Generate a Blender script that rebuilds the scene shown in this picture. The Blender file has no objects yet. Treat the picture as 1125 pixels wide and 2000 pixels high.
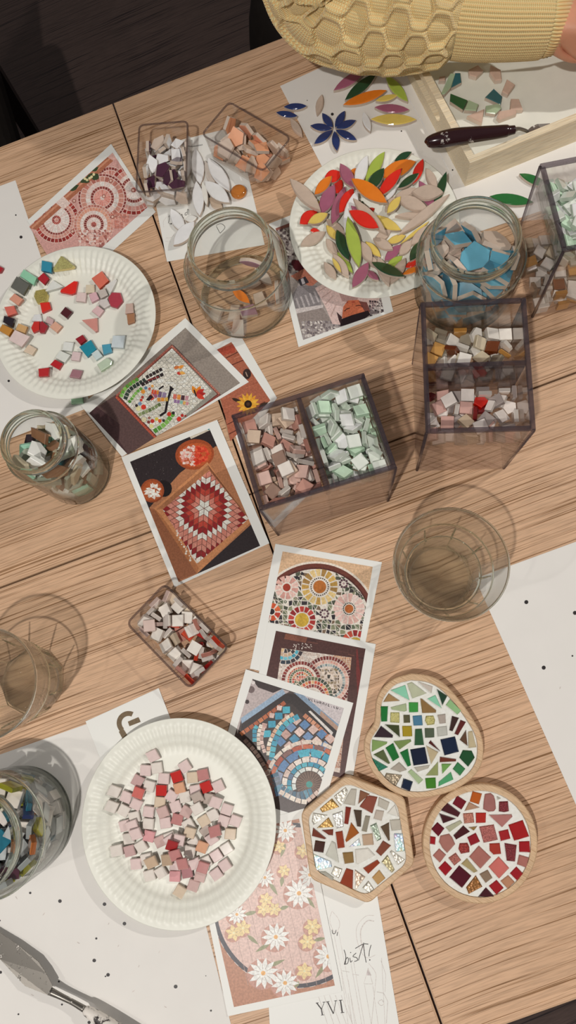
import bpy, math, random
from mathutils import Vector, Matrix, Quaternion
import numpy as np

SC = bpy.context.scene
COL = SC.collection
# ------------------------------------------------------------------ camera
FPX, CX, CY = 1374.0, 562.5, 1000.0          # focal length and centre in pixels of the 1125x2000 frame
NADIR = (704.3, 1305.2)                      # where straight down falls in the frame
H, TZ = 0.75, 0.74                           # camera above the table top, table top above the floor
_n = np.array([NADIR[0]-CX, NADIR[1]-CY, FPX]); _n /= np.linalg.norm(_n)
_e1 = np.cross([0, 1, 0], _n); _e1 /= np.linalg.norm(_e1)
_e2 = np.cross(_n, _e1)
def W(px, py, z=0.0):
    """World point that stands z above the table top and is seen at pixel px, py."""
    d = np.array([px-CX, py-CY, FPX])
    t = (H-z)/float(d @ _n)
    return Vector((t*float(d @ _e1), -t*float(d @ _e2), TZ+z))
def PX(p):
    v = np.array([p[0], -p[1], TZ+H-p[2]])
    m = np.array([_e1, _e2, _n]).T
    c = m @ v
    return (CX+FPX*c[0]/c[2], CY+FPX*c[1]/c[2])
cam = bpy.data.objects.new('camera', bpy.data.cameras.new('camera'))
COL.objects.link(cam)
R = Matrix(((_e1[0], -_e1[1], -_e1[2]), (-_e2[0], _e2[1], _e2[2]), (-_n[0], _n[1], _n[2])))
cam.matrix_world = Matrix.Translation((0, 0, TZ+H)) @ R.to_4x4()
cam.data.sensor_fit = 'HORIZONTAL'; cam.data.sensor_width = 36.0
cam.data.lens = 36.0*FPX/1125.0
cam.data.clip_start = 0.02
SC.camera = cam
# ------------------------------------------------------------------ world, lamps, exposure
w = bpy.data.worlds.new('room'); SC.world = w; w.use_nodes = True
w.node_tree.nodes['Background'].inputs[0].default_value = (1.0, 0.955, 0.93, 1)
w.node_tree.nodes['Background'].inputs[1].default_value = 0.125
def lamp(name, loc, watts, size, colour=(1.0, 0.955, 0.905)):
    d = bpy.data.lights.new(name, 'POINT'); d.energy = watts; d.shadow_soft_size = size; d.color = colour
    o = bpy.data.objects.new(name, d); o.location = loc; COL.objects.link(o); return o
lamp('pendant_light', (-0.38, -0.72, TZ+1.95), 87, 0.028)
lamp('pendant_light', (-1.10, -0.58, TZ+1.45), 11, 0.022)
lamp('pendant_light', (1.25, 0.85, TZ+1.45), 46, 0.022)
SC.view_settings.view_transform = 'Standard'; SC.view_settings.look = 'None'
SC.view_settings.gamma = 1.0; SC.view_settings.use_curve_mapping = False
SC.view_settings.exposure = 0.0
cy = SC.cycles
cy.max_bounces = 14; cy.transmission_bounces = 12; cy.transparent_max_bounces = 40; cy.glossy_bounces = 6; cy.diffuse_bounces = 3
cy.sample_clamp_indirect = 3.0; cy.use_denoising = True; cy.blur_glossy = 0.3
# ------------------------------------------------------------------ helpers
def lin(c):
    c = c/255.0
    return c/12.92 if c <= .04045 else ((c+.055)/1.055)**2.4
GAIN = 1.22
def col(h, g=None):
    """Albedo of a surface that looks like the hex colour on the brightly lit table."""
    h = h.lstrip('#')
    v = [min(.88, lin(int(h[i:i+2], 16))*(GAIN if g is None else g)) for i in (0, 2, 4)]
    return (*v, 1.0)
_mats = {}
def nodes_of(m):
    m.use_nodes = True
    nt = m.node_tree
    return nt, nt.nodes, nt.links, nt.nodes.get('Principled BSDF')
def mat(key, hexc, rough=.5, spec=.5, metal=0.0, coat=0.0, noise=0.0, nscale=60, bump=0.0, bscale=400, trans=0.0, sheen=0):
    k = (key, hexc, rough, spec, metal, coat, noise, bump, trans)
    if k in _mats: return _mats[k]
    m = bpy.data.materials.new(key); nt, N, L, p = nodes_of(m)
    c = col(hexc)
    p.inputs['Base Color'].default_value = c
    p.inputs['Roughness'].default_value = rough
    p.inputs['Specular IOR Level'].default_value = spec
    p.inputs['Metallic'].default_value = metal
    p.inputs['Coat Weight'].default_value = coat
    p.inputs['Coat Roughness'].default_value = .05
    p.inputs['Transmission Weight'].default_value = trans
    if sheen: p.inputs['Sheen Weight'].default_value = sheen
    if noise:
        tc = N.new('ShaderNodeTexCoord'); t = N.new('ShaderNodeTexNoise'); t.inputs['Scale'].default_value = nscale
        t.inputs['Detail'].default_value = 4
        L.new(tc.outputs['Object'], t.inputs['Vector'])
        r = N.new('ShaderNodeValToRGB')
        r.color_ramp.elements[0].position = .3; r.color_ramp.elements[1].position = .7
        r.color_ramp.elements[0].color = tuple(x*(1-noise) for x in c[:3])+(1,)
        r.color_ramp.elements[1].color = tuple(min(.9, x*(1+noise)) for x in c[:3])+(1,)
        L.new(t.outputs['Fac'], r.inputs['Fac']); L.new(r.outputs['Color'], p.inputs['Base Color'])
    if bump:
        tc = N.new('ShaderNodeTexCoord'); t = N.new('ShaderNodeTexNoise'); t.inputs['Scale'].default_value = bscale
        L.new(tc.outputs['Object'], t.inputs['Vector'])
        b = N.new('ShaderNodeBump'); b.inputs['Strength'].default_value = bump; b.inputs['Distance'].default_value = .001
        L.new(t.outputs['Fac'], b.inputs['Height']); L.new(b.outputs['Normal'], p.inputs['Normal'])
    _mats[k] = m; return m
def mesh(name, verts, faces, mats=(), fm=None, smooth=False):
    me = bpy.data.meshes.new(name)
    me.from_pydata([tuple(v) for v in verts], [], [tuple(f) for f in faces])
    for m in (mats if isinstance(mats, (list, tuple)) else [mats]): me.materials.append(m)
    if fm is not None: me.polygons.foreach_set('material_index', fm)
    if smooth: me.polygons.foreach_set('use_smooth', [True]*len(me.polygons))
    me.update(); return me
def link(name, me, parent=None, loc=(0, 0, 0)):
    o = bpy.data.objects.new(name, me); o.location = loc
    if parent is not None: o.parent = parent
    COL.objects.link(o); return o
def tag(o, label, cat, group=None):
    o['label'] = label; o['category'] = cat
    if group: o['group'] = group
    return o
def thing(name, label, cat, loc, rotz=0.0, group=None):
    o = bpy.data.objects.new(name, None); o.empty_display_size = .02
    o.location = loc; o.rotation_euler = (0, 0, rotz); COL.objects.link(o)
    return tag(o, label, cat, group)
def sub(vs, c): return [(v[0]-c[0], v[1]-c[1], v[2]-c[2]) for v in vs]
def box_vf(x0, x1, y0, y1, z0, z1):
    v = [(x, y, z) for z in (z0, z1) for x, y in ((x0, y0), (x1, y0), (x1, y1), (x0, y1))]
    return v, [(3, 2, 1, 0), (4, 5, 6, 7), (0, 1, 5, 4), (1, 2, 6, 5), (2, 3, 7, 6), (3, 0, 4, 7)]
def join_vf(parts):
    V, F = [], []
    for v, f in parts:
        b = len(V); V += list(v); F += [tuple(i+b for i in q) for q in f]
    return V, F
def box(name, dims, m, parent=None, loc=(0, 0, 0), bevel=0.0):
    v, f = box_vf(*dims)
    o = link(name, mesh(name, v, f, m), parent, loc)
    if bevel:
        b = o.modifiers.new('bevel', 'BEVEL'); b.width = bevel; b.segments = 2
    return o
def area(p): return .5*sum(p[i][0]*p[(i+1) % len(p)][1]-p[(i+1) % len(p)][0]*p[i][1] for i in range(len(p)))
def ccw(p): return list(p) if area(p) > 0 else list(p)[::-1]
def inset(p, d):
    c = (sum(q[0] for q in p)/len(p), sum(q[1] for q in p)/len(p)); out = []
    for q in p:
        l = math.hypot(q[0]-c[0], q[1]-c[1]) or 1
        k = 1-min(.45, d*1.3/l); out.append((c[0]+(q[0]-c[0])*k, c[1]+(q[1]-c[1])*k))
    return out
def prism_vf(poly, z0, z1, bev=.0006, tilt=None):
    """Slab with a softened top edge. Returns verts, faces, material index (0 body, 1 top)."""
    p = ccw(poly); n = len(p); q = inset(p, bev)
    V = [(x, y, z0) for x, y in p]+[(x, y, z1-bev) for x, y in p]+[(x, y, z1) for x, y in q]
    if tilt: V = [(x, y, z+tilt(x, y)) for x, y, z in V]
    F = [tuple(range(n))[::-1]]; fm = [0]
    for i in range(n):
        j = (i+1) % n
        F.append((i, j, n+j, n+i)); fm.append(0)
        F.append((n+i, n+j, 2*n+j, 2*n+i)); fm.append(1)
    F.append(tuple(range(2*n, 3*n))); fm.append(1)
    return V, F, fm
def lathe_vf(prof, n=64, rmod=None):
    V, F = [], []
    for r, z in prof:
        for k in range(n):
            a = 2*math.pi*k/n
            rr = r*(rmod(a, r, z) if rmod else 1)
            V.append((rr*math.cos(a), rr*math.sin(a), z))
    for i in range(len(prof)-1):
        for k in range(n):
            j = (k+1) % n
            F.append((i*n+k, i*n+j, (i+1)*n+j, (i+1)*n+k))
    return V, F
def ring_vf(prof, n=64):
    """Closed profile spun round the axis."""
    V, F = lathe_vf(list(prof)+[prof[0]], n); return V, F
def tube_vf(path, radii, n=16, flat=None, caps=True):
    P = [Vector(p) for p in path]; V, F = [], []
    t0 = (P[1]-P[0]).normalized()
    u = t0.cross(Vector((0, 0, 1)))
    if u.length < .1: u = t0.cross(Vector((1, 0, 0)))
    u.normalize()
    for i, p in enumerate(P):
        t = (P[min(i+1, len(P)-1)]-P[max(i-1, 0)]).normalized()
        u = (u-t*u.dot(t)).normalized(); v = t.cross(u)
        fl = 1 if flat is None else flat[i]
        for k in range(n):
            a = 2*math.pi*k/n
            V.append(p+u*(radii[i]*math.cos(a))+v*(radii[i]*fl*math.sin(a)))
    for i in range(len(P)-1):
        for k in range(n):
            j = (k+1) % n; F.append((i*n+k, i*n+j, (i+1)*n+j, (i+1)*n+k))
    if caps: F.append(tuple(range(n))[::-1]); F.append(tuple(range((len(P)-1)*n, len(P)*n)))
    return V, F
def spline(pts, m=8):
    """Catmull-Rom through points of any dimension."""
    P = [np.array(p, float) for p in pts]; P = [2*P[0]-P[1]]+P+[2*P[-1]-P[-2]]; out = []
    for i in range(1, len(P)-2):
        for s in range(m):
            t = s/m; a, b, c, d = P[i-1:i+3]
            out.append(.5*((2*b)+(c-a)*t+(2*a-5*b+4*c-d)*t*t+(3*b-a-3*c+d)*t**3))
    out.append(P[-2]); return out
def cr(ox, oy, s):
    return lambda pts: [(ox+x/s, oy+y/s) for x, y in pts]
# ------------------------------------------------------------------ materials of the setting and of glass
ANG = math.radians(20.96)                    # the long side of the tables
def wood(key, light, dark, scale=1.0, rot=0.0, rough=.42, stretch=26.0, contrast=1.0, bump=.15):
    m = bpy.data.materials.new(key); nt, N, L, p = nodes_of(m)
    tc = N.new('ShaderNodeTexCoord'); mp = N.new('ShaderNodeMapping')
    mp.inputs['Rotation'].default_value = (0, 0, rot)
    L.new(tc.outputs['Object'], mp.inputs['Vector'])
    warp = N.new('ShaderNodeTexNoise'); warp.inputs['Scale'].default_value = 5*scale; warp.inputs['Detail'].default_value = 2
    wm = N.new('ShaderNodeMapping'); wm.inputs['Scale'].default_value = (.6, 1, 1)
    L.new(mp.outputs['Vector'], wm.inputs['Vector']); L.new(wm.outputs['Vector'], warp.inputs['Vector'])
    wv = N.new('ShaderNodeVectorMath'); wv.operation = 'MULTIPLY_ADD'
    wv.inputs[1].default_value = (0, .016/scale, 0)
    L.new(warp.outputs['Color'], wv.inputs[0]); L.new(mp.outputs['Vector'], wv.inputs[2])
    def streak(sc, st, det, rgh=.6):
        k = N.new('ShaderNodeMapping'); k.inputs['Scale'].default_value = (sc/st, sc, sc)
        t = N.new('ShaderNodeTexNoise'); t.inputs['Scale'].default_value = 1; t.inputs['Detail'].default_value = det
        t.inputs['Roughness'].default_value = rgh
        L.new(wv.outputs[0], k.inputs['Vector']); L.new(k.outputs['Vector'], t.inputs['Vector']); return t.outputs['Fac']
    def ramp(s, a, b, ca, cb):
        r = N.new('ShaderNodeValToRGB'); r.color_ramp.elements[0].position = a; r.color_ramp.elements[1].position = b
        r.color_ramp.elements[0].color = ca; r.color_ramp.elements[1].color = cb
        L.new(s, r.inputs['Fac']); return r.outputs['Color']
    cl, cd = col(light), col(dark)
    mid = tuple((a*.86+b*.14) for a, b in zip(cl, cd))
    base = ramp(streak(110*scale, stretch*.35, 6), .25, .75, mid, cl)
    lines = ramp(streak(760*scale, stretch*6.2, 2.5, .55), .36, .445, (0, 0, 0, 1), (1, 1, 1, 1))
    fine = ramp(streak(620*scale, stretch*.7, 2), .35, .6, (.86, .86, .86, 1), (1.08, 1.08, 1.08, 1))
    broad = ramp(streak(14*scale, 4, 2), .3, .7, (.92, .92, .92, 1), (1.06, 1.06, 1.06, 1))
    mx = N.new('ShaderNodeMix'); mx.data_type = 'RGBA'
    mx.inputs[6].default_value = cd; L.new(lines, mx.inputs[0]); L.new(base, mx.inputs[7])
    def mul(a, b):
        k = N.new('ShaderNodeMix'); k.data_type = 'RGBA'; k.blend_type = 'MULTIPLY'; k.inputs[0].default_value = contrast
        L.new(a, k.inputs[6]); L.new(b, k.inputs[7]); return k.outputs[2]
    c = mul(mul(mx.outputs[2], fine), broad)
    L.new(c, p.inputs['Base Color']); p.inputs['Roughness'].default_value = rough
    p.inputs['Specular IOR Level'].default_value = .35
    b = N.new('ShaderNodeBump'); b.inputs['Strength'].default_value = bump; b.inputs['Distance'].default_value = .0006
    L.new(lines, b.inputs['Height']); L.new(b.outputs['Normal'], p.inputs['Normal'])
    return m
OAK = wood('oak_laminate', 'c9a586', '84603f')
FLOORW = wood('dark_floor_wood', '54443f', '241a1c', scale=.45, rot=-ANG*1.15, rough=.5, stretch=14)
BEECH = wood('coaster_beech', 'c6a886', 'a98560', scale=2.2, rot=.5, rough=.45, stretch=16)
PINE = wood('tray_basswood', 'e0cfb4', 'd3bd98', scale=1.1, rot=-.35, rough=.55, stretch=22, bump=.05)
PAPER = mat('paper', 'd9d6d1', .75, .2, noise=.012, nscale=30)
CARDM = mat('card_stock', 'e3dfd8', .45, .35)
PLATE = mat('pressed_card_plate', 'e3ddd2', .42, .4, bump=.05, bscale=900)
GROUT = mat('white_grout', 'e2dcd3', .8, .2, noise=.08, nscale=300, bump=.4, bscale=900)
EDGE = mat('edge_band', 'b79678', .5, .3)
DARK = mat('black_cloth', '17120f', .85, .2, noise=.2)
PLASTIC = mat('black_plastic', '181214', .4, .4)
PRINT = bpy.data.materials.new('printed_picture')
nt, N, L, p = nodes_of(PRINT)
at = N.new('ShaderNodeAttribute'); at.attribute_name = 'ink'
tc = N.new('ShaderNodeTexCoord'); tx = N.new('ShaderNodeTexNoise'); tx.inputs['Scale'].default_value = 500; tx.inputs['Detail'].default_value = 3
L.new(tc.outputs['Object'], tx.inputs['Vector'])
rp = N.new('ShaderNodeValToRGB'); rp.color_ramp.elements[0].color = (.8, .8, .8, 1); rp.color_ramp.elements[1].color = (1.15, 1.15, 1.15, 1)
rp.color_ramp.elements[0].position = .3; rp.color_ramp.elements[1].position = .7
L.new(tx.outputs['Fac'], rp.inputs['Fac'])
mu = N.new('ShaderNodeMix'); mu.data_type = 'RGBA'; mu.blend_type = 'MULTIPLY'; mu.inputs[0].default_value = 1
L.new(at.outputs['Color'], mu.inputs[6]); L.new(rp.outputs['Color'], mu.inputs[7]); L.new(mu.outputs[2], p.inputs['Base Color'])
p.inputs['Roughness'].default_value = .38; p.inputs['Specular IOR Level'].default_value = .35

def clear(key, face, edge, ior=1.45, gloss=1.0, expo=4.0, bump=0, body=None, glass=0):
    """Thin clear wall: light goes through, tinted more where the wall is seen edge-on, with Fresnel reflection."""
    m = bpy.data.materials.new(key); nt, N, L, p = nodes_of(m); N.remove(p)
    out = N['Material Output']
    lw = N.new('ShaderNodeLayerWeight'); lw.inputs['Blend'].default_value = .5
    lp = N.new('ShaderNodeMath'); lp.operation = 'POWER'; lp.inputs[1].default_value = expo; L.new(lw.outputs['Facing'], lp.inputs[0])
    mc = N.new('ShaderNodeMix'); mc.data_type = 'RGBA'; mc.inputs[6].default_value = face; mc.inputs[7].default_value = edge
    L.new(lp.outputs[0], mc.inputs[0])
    tr = N.new('ShaderNodeBsdfTransparent'); L.new(mc.outputs[2], tr.inputs['Color'])
    gl = N.new('ShaderNodeBsdfGlossy'); gl.inputs['Roughness'].default_value = .03
    gl.inputs['Color'].default_value = (gloss, gloss, gloss, 1)
    # Schlick reflectance, alike on both sides of the wall
    fr = N.new('ShaderNodeLayerWeight'); fr.inputs['Blend'].default_value = .5
    pw = N.new('ShaderNodeMath'); pw.operation = 'POWER'; pw.inputs[1].default_value = 5; L.new(fr.outputs['Facing'], pw.inputs[0])
    f0 = ((ior-1)/(ior+1))**2
    ad = N.new('ShaderNodeMath'); ad.operation = 'MULTIPLY_ADD'; ad.inputs[1].default_value = .75-f0; ad.inputs[2].default_value = f0; L.new(pw.outputs[0], ad.inputs[0])
    mx = N.new('ShaderNodeMixShader'); L.new(ad.outputs[0], mx.inputs['Fac'])
    L.new(tr.outputs['BSDF'], mx.inputs[1]); L.new(gl.outputs['BSDF'], mx.inputs[2]); L.new(mx.outputs['Shader'], out.inputs['Surface'])
    if glass:
        gb = N.new('ShaderNodeBsdfGlass'); gb.inputs['IOR'].default_value = 1.5; gb.inputs['Color'].default_value = face
        m2 = N.new('ShaderNodeMixShader'); m2.inputs['Fac'].default_value = glass
        L.new(mx.outputs['Shader'], m2.inputs[1]); L.new(gb.outputs['BSDF'], m2.inputs[2]); L.new(m2.outputs['Shader'], out.inputs['Surface'])
    if body:
        df = N.new('ShaderNodeBsdfDiffuse'); df.inputs['Color'].default_value = body[1]
        m2 = N.new('ShaderNodeMixShader'); m2.inputs['Fac'].default_value = body[0]
        L.new(mx.outputs['Shader'], m2.inputs[1]); L.new(df.outputs['BSDF'], m2.inputs[2]); L.new(m2.outputs['Shader'], out.inputs['Surface'])
    if bump:
        tc = N.new('ShaderNodeTexCoord'); t = N.new('ShaderNodeTexNoise'); t.inputs['Scale'].default_value = 40
        b = N.new('ShaderNodeBump'); b.inputs['Strength'].default_value = bump; b.inputs['Distance'].default_value = .004
        L.new(tc.outputs['Object'], t.inputs['Vector']); L.new(t.outputs['Fac'], b.inputs['Height'])
        L.new(b.outputs['Normal'], gl.inputs['Normal']); L.new(b.outputs['Normal'], fr.inputs['Normal'])
        if glass: L.new(b.outputs['Normal'], gb.inputs['Normal'])
    return m
def refract(key, colour, ior=1.45, thru=0.0, rough=0.0, bump=0.0):
    m = bpy.data.materials.new(key); nt, N, L, p = nodes_of(m); N.remove(p)
    out = N['Material Output']
    g = N.new('ShaderNodeBsdfGlass'); g.inputs['Color'].default_value = colour; g.inputs['IOR'].default_value = ior; g.inputs['Roughness'].default_value = rough
    last = g.outputs['BSDF']
    if bump:
        tc = N.new('ShaderNodeTexCoord'); t = N.new('ShaderNodeTexNoise'); t.inputs['Scale'].default_value = 55
        b = N.new('ShaderNodeBump'); b.inputs['Strength'].default_value = bump; b.inputs['Distance'].default_value = .004
        L.new(tc.outputs['Object'], t.inputs['Vector']); L.new(t.outputs['Fac'], b.inputs['Height']); L.new(b.outputs['Normal'], g.inputs['Normal'])
    if thru:
        tr = N.new('ShaderNodeBsdfTransparent'); tr.inputs['Color'].default_value = colour
        mx = N.new('ShaderNodeMixShader'); mx.inputs['Fac'].default_value = thru
        L.new(last, mx.inputs[1]); L.new(tr.outputs['BSDF'], mx.inputs[2]); last = mx.outputs['Shader']
    L.new(last, out.inputs['Surface']); return m
ACRYL = clear('clear_acrylic', (.985, .98, .98, 1), (.55, .52, .54, 1), 1.45)
ACRYLE = clear('acrylic_edge', (.72, .68, .71, 1), (.45, .40, .44, 1), 1.45, body=(.30, (.09, .075, .088, 1)))
CUPM = clear('clear_tray_plastic', (.985, .975, .965, 1), (.60, .54, .50, 1), 1.45)
CUPE = clear('tray_lip', (.76, .72, .72, 1), (.36, .31, .32, 1), 1.45, body=(.2, (.12, .10, .10, 1)))
JARG = clear('jar_glass', (.985, .988, .978, 1), (.12, .13, .10, 1), 1.5, expo=5.5, bump=.12)
JARR = refract('jar_rim_glass', (.95, .97, .94, 1), 1.5, .03)
TUMB = clear('tumbler_glass', (.985, .988, .978, 1), (.10, .11, .085, 1), 1.5, expo=7.0, bump=.12, glass=.09)
TUMBB = refract('tumbler_base_glass', (.98, .985, .97, 1), 1.5, .35)
WATER = refract('water', (.98, .985, .98, 1), 1.33, .85)

_tm = {}
def tilemats(hexc, kind='g'):
    """Body and face materials of a piece: g glass, c glazed ceramic, b bare ceramic, x glitter, i iridescent, m gold leaf."""
    k = (hexc, kind)
    if k in _tm: return _tm[k]
    if kind == 'c':
        r = [mat('ceramic_edge', 'b9aa9c', .7, .3), mat('glaze', hexc, .12, .5, coat=.6, noise=.06, nscale=90)]
    elif kind == 'f':
        r = [mat('frosted_side', hexc, .5, .4), mat('frosted_face', hexc, .38, .5, noise=.06, nscale=120)]
    elif kind == 'b':
        r = [mat('bisque_edge', 'c7b5a6', .8, .2, noise=.06), mat('bisque', hexc, .75, .25, noise=.07, nscale=120)]
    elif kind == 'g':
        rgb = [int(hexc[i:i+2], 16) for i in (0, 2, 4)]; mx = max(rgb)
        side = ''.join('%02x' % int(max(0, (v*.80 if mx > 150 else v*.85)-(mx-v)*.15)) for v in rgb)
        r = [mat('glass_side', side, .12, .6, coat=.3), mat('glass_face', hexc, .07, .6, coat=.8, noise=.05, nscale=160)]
    else:
        m = bpy.data.materials.new({'x': 'glitter_glass', 'i': 'iridescent_glass', 'm': 'leaf_glass'}[kind]); nt, N, L, p = nodes_of(m)
        tc = N.new('ShaderNodeTexCoord'); v = N.new('ShaderNodeTexVoronoi'); v.inputs['Scale'].default_value = 1500 if kind == 'x' else 420
        L.new(tc.outputs['Object'], v.inputs['Vector'])
        hs = N.new('ShaderNodeMix'); hs.data_type = 'RGBA'; c = col(hexc)
        hs.inputs[6].default_value = tuple(x*.45 for x in c[:3])+(1,); hs.inputs[7].default_value = tuple(min(.75, x*1.05+.01) for x in c[:3])+(1,)
        L.new(v.outputs['Color'], hs.inputs[0]); last = hs.outputs[2]
        if kind == 'i':
            nz = N.new('ShaderNodeTexNoise'); nz.inputs['Scale'].default_value = 130; L.new(tc.outputs['Object'], nz.inputs['Vector'])
            rp = N.new('ShaderNodeValToRGB'); e = rp.color_ramp.elements
            e[0].position = .32; e[0].color = col('d9cf9a'); e[1].position = .70; e[1].color = col('c58fb4')
            for pos, hx in ((.42, '8fd3d8'), (.5, 'e6e6df'), (.6, '7fb2d8')):
                q = e.new(pos); q.color = col(hx)
            L.new(nz.outputs['Fac'], rp.inputs['Fac'])
            k2 = N.new('ShaderNodeMix'); k2.data_type = 'RGBA'; k2.inputs[0].default_value = .6
            L.new(last, k2.inputs[6]); L.new(rp.outputs['Color'], k2.inputs[7]); last = k2.outputs[2]
        L.new(last, p.inputs['Base Color']); p.inputs['Metallic'].default_value = .35 if kind != 'i' else .2
        p.inputs['Roughness'].default_value = .36; p.inputs['Coat Weight'].default_value = .8; p.inputs['Coat Roughness'].default_value = .04
        b = N.new('ShaderNodeBump'); b.inputs['Strength'].default_value = .5; b.inputs['Distance'].default_value = .0006
        L.new(v.outputs['Distance'], b.inputs['Height']); L.new(b.outputs['Normal'], p.inputs['Normal'])
        r = [mat('glass_side', hexc, .2, .5), m]
    _tm[k] = r; return r
# ------------------------------------------------------------------ floor, tables
v, f = box_vf(-2.2, 2.2, -1.6, 3.0, -.02, 0)
fl = link('floor', mesh('floor', v, f, FLOORW)); fl['kind'] = 'structure'
UX, UY = Vector((math.cos(ANG), math.sin(ANG), 0)), Vector((-math.sin(ANG), math.cos(ANG), 0))
S0, S1, S2 = W(223.7, 199.3), W(492.2, 964.0), W(871.6, 2044.5)
def table(corner, sx, sy, dep, label):
    """corner: the corner next to the seam; sx, sy: which way the top runs from it."""
    g = .0011
    t = thing('table', label, 'table', (corner.x, corner.y, 0), ANG)
    Lx = 1.2
    x0, x1 = (g, Lx) if sx > 0 else (-Lx, -g)
    y0, y1 = (g, dep-g) if sy > 0 else (-dep+g, -g)
    box('tabletop', (x0+.0016, x1-.0016, y0+.0016, y1-.0016, TZ-.025, TZ), OAK, t)
    for d in ((x0, x0+.0016, y0, y1), (x1-.0016, x1, y0, y1), (x0+.0016, x1-.0016, y0, y0+.0016), (x0+.0016, x1-.0016, y1-.0016, y1)):
        box('edge_band', (*d, TZ-.025, TZ-.0003), EDGE, t)
    for lx in (x0+.05, x1-.05):
        for ly in (y0+.05, y1-.05):
            box('leg', (lx-.02, lx+.02, ly-.02, ly+.02, 0, TZ-.025), PLASTIC, t)
D1, D2 = (S0-S1).length, (S1-S2).length
table(S1, 1, 1, D1, 'oak-veneer table under the wooden tray and the plate of petals')
table(S1, -1, 1, D1, 'oak-veneer table under the plate of scattered tiles')
table(S1, 1, -1, D2, 'oak-veneer table under the three coasters and the tumbler of water')
table(S1, -1, -1, D2, 'oak-veneer table under the plate of pink tiles and both dotted-paper corners')

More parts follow.
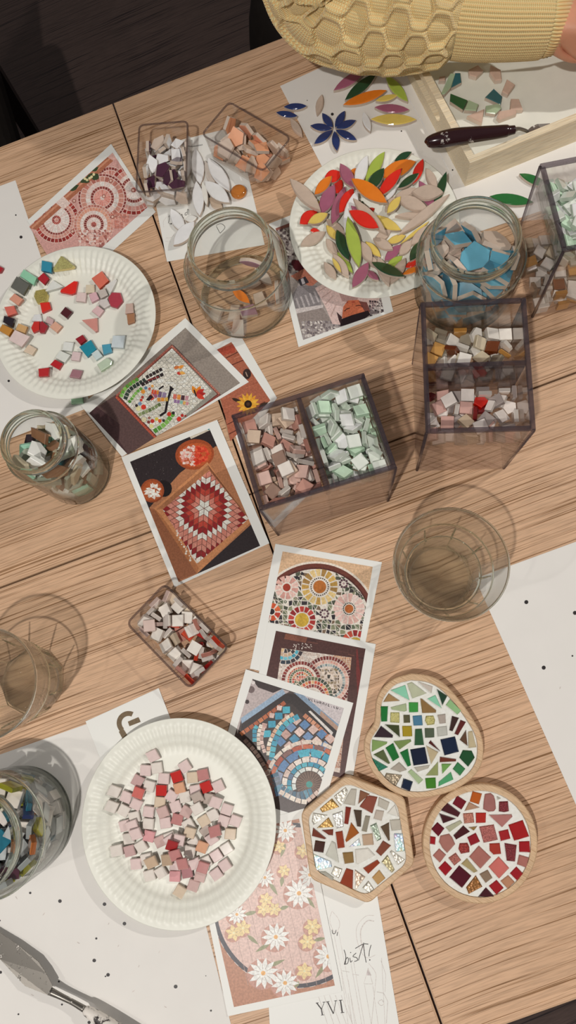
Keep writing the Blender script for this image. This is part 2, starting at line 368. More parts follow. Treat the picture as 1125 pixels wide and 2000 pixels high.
# ------------------------------------------------------------------ paper sheets with printed dots
class Art:
    """Flat print: coloured polygons given where the picture shows them, clipped to the picture's edge."""
    def __init__(s, quad, z): s.q = ccw(quad); s.z = z; s.P = []; s.l = 1; s.hold = False; s.f = lambda p: p
    def clip(s, p):
        for i in range(len(s.q)):
            a, b = s.q[i], s.q[(i+1) % len(s.q)]; o = []
            sd = lambda r: (b[0]-a[0])*(r[1]-a[1])-(b[1]-a[1])*(r[0]-a[0])
            for k in range(len(p)):
                c, d = p[k], p[(k+1) % len(p)]; e, g = sd(c), sd(d)
                if e >= 0: o.append(c)
                if (e > 0 > g) or (e < 0 < g):
                    t = e/(e-g); o.append((c[0]+(d[0]-c[0])*t, c[1]+(d[1]-c[1])*t))
            p = o
            if len(p) < 3: return []
        return p
    def poly(s, pts, c, raw=False):
        p = s.clip(list(pts if raw else s.f(pts)))
        if not s.hold: s.l += 1
        if len(p) > 2: s.P.append((p, c, s.l))
    def fill(s, c): s.poly(s.q, c, True)
    def batch(s, on): s.l += 1; s.hold = on
    def disc(s, x, y, r, c, n=20, sy=1, rot=0):
        a = [2*math.pi*k/n for k in range(n)]
        s.poly([(x+r*math.cos(t)*math.cos(rot)-r*sy*math.sin(t)*math.sin(rot), y+r*math.cos(t)*math.sin(rot)+r*sy*math.sin(t)*math.cos(rot)) for t in a], c)
    def arc(s, x, y, r0, r1, a0, a1, c, m=3):
        A = [a0+(a1-a0)*k/m for k in range(m+1)]
        s.poly([(x+r1*math.cos(t), y+r1*math.sin(t)) for t in A]+[(x+r0*math.cos(t), y+r0*math.sin(t)) for t in A[::-1]], c)
    def ring(s, x, y, r0, r1, n, cols, gap=.12, a0=0, a1=2*math.pi, rnd=None):
        rr = rnd or random.Random(n); s.batch(True); d = (a1-a0)/n
        for k in range(n):
            c = cols if isinstance(cols, str) else rr.choice(cols)
            s.arc(x, y, r0, r1, a0+d*(k+gap/2), a0+d*(k+1-gap/2), c, 2)
        s.batch(False)
    def line(s, pts, w, c):
        """A brush line of even width."""
        n = len(pts); A, B = [], []
        for i, (x, y) in enumerate(pts):
            q, r = pts[max(i-1, 0)], pts[min(i+1, n-1)]; dx, dy = r[0]-q[0], r[1]-q[1]; l = math.hypot(dx, dy) or 1
            A.append((x-dy/l*w/2, y+dx/l*w/2)); B.append((x+dy/l*w/2, y-dx/l*w/2))
        s.batch(True)
        for i in range(n-1): s.poly([A[i], A[i+1], B[i+1], B[i]], c)
        s.batch(False)
    def curve(s, pts, w, c, m=5): s.line([tuple(p) for p in spline(pts, m)], w, c)
    def leaf(s, x, y, a, l, w, c, off=0):
        u = (math.cos(a), math.sin(a)); pts = []
        for k in range(7): t = k/6; pts.append((off+l*t, w/2*math.sin(math.pi*t**.8)))
        full = pts+[(t, -h) for t, h in pts[-2:0:-1]]
        s.poly([(x+u[0]*t-u[1]*h, y+u[1]*t+u[0]*h) for t, h in full], c)
    def tiles(s, pts, w, n, cols, gap=.14, rnd=None):
        """A row of square pieces along a curve."""
        P = [tuple(p) for p in spline(pts, 12)]; acc = [0]
        for i in range(1, len(P)): acc.append(acc[-1]+math.hypot(P[i][0]-P[i-1][0], P[i][1]-P[i-1][1]))
        def at(d):
            for i in range(1, len(P)):
                if acc[i] >= d or i == len(P)-1:
                    t = (d-acc[i-1])/((acc[i]-acc[i-1]) or 1); a, b = P[i-1], P[i]; l = math.hypot(b[0]-a[0], b[1]-a[1]) or 1
                    return (a[0]+(b[0]-a[0])*t, a[1]+(b[1]-a[1])*t), ((b[0]-a[0])/l, (b[1]-a[1])/l)
        rr = rnd or random.Random(n); s.batch(True); d = acc[-1]/n
        for k in range(n):
            (ax, ay), (ux, uy) = at(d*(k+gap/2)); (bx, by), (vx, vy) = at(d*(k+1-gap/2)); h = w/2
            s.poly([(ax-uy*h, ay+ux*h), (bx-vy*h, by+vx*h), (bx+vy*h, by-vx*h), (ax+uy*h, ay-ux*h)], cols if isinstance(cols, str) else rr.choice(cols))
        s.batch(False)
    def build(s, parent, name='picture'):
        V, F, C = [], [], []; o = parent.location; st = .00020/max(s.l, 1)
        for p, c, l in s.P:
            b = len(V); V += [tuple(W(x, y, s.z+.00003+l*st)-o) for x, y in p]
            idx = tuple(range(b, b+len(p)))
            if area([(V[i][0], V[i][1]) for i in idx]) < 0: idx = idx[::-1]
            F.append(idx); C += list(col(c))*len(p)
        me = mesh(name, V, F, PRINT); a = me.color_attributes.new('ink', 'FLOAT_COLOR', 'CORNER'); a.data.foreach_set('color', C)
        return link(name, me, parent)
def flat(name, label, cat, quad, z, m, th=.0003, group=None):
    P = [W(x, y, z) for x, y in quad]; c = sum(P, Vector())/len(P); c.z = TZ+z-th
    V, F, fm = prism_vf([(q.x-c.x, q.y-c.y) for q in P], 0, th, .00003)
    return tag(link(name, mesh(name, V, F, m), None, c), label, cat, group)
INK = '2e2a2b'
def sheet(label, quad, z, dots, marks=(), extra=None):
    o = flat('paper_sheet', label, 'paper', quad, z, PAPER, .00015)
    a = Art(quad, z)
    a.batch(True)
    for x, y, r in dots: a.disc(x, y, r, INK, 10)
    for x, y, r in marks: a.leaf(x, y, r*1.7, 6+r % 3, 2, 'c6beb8')
    a.batch(False)
    if extra: extra(a)
    a.build(o, 'printed_dots'); return o
sheet('white dotted sheet under the plate of scattered tiles, reaching the far edge of its table', [(-190, 434), (30, 352), (178, 794), (-40, 880)], .0003,
      [(41, 463, 3), (31, 420, 1.5), (17, 744, 2.4)])
sheet('white dotted sheet beneath the petal plate, laid petals and daisy of blue petals', [(547, 168), (805, 50), (990, 420), (738, 535)], .0003, [(649, 223, 3), (784, 256, 1.4), (600, 196, 1)])
sheet('white sheet under the wooden tray, creased along its edge', [(772, 176), (1180, -30), (1300, 330), (884, 470)], .0006, [(884, 332, 1.6)],
      extra=lambda a: a.line([(786, 170), (884, 345)], 1.2, 'eae4df'))
sheet('white dotted sheet beside the tumbler of water, reaching out past the coasters', [(928, 1130), (1300, 994), (1500, 1420), (1133, 1590)], .0003,
      [(1028, 1176, 4), (1123, 1197, 4), (1062, 1304, 4), (1118, 1281, 1.8)], [(1093, 1346, 3), (1040, 1420, 4)])
sheet('white dotted sheet under the plate of pink tiles and the plaster-smeared palette knife', [(-220, 1551), (292, 1371), (460, 2036), (-120, 2200)], .0003,
      [(18, 1724, 2.2), (59, 1744, 2.4), (117, 1760, 3.6), (204, 1766, 3.6), (243, 1804, 3.6), (188, 1833, 2.2), (184, 1876, 3.6), (211, 1904, 3.6), (206, 1907, 1.6),
       (343, 1927, 3.8), (412, 1974, 2), (121, 1962, 2), (36, 1981, 1.8), (1, 1899, 3), (174, 1997, 3.2), (115, 1917, 2), (0, 1798, 1.5), (402, 1906, 1)],
      [(30, 1750, 8), (88, 1782, 5), (211, 1807, 3), (258, 1938, 7), (320, 1965, 4), (230, 1850, 3), (60, 1942, 4), (310, 1862, 3), (150, 1840, 4), (270, 1890, 3)])
# ------------------------------------------------------------------ printed cards
def card(label, quad, z, pic, draw, cat='photo', name='photo_print'):
    o = flat(name, label, cat, quad, z, CARDM); a = Art(pic, z); draw(a); a.build(o); return o
rnd = random.Random(7)
def shards(a, x0, y0, x1, y1, step, cols, shrink=.86, rr=None, skip=None):
    """Broken pieces filling an area, four-sided, with gaps."""
    rr = rr or random.Random(3); nx, ny = int((x1-x0)/step), int((y1-y0)/step)
    g = {(i, j): (x0+(i+rr.uniform(-.33, .33))*step, y0+(j+rr.uniform(-.33, .33))*step) for i in range(nx+1) for j in range(ny+1)}
    a.batch(True)
    for i in range(nx):
        for j in range(ny):
            q = [g[i, j], g[i+1, j], g[i+1, j+1], g[i, j+1]]
            for t in ([q[:3], [q[0], q[2], q[3]]] if rr.random() < .45 else [q]):
                c = (sum(p[0] for p in t)/len(t), sum(p[1] for p in t)/len(t))
                if skip and skip(*c): continue
                a.poly([(c[0]+(x-c[0])*shrink, c[1]+(y-c[1])*shrink) for x, y in t], rr.choice(cols))
    a.batch(False)

def d_scallop(a):
    a.f = cr(0, 250, 2.8125); a.fill('c99a92')
    a.poly([(160, 540), (618, 135), (640, 165), (190, 575)], 'd3a79c')
    def fan(x, y, rs):
        a.disc(x, y, rs[0][1]+4, 'd9b9ae', 28)
        for r0, r1, n, c in rs: a.ring(x, y, r0, r1, n, c, .16)
    red, dk, pink, wht, tan = ['9a3a34', '86302d', 'a8483f'], ['7c3733', '8d4540'], ['c98b80', 'd6a095', 'bd7b70'], ['e2d5ce', 'd8c6bf'], ['b9776a', 'a9685c', 'c28a7b']
    fan(605, 295, [(66, 80, 30, dk), (14, 62, 22, pink), (0, 10, 6, red)])
    fan(735, 340, [(118, 136, 30, red), (92, 114, 30, pink), (72, 88, 30, wht), (56, 70, 30, dk), (16, 52, 24, wht), (0, 13, 8, red)])
    fan(562, 385, [(122, 132, 44, dk), (92, 118, 26, tan), (66, 90, 18, wht), (50, 64, 24, dk), (12, 46, 18, ['cf8478', 'd8968a']), (0, 10, 6, wht)])
    fan(310, 505, [(104, 124, 34, red), (84, 100, 34, ['cf9d90', 'c78d80']), (72, 82, 34, dk), (26, 70, 26, wht), (12, 24, 14, red), (0, 9, 6, pink)])
    fan(515, 530, [(96, 108, 40, tan), (76, 93, 34, ['d59c86', 'cf8f78']), (58, 74, 26, wht), (40, 54, 26, dk), (18, 38, 18, wht), (0, 14, 8, red)])
    shards(a, 430, 560, 620, 680, 14, ['c9948a', 'd9b3a8', '9d6058', 'e0cac2'])
    shards(a, 610, 470, 720, 560, 16, ['cc8474', 'd89f90', 'c07c6e'])
    for x, y in ((407, 400), (398, 568), (618, 488), (570, 375), (608, 290), (730, 342)): a.disc(x, y, 11, '8e5549', 10); a.disc(x, y, 7, 'd9b3a5', 10)
    a.poly([(158, 548), (590, 160), (622, 180), (200, 560)], 'a8694f'); a.poly([(170, 545), (598, 164), (606, 170), (180, 551)], 'c58a6e')
    a.poly([(302, 408), (345, 372), (388, 415), (348, 446)], 'dcc6bd')
    for x, y, t, l in ((385, 345, -.6, 60), (440, 300, -.5, 70), (478, 285, -.9, 50), (500, 270, .2, 44), (505, 235, -.5, 42), (455, 285, .3, 40), (520, 250, .9, 36)): a.leaf(x, y, t, l, 26, '3d4a31')
    for x, y in ((478, 285), (492, 276), (466, 278), (515, 255), (503, 268)): a.disc(x, y, 8, 'd8cf9f', 6)
card('postcard of pink mosaic fans, beside the plate of scattered tiles', [(53, 431), (217, 281), (304, 414), (139, 564)], .0009, [(57, 442), (220, 298), (288, 405), (124, 549)], d_scallop)

def d_flower_girl(a):
    a.f = cr(520, 410, 4.327); a.fill('9b918c')
    shards(a, 60, 130, 330, 560, 26, ['d8cfc9', '4f3f42', '8a8183', 'b9afaa', '6b5e60'], .8)
    a.poly([(60, 130), (230, 90), (240, 130), (80, 175)], '8d5a50')
    for x, y, r in ((270, 470, 46), (240, 450, 30), (300, 500, 34)): a.disc(x, y, r, '5d2028', 9)
    a.poly([(205, 560), (330, 490), (440, 600), (380, 650), (270, 600)], 'b97560')
    a.poly([(268, 590), (330, 562), (362, 612), (290, 645)], '38343a'); a.poly([(290, 585), (312, 575), (330, 620), (306, 632)], 'b5aeb0')
    a.poly([(200, 745), (270, 640), (430, 640), (470, 830), (250, 860)], '7f797a')
    for k in range(6): a.line([(215+k*38, 760-k*14), (245+k*40, 850-k*14)], 16, 'aaa3a3')
    a.poly([(235, 870), (470, 815), (560, 960), (305, 1070)], '8c817c'); a.poly([(232, 838), (480, 800), (480, 825), (240, 880)], 'c2b9b6')
    shards(a, 300, 940, 660, 1120, 22, ['c9c2bd', '6e6568', '9a9292'], .8)
    a.poly([(410, 660), (540, 600), (960, 700), (950, 800), (860, 860), (640, 970), (560, 965), (490, 800)], 'cdb4ae')
    for q in (((440, 690), (520, 640)), ((470, 740), (545, 690)), ((500, 800), (560, 730)), ((545, 900), (590, 800))): a.line(q, 9, 'b3968f')
    a.poly([(610, 690), (700, 660), (800, 720), (740, 790), (640, 770)], 'ad8d88')
    a.poly([(640, 915), (650, 820), (690, 765), (780, 760), (835, 820), (850, 870), (760, 930)], 'c56d4d')
    a.poly([(780, 770), (850, 780), (880, 860), (845, 880)], '7a4a44')
    a.poly([(625, 985), (630, 925), (720, 890), (860, 850), (880, 885), (800, 940)], '281c20'); a.poly([(595, 862), (640, 905), (630, 970), (612, 930)], '3d2a2c')
    a.line([(660, 855), (682, 836), (706, 830)], 7, '4a2a26'); a.line([(755, 812), (785, 806), (815, 816)], 7, '4a2a26'); a.line([(680, 790), (690, 775)], 9, '8f3f36'); a.line([(725, 780), (748, 776)], 10, '9c3c35')
    a.line([(722, 820), (730, 790)], 5, 'a4573f')
    shards(a, 870, 760, 1000, 900, 20, ['3b3136', 'c4b8b4', '6f6266', 'e0d8d3'], .82)
card('postcard of a woman among flowers, upside down under the petal plate', [(525, 437), (709, 365), (768, 608), (583, 678)], .0009, [(538, 446), (702, 384), (750, 609), (592, 664)], d_flower_girl)

def d_sunflower(a):
    a.f = cr(150, 610, 2.744); a.fill('a5614a')
    for q in (((755, 200), (860, 170)), ((800, 245), (900, 195)), ((790, 300), (930, 240)), ((830, 560), (1010, 480)), ((770, 620), (1000, 500)), ((800, 660), (1000, 560))): a.line(q, 5, '5d2f26')
    for k in range(40):
        x, y = rnd.uniform(760, 1010), rnd.uniform(170, 690); a.line([(x, y), (x+40, y-18)], 3, rnd.choice(['b9745a', '8f4e3b', 'c28068']))
    a.poly([(750, 200), (850, 165), (848, 215), (770, 235)], 'a44a38')
    a.disc(912, 330, 22, '3a2a28', 12, 1.3); a.line([(905, 320), (915, 345)], 5, 'a8907e')
    a.poly([(735, 545), (790, 540), (800, 575), (740, 580)], '32261f'); a.leaf(745, 560, .1, 50, 18, 'c9bfae')
    a.leaf(830, 460, .4, 70, 18, '3b2b22'); a.leaf(975, 505, -.4, 60, 16, '3b2b22')
    for k in range(15): a.leaf(918, 492, k*.419, 56, 19, ['e0a83f', 'd69432'][k % 2], 8)
    a.disc(918, 492, 21, '2a1a14', 14); a.disc(918, 492, 10, '4a3222', 10)
card('postcard of a sunflower on orange planks, half under the dragonfly postcard', [(400, 680), (468, 652), (541, 777), (470, 880)], .0006, [(410, 690), (452, 668), (528, 782), (450, 862)], d_sunflower)

def d_dragonfly(a):
    a.f = cr(150, 610, 2.744); a.fill('7c7068')
    a.poly([(500, 160), (582, 82), (875, 378), (770, 440), (620, 290)], '8f857c'); a.poly([(60, 540), (210, 440), (440, 700), (275, 765)], '5b4644')
    a.poly([(65, 540), (100, 500), (230, 600), (228, 690), (275, 762)], '4a3436')
    a.poly([(500, 180), (520, 175), (800, 470), (640, 600), (620, 590)], '5a4f4b')
    a.poly([(205, 452), (510, 172), (770, 440), (440, 698)], '6e3a33')
    a.tiles([(212, 448), (508, 180)], 10, 26, '9c5a4e'); a.tiles([(508, 180), (765, 438)], 10, 26, 'b0705f'); a.tiles([(210, 452), (440, 692)], 12, 24, 'b85540'); a.tiles([(440, 692), (765, 440)], 9, 26, '8d4a40')
    q = [(226, 447), (510, 192), (752, 438), (442, 678)]; a.poly(q, '8d8a80')
    # white pieces in the panel's own directions
    rr = random.Random(5); u, v2 = (510-226, 192-447), (442-226, 678-447); n = 19
    g = {(i, j): ((i+(rr.uniform(-.33, .33) if 0 < i < n else 0))/n, (j+(rr.uniform(-.33, .33) if 0 < j < n else 0))/n) for i in range(n+1) for j in range(n+1)}
    M2 = lambda s, t: (226+u[0]*s+v2[0]*t, 447+u[1]*s+v2[1]*t)
    a.batch(True)
    for i in range(n):
        for j in range(n):
            k = [g[i, j], g[i+1, j], g[i+1, j+1], g[i, j+1]]
            for t in (k[:3], [k[0], k[2], k[3]]):
                c = (sum(p[0] for p in t)/3, sum(p[1] for p in t)/3)
                a.poly([M2(c[0]+(x-c[0])*.86, c[1]+(y-c[1])*.86) for x, y in t], rr.choice(['dcd8cd', 'd2cdc1', 'e4e0d6', 'c9c5b8']))
    a.batch(False)
    gr, dk = ['5f9a3f', '7db155', '4f8737'], ['2f3a33', '39463d', '26302c']
    a.tiles([(235, 455), (262, 405), (330, 355)], 20, 7, gr); a.tiles([(258, 468), (285, 415), (370, 360)], 22, 8, dk); a.tiles([(278, 485), (320, 430), (350, 405)], 16, 6, gr)
    a.tiles([(370, 350), (458, 303)], 18, 5, ['2c2526', '39302f']); a.tiles([(345, 390), (465, 330)], 18, 6, ['2c2526', '3a2c2c']); a.tiles([(380, 365), (440, 345)], 10, 4, '7a3030')
    a.tiles([(330, 550), (400, 520), (450, 490)], 18, 7, ['76855a', '8f9b6c', '5d6d44']); a.tiles([(412, 640), (470, 600), (520, 540)], 24, 6, gr); a.tiles([(450, 668), (520, 630), (560, 590)], 20, 7, ['a9c79a', '8fb77c', 'c2d6b5'])
    for x, y, r, c in ((355, 425, 12, 'd08a3a'), (370, 405, 9, '5a7f9a'), (390, 410, 8, 'c05a45'), (405, 395, 8, 'd49a55'), (345, 470, 8, 'b93a30'), (358, 508, 14, 'c63a2c'), (338, 490, 10, '7187a8'), (330, 515, 14, 'd7cf9a'), (495, 545, 12, 'c63a2c'), (517, 540, 9, '2f2b2d'), (548, 572, 13, 'c9392b'), (565, 553, 9, 'b0302a'), (582, 555, 6, '8d2d2a'), (405, 583, 11, 'b8332b'), (445, 582, 10, 'cf5a32'), (385, 588, 9, '7a3a36'), (428, 572, 10, 'c9b24d'), (465, 580, 8, '3a3436'), (388, 566, 8, '9c6a5d'), (360, 575, 14, 'cfc7a4'), (400, 610, 12, 'd2c98e'), (352, 455, 8, 'a83f38'), (320, 500, 8, '33272b')): a.disc(x, y, r, c, 10)
    a.line([(445, 555), (475, 535), (485, 480), (505, 410)], 13, '231d1f'); a.line([(440, 412), (465, 395)], 9, '231d1f'); a.poly([(497, 392), (522, 410), (500, 432)], '231d1f')
    a.tiles([(390, 462), (430, 440), (480, 446)], 30, 4, ['6d5575', 'c24b3d', '9b5d74', '8d7c98']); a.tiles([(400, 425), (440, 430)], 22, 3, ['c94f35', 'd3873c']); a.tiles([(430, 468), (490, 466)], 20, 3, ['d08a3a', 'c8a24e']); a.poly([(370, 470), (395, 440), (410, 455), (388, 475)], '2f2529')
    a.tiles([(515, 450), (600, 462)], 26, 4, ['4a3038', 'c46a5e', 'd58a45', 'b98a90']); a.tiles([(520, 475), (600, 490)], 18, 5, ['7fb0a0', 'c98a90', '8d6c96', 'd0a05a'])
    for x, y, t, c in ((520, 300, -.3, 'c46f3c'), (545, 300, -.5, 'd98f3f'), (535, 325, .1, 'b83a30'), (550, 322, .2, 'd6a050')): a.leaf(x, y, t, 34, 18, c)
    for t, c in ((-2.0, 'd9862f'), (-1.1, 'd17a2c'), (-.6, 'b8322a'), (-.1, 'a82c28'), (.5, 'c4402e')): a.leaf(640, 440, t, 52, 26, c)
    a.line([(628, 415), (640, 450)], 8, '2b2022')
card('postcard of a white mosaic panel with a dragonfly, lying between jar and boxes', [(158, 792), (362, 621), (486, 746), (238, 892)], .0012, [(174, 807), (362, 640), (469, 748), (250, 888)], d_dragonfly)

def d_star(a):
    a.f = cr(230, 800, 3.629); a.fill('2e2628')
    for k in range(60): x, y = rnd.uniform(120, 520), rnd.uniform(220, 600); a.disc(x, y, rnd.uniform(1, 3), '6e6563', 5)
    a.poly([(500, 180), (630, 125), (655, 145), (520, 208)], 'c9bfae'); a.poly([(630, 125), (650, 118), (656, 140), (640, 146)], '2f7f86')
    a.poly([(225, 695), (440, 450), (690, 262), (740, 250), (960, 800), (560, 1165), (400, 1250)], 'a8714f')
    a.poly([(262, 705), (300, 735), (560, 1160), (420, 1215), (225, 700)], '8d583c')
    a.disc(325, 560, 60, '1d1718', 14, 1, 0); a.disc(545, 318, 138, '9a4a2a', 26, .78, -.15); a.disc(548, 322, 118, 'b5562f', 26, .72, -.15)
    rr = random.Random(8)
    for k in range(110):
        t, r = rr.random()*6.28, rr.random()**.5; x, y = 540+104*r*math.cos(t), 325+66*r*math.sin(t)-.1*104*r*math.cos(t)
        s = 15; c = rr.choice(['d9a59a', 'e6c9bf', 'c97a6c']) if x < 545 else rr.choice(['c8402c', 'b8301f', 'd85a3c'])
        a.poly([(x+s*math.cos(t+q*1.57), y+s*.8*math.sin(t+q*1.57)) for q in range(4)], c)
    a.disc(245, 575, 84, '8f4526', 22, 1.0); a.disc(245, 577, 70, 'a4512b', 22, 1)
    for k in range(40):
        t, r = rr.random()*6.28, rr.random()**.5; x, y = 250+52*r*math.cos(t), 580+56*r*math.sin(t); a.poly([(x+17*math.cos(t+q*1.9), y+15*math.sin(t+q*1.9)) for q in range(3)], rr.choice(['e4ddd3', 'd8d0c6', 'c9bfb4']))
    a.poly([(258, 702), (635, 372), (945, 795), (560, 1165)], 'c08358'); a.poly([(258, 702), (300, 740), (575, 1120), (560, 1165)], 'a86c45')
    a.poly([(275, 706), (640, 392), (650, 425), (325, 705)], 'a06a48'); a.poly([(640, 392), (945, 790), (930, 775), (650, 430)], '7d4d36')
    inner = [(318, 708), (648, 432), (928, 775), (562, 1092)]; a.poly(inner, '6b3f34')
    old = a.q; a.q = ccw(a.clip(a.f(inner)))
    cx, cyy, s = 612, 700, 39
    shell = ['e6dcd2', 'cf8272', 'b84538', '8f2426', 'e2d8ce', 'c77f6f', 'c98676', '8a2427', 'e0d6cc', 'c88374', 'b9705f', 'c88374', 'd9b0a4']
    E6 = [(s*1.0*math.cos(math.radians(q)), s*1.08*math.sin(math.radians(q))) for q in (-86, -26, 34, 94, 154, 214)]
    a.batch(True)
    for k in range(6):
        e, g = E6[k], E6[(k+1) % 6]
        for i in range(10):
            for j in range(10):
                p = lambda m, n2: (cx+e[0]*m+g[0]*n2, cyy+e[1]*m+g[1]*n2); o = .05
                c = shell[min(i+j, 12)]
                a.poly([p(i+o, j+o), p(i+1-o, j+o), p(i+1-o, j+1-o), p(i+o, j+1-o)], c)
    a.batch(False); a.q = old
    for k in range(14): x, y = 470+k*8+rnd.uniform(-10, 10), 890+k*16; a.disc(x-60, y-30, rnd.uniform(4, 9), 'ddd2c4', 7)
    a.line([(495, 960), (520, 1030), (560, 1085)], 7, 'd8ccbf')
card('postcard of a red and white star mosaic tray with two bowls', [(237, 893), (424, 820), (526, 1061), (341, 1147)], .0015, [(254, 902), (409, 837), (508, 1066), (349, 1137)], d_star)

def d_flowers(a):
    a.f = cr(440, 1050, 3.309); a.fill('d0ae8c')
    for k in range(12): a.line([(330, 120+k*22), (960, 190+k*26)], 3, 'c8a481')
    a.disc(585, 555, 402, 'ddd2c4', 60); a.disc(585, 555, 388, '6a3a30', 60); a.disc(585, 555, 362, '532c28', 60); a.disc(585, 555, 352, 'd9d1c6', 60)
    fl = [(610, 318, 122), (397, 322, 80), (800, 460, 103), (495, 532, 92), (300, 480, 62), (842, 690, 95), (765, 297, 36), (640, 492, 38), (388, 415, 14), (727, 596, 14)]
    shards(a, 250, 190, 940, 700, 31, ['6b7159', '4b4f42', '353135', '86886c', '5c6650', '2f2b31', '75614f'], .80, random.Random(21), lambda x, y: any(math.hypot(x-i, y-j) < r for i, j, r in fl) or math.hypot(x-585, y-555) > 345)
    shards(a, 250, 190, 940, 700, 29, ['332d31', '3f3a38', '55584a'], .78, random.Random(4), lambda x, y: not 312 < math.hypot(x-585, y-555) < 346 or any(math.hypot(x-i, y-j) < r for i, j, r in fl))
    R1 = random.Random(1)
    for x, y, r, c in ((610, 318, 42, 'b06a30'), (397, 322, 25, '9c3c2c'), (800, 460, 28, 'b0612c'), (495, 532, 45, 'c9a53c'), (840, 690, 46, 'c2a23f')): a.disc(x, y, r, c, 22); a.disc(x-3, y-3, r*.55, c, 12)
    a.ring(610, 318, 70, 116, 17, ['c9a75f', 'b8924c', 'd8bd84', '9d7a45'], .24); a.ring(397, 322, 34, 76, 11, ['d3a69a', 'c8958a', 'ddb9ae'], .22)
    a.ring(800, 460, 46, 100, 15, ['dcbbb2', 'e3c9c1', 'cfa79d'], .2); a.ring(495, 532, 53, 88, 14, ['a3302c', '8c2527', 'b8433a'], .22); a.ring(300, 480, 24, 58, 7, ['c2512f', 'b13a2a', 'd0653c'], .26); a.disc(300, 478, 19, '2a2326', 12)
    a.ring(840, 690, 54, 92, 14, ['a3302c', 'c2503a', '8c2527'], .22)
    for x, y, r, n in ((610, 318, 56, 26), (800, 460, 37, 20), (765, 297, 24, 9), (640, 492, 25, 9)):
        a.batch(True)
        for k in range(n): a.disc(x+r*math.cos(k*6.283/n), y+r*math.sin(k*6.283/n), 4.5 if n > 12 else 8, '2c2628' if n > 12 else '5a3e48', 8)
        a.batch(False)
    for x, y in ((765, 297), (640, 492)): a.disc(x, y, 7, 'a88a90', 8)
    for x, y in ((388, 415), (727, 596), (417, 565), (612, 592)): a.disc(x, y, 10, '55604f', 10); a.disc(x, y, 5, 'c8c2b4', 8)
card('postcard of a round mosaic of flowers, topmost of the overlapping postcard column', [(538, 1062), (746, 1098), (694, 1352), (488, 1306)], .0006, [(552, 1077), (728, 1107), (703, 1251), (524, 1215)], d_flowers)

def d_scroll(a):
    a.f = cr(440, 1050, 3.309); a.fill('4d2f2c')
    for k in range(40): x, y = rnd.uniform(260, 900), rnd.uniform(610, 1500); a.line([(x, y), (x+rnd.uniform(20, 70), y+10)], 5, rnd.choice(['5d3a34', '3b2325', '6e443a']))
    a.poly([(390, 620), (530, 645), (520, 680), (380, 655)], '7a4a3a')
    for k in range(30): a.disc(rnd.uniform(440, 560), rnd.uniform(685, 725), rnd.uniform(2, 5), 'cfc4bb', 6)
    for k in range(8): a.line([(850, 720+k*20), (880, 1000+k*60)], 9, '6e2c2a')
    pn = [(363, 714), (816, 775), (740, 1520), (270, 1420)]; a.poly(pn, 'cdbfb4')
    old = a.q; a.q = ccw(a.clip(a.f(pn)))
    shards(a, 260, 700, 830, 1500, 11, ['c3b3a8', 'd8ccc2', 'b9a79b', 'e0d6cd'], .84)
    shards(a, 700, 760, 830, 900, 14, ['b98a68', 'c79a78', 'a9785a'], .84); shards(a, 640, 1180, 800, 1500, 14, ['a9785f', 'b98a70', '8f5f4c'], .84)
    a.ring(390, 700, 95, 118, 20, ['2f3a45', '3c3136'], .16); a.ring(390, 700, 72, 92, 18, ['4fa3b5', '6fb6c4', '3b8ba0'], .16); a.ring(390, 700, 50, 70, 14, ['3a3436', 'c0a58a'], .18); a.ring(390, 700, 20, 46, 10, ['d2b48a', '3f3a3b'], .2)
    a.disc(660, 930, 165, 'd6c7bb', 40); a.ring(660, 930, 140, 164, 50, ['6f2c2a', '7f3833', '5c2426'], .18); a.ring(660, 930, 118, 136, 44, ['c99688', 'd7aea2'], .18); a.ring(660, 930, 98, 114, 40, ['7d8f92', 'a5b0ae', '5f6f72'], .2)
    shards(a, 575, 845, 750, 1020, 21, ['c9b5a2', '3b3a34', '8f7d5d', 'd8c9ba', 'a4917a', '6b5d50'], .78, random.Random(2), lambda x, y: math.hypot(x-660, y-930) > 94)
    a.disc(490, 925, 128, 'd8cbbf', 40); a.ring(490, 925, 104, 126, 36, ['7b2f2c', '8a3a34', '6a2627'], .16); a.ring(490, 925, 78, 88, 34, ['c8684d', '9d4a3a'], .2); a.ring(490, 925, 62, 76, 30, ['58624a', '44503f', '6d7550'], .18); a.ring(490, 925, 44, 58, 20, ['b9503f', 'c98a60', '4a5240'], .2)
    shards(a, 445, 880, 540, 970, 15, ['b9503f', '5d6a4d', 'cfae84', '3f3a38', 'c46a55'], .8, random.Random(9), lambda x, y: math.hypot(x-490, y-925) > 42)
    a.disc(565, 1030, 132, 'd3c4b7', 40); a.ring(565, 1030, 108, 130, 34, ['4f5a45', '66704f', '39443a'], .18); a.ring(565, 1030, 86, 105, 30, ['c2573f', 'cf8a55', 'a8402f', 'd8b080'], .18); a.ring(565, 1030, 62, 82, 26, ['8a3a38', 'a0504a', '6c2a2c'], .18); a.disc(565, 1030, 58, 'd8cec5', 26); a.ring(565, 1030, 20, 54, 14, ['cfc4bb', 'c0b3a9'], .1)
    a.q = old
card('postcard of a dark-framed mosaic of scrolls, middle of the overlapping postcard column', [(523, 1216), (734, 1258), (690, 1514), (478, 1470)], .0010, [(539, 1232), (714, 1267), (672, 1520), (486, 1480)], d_scroll)

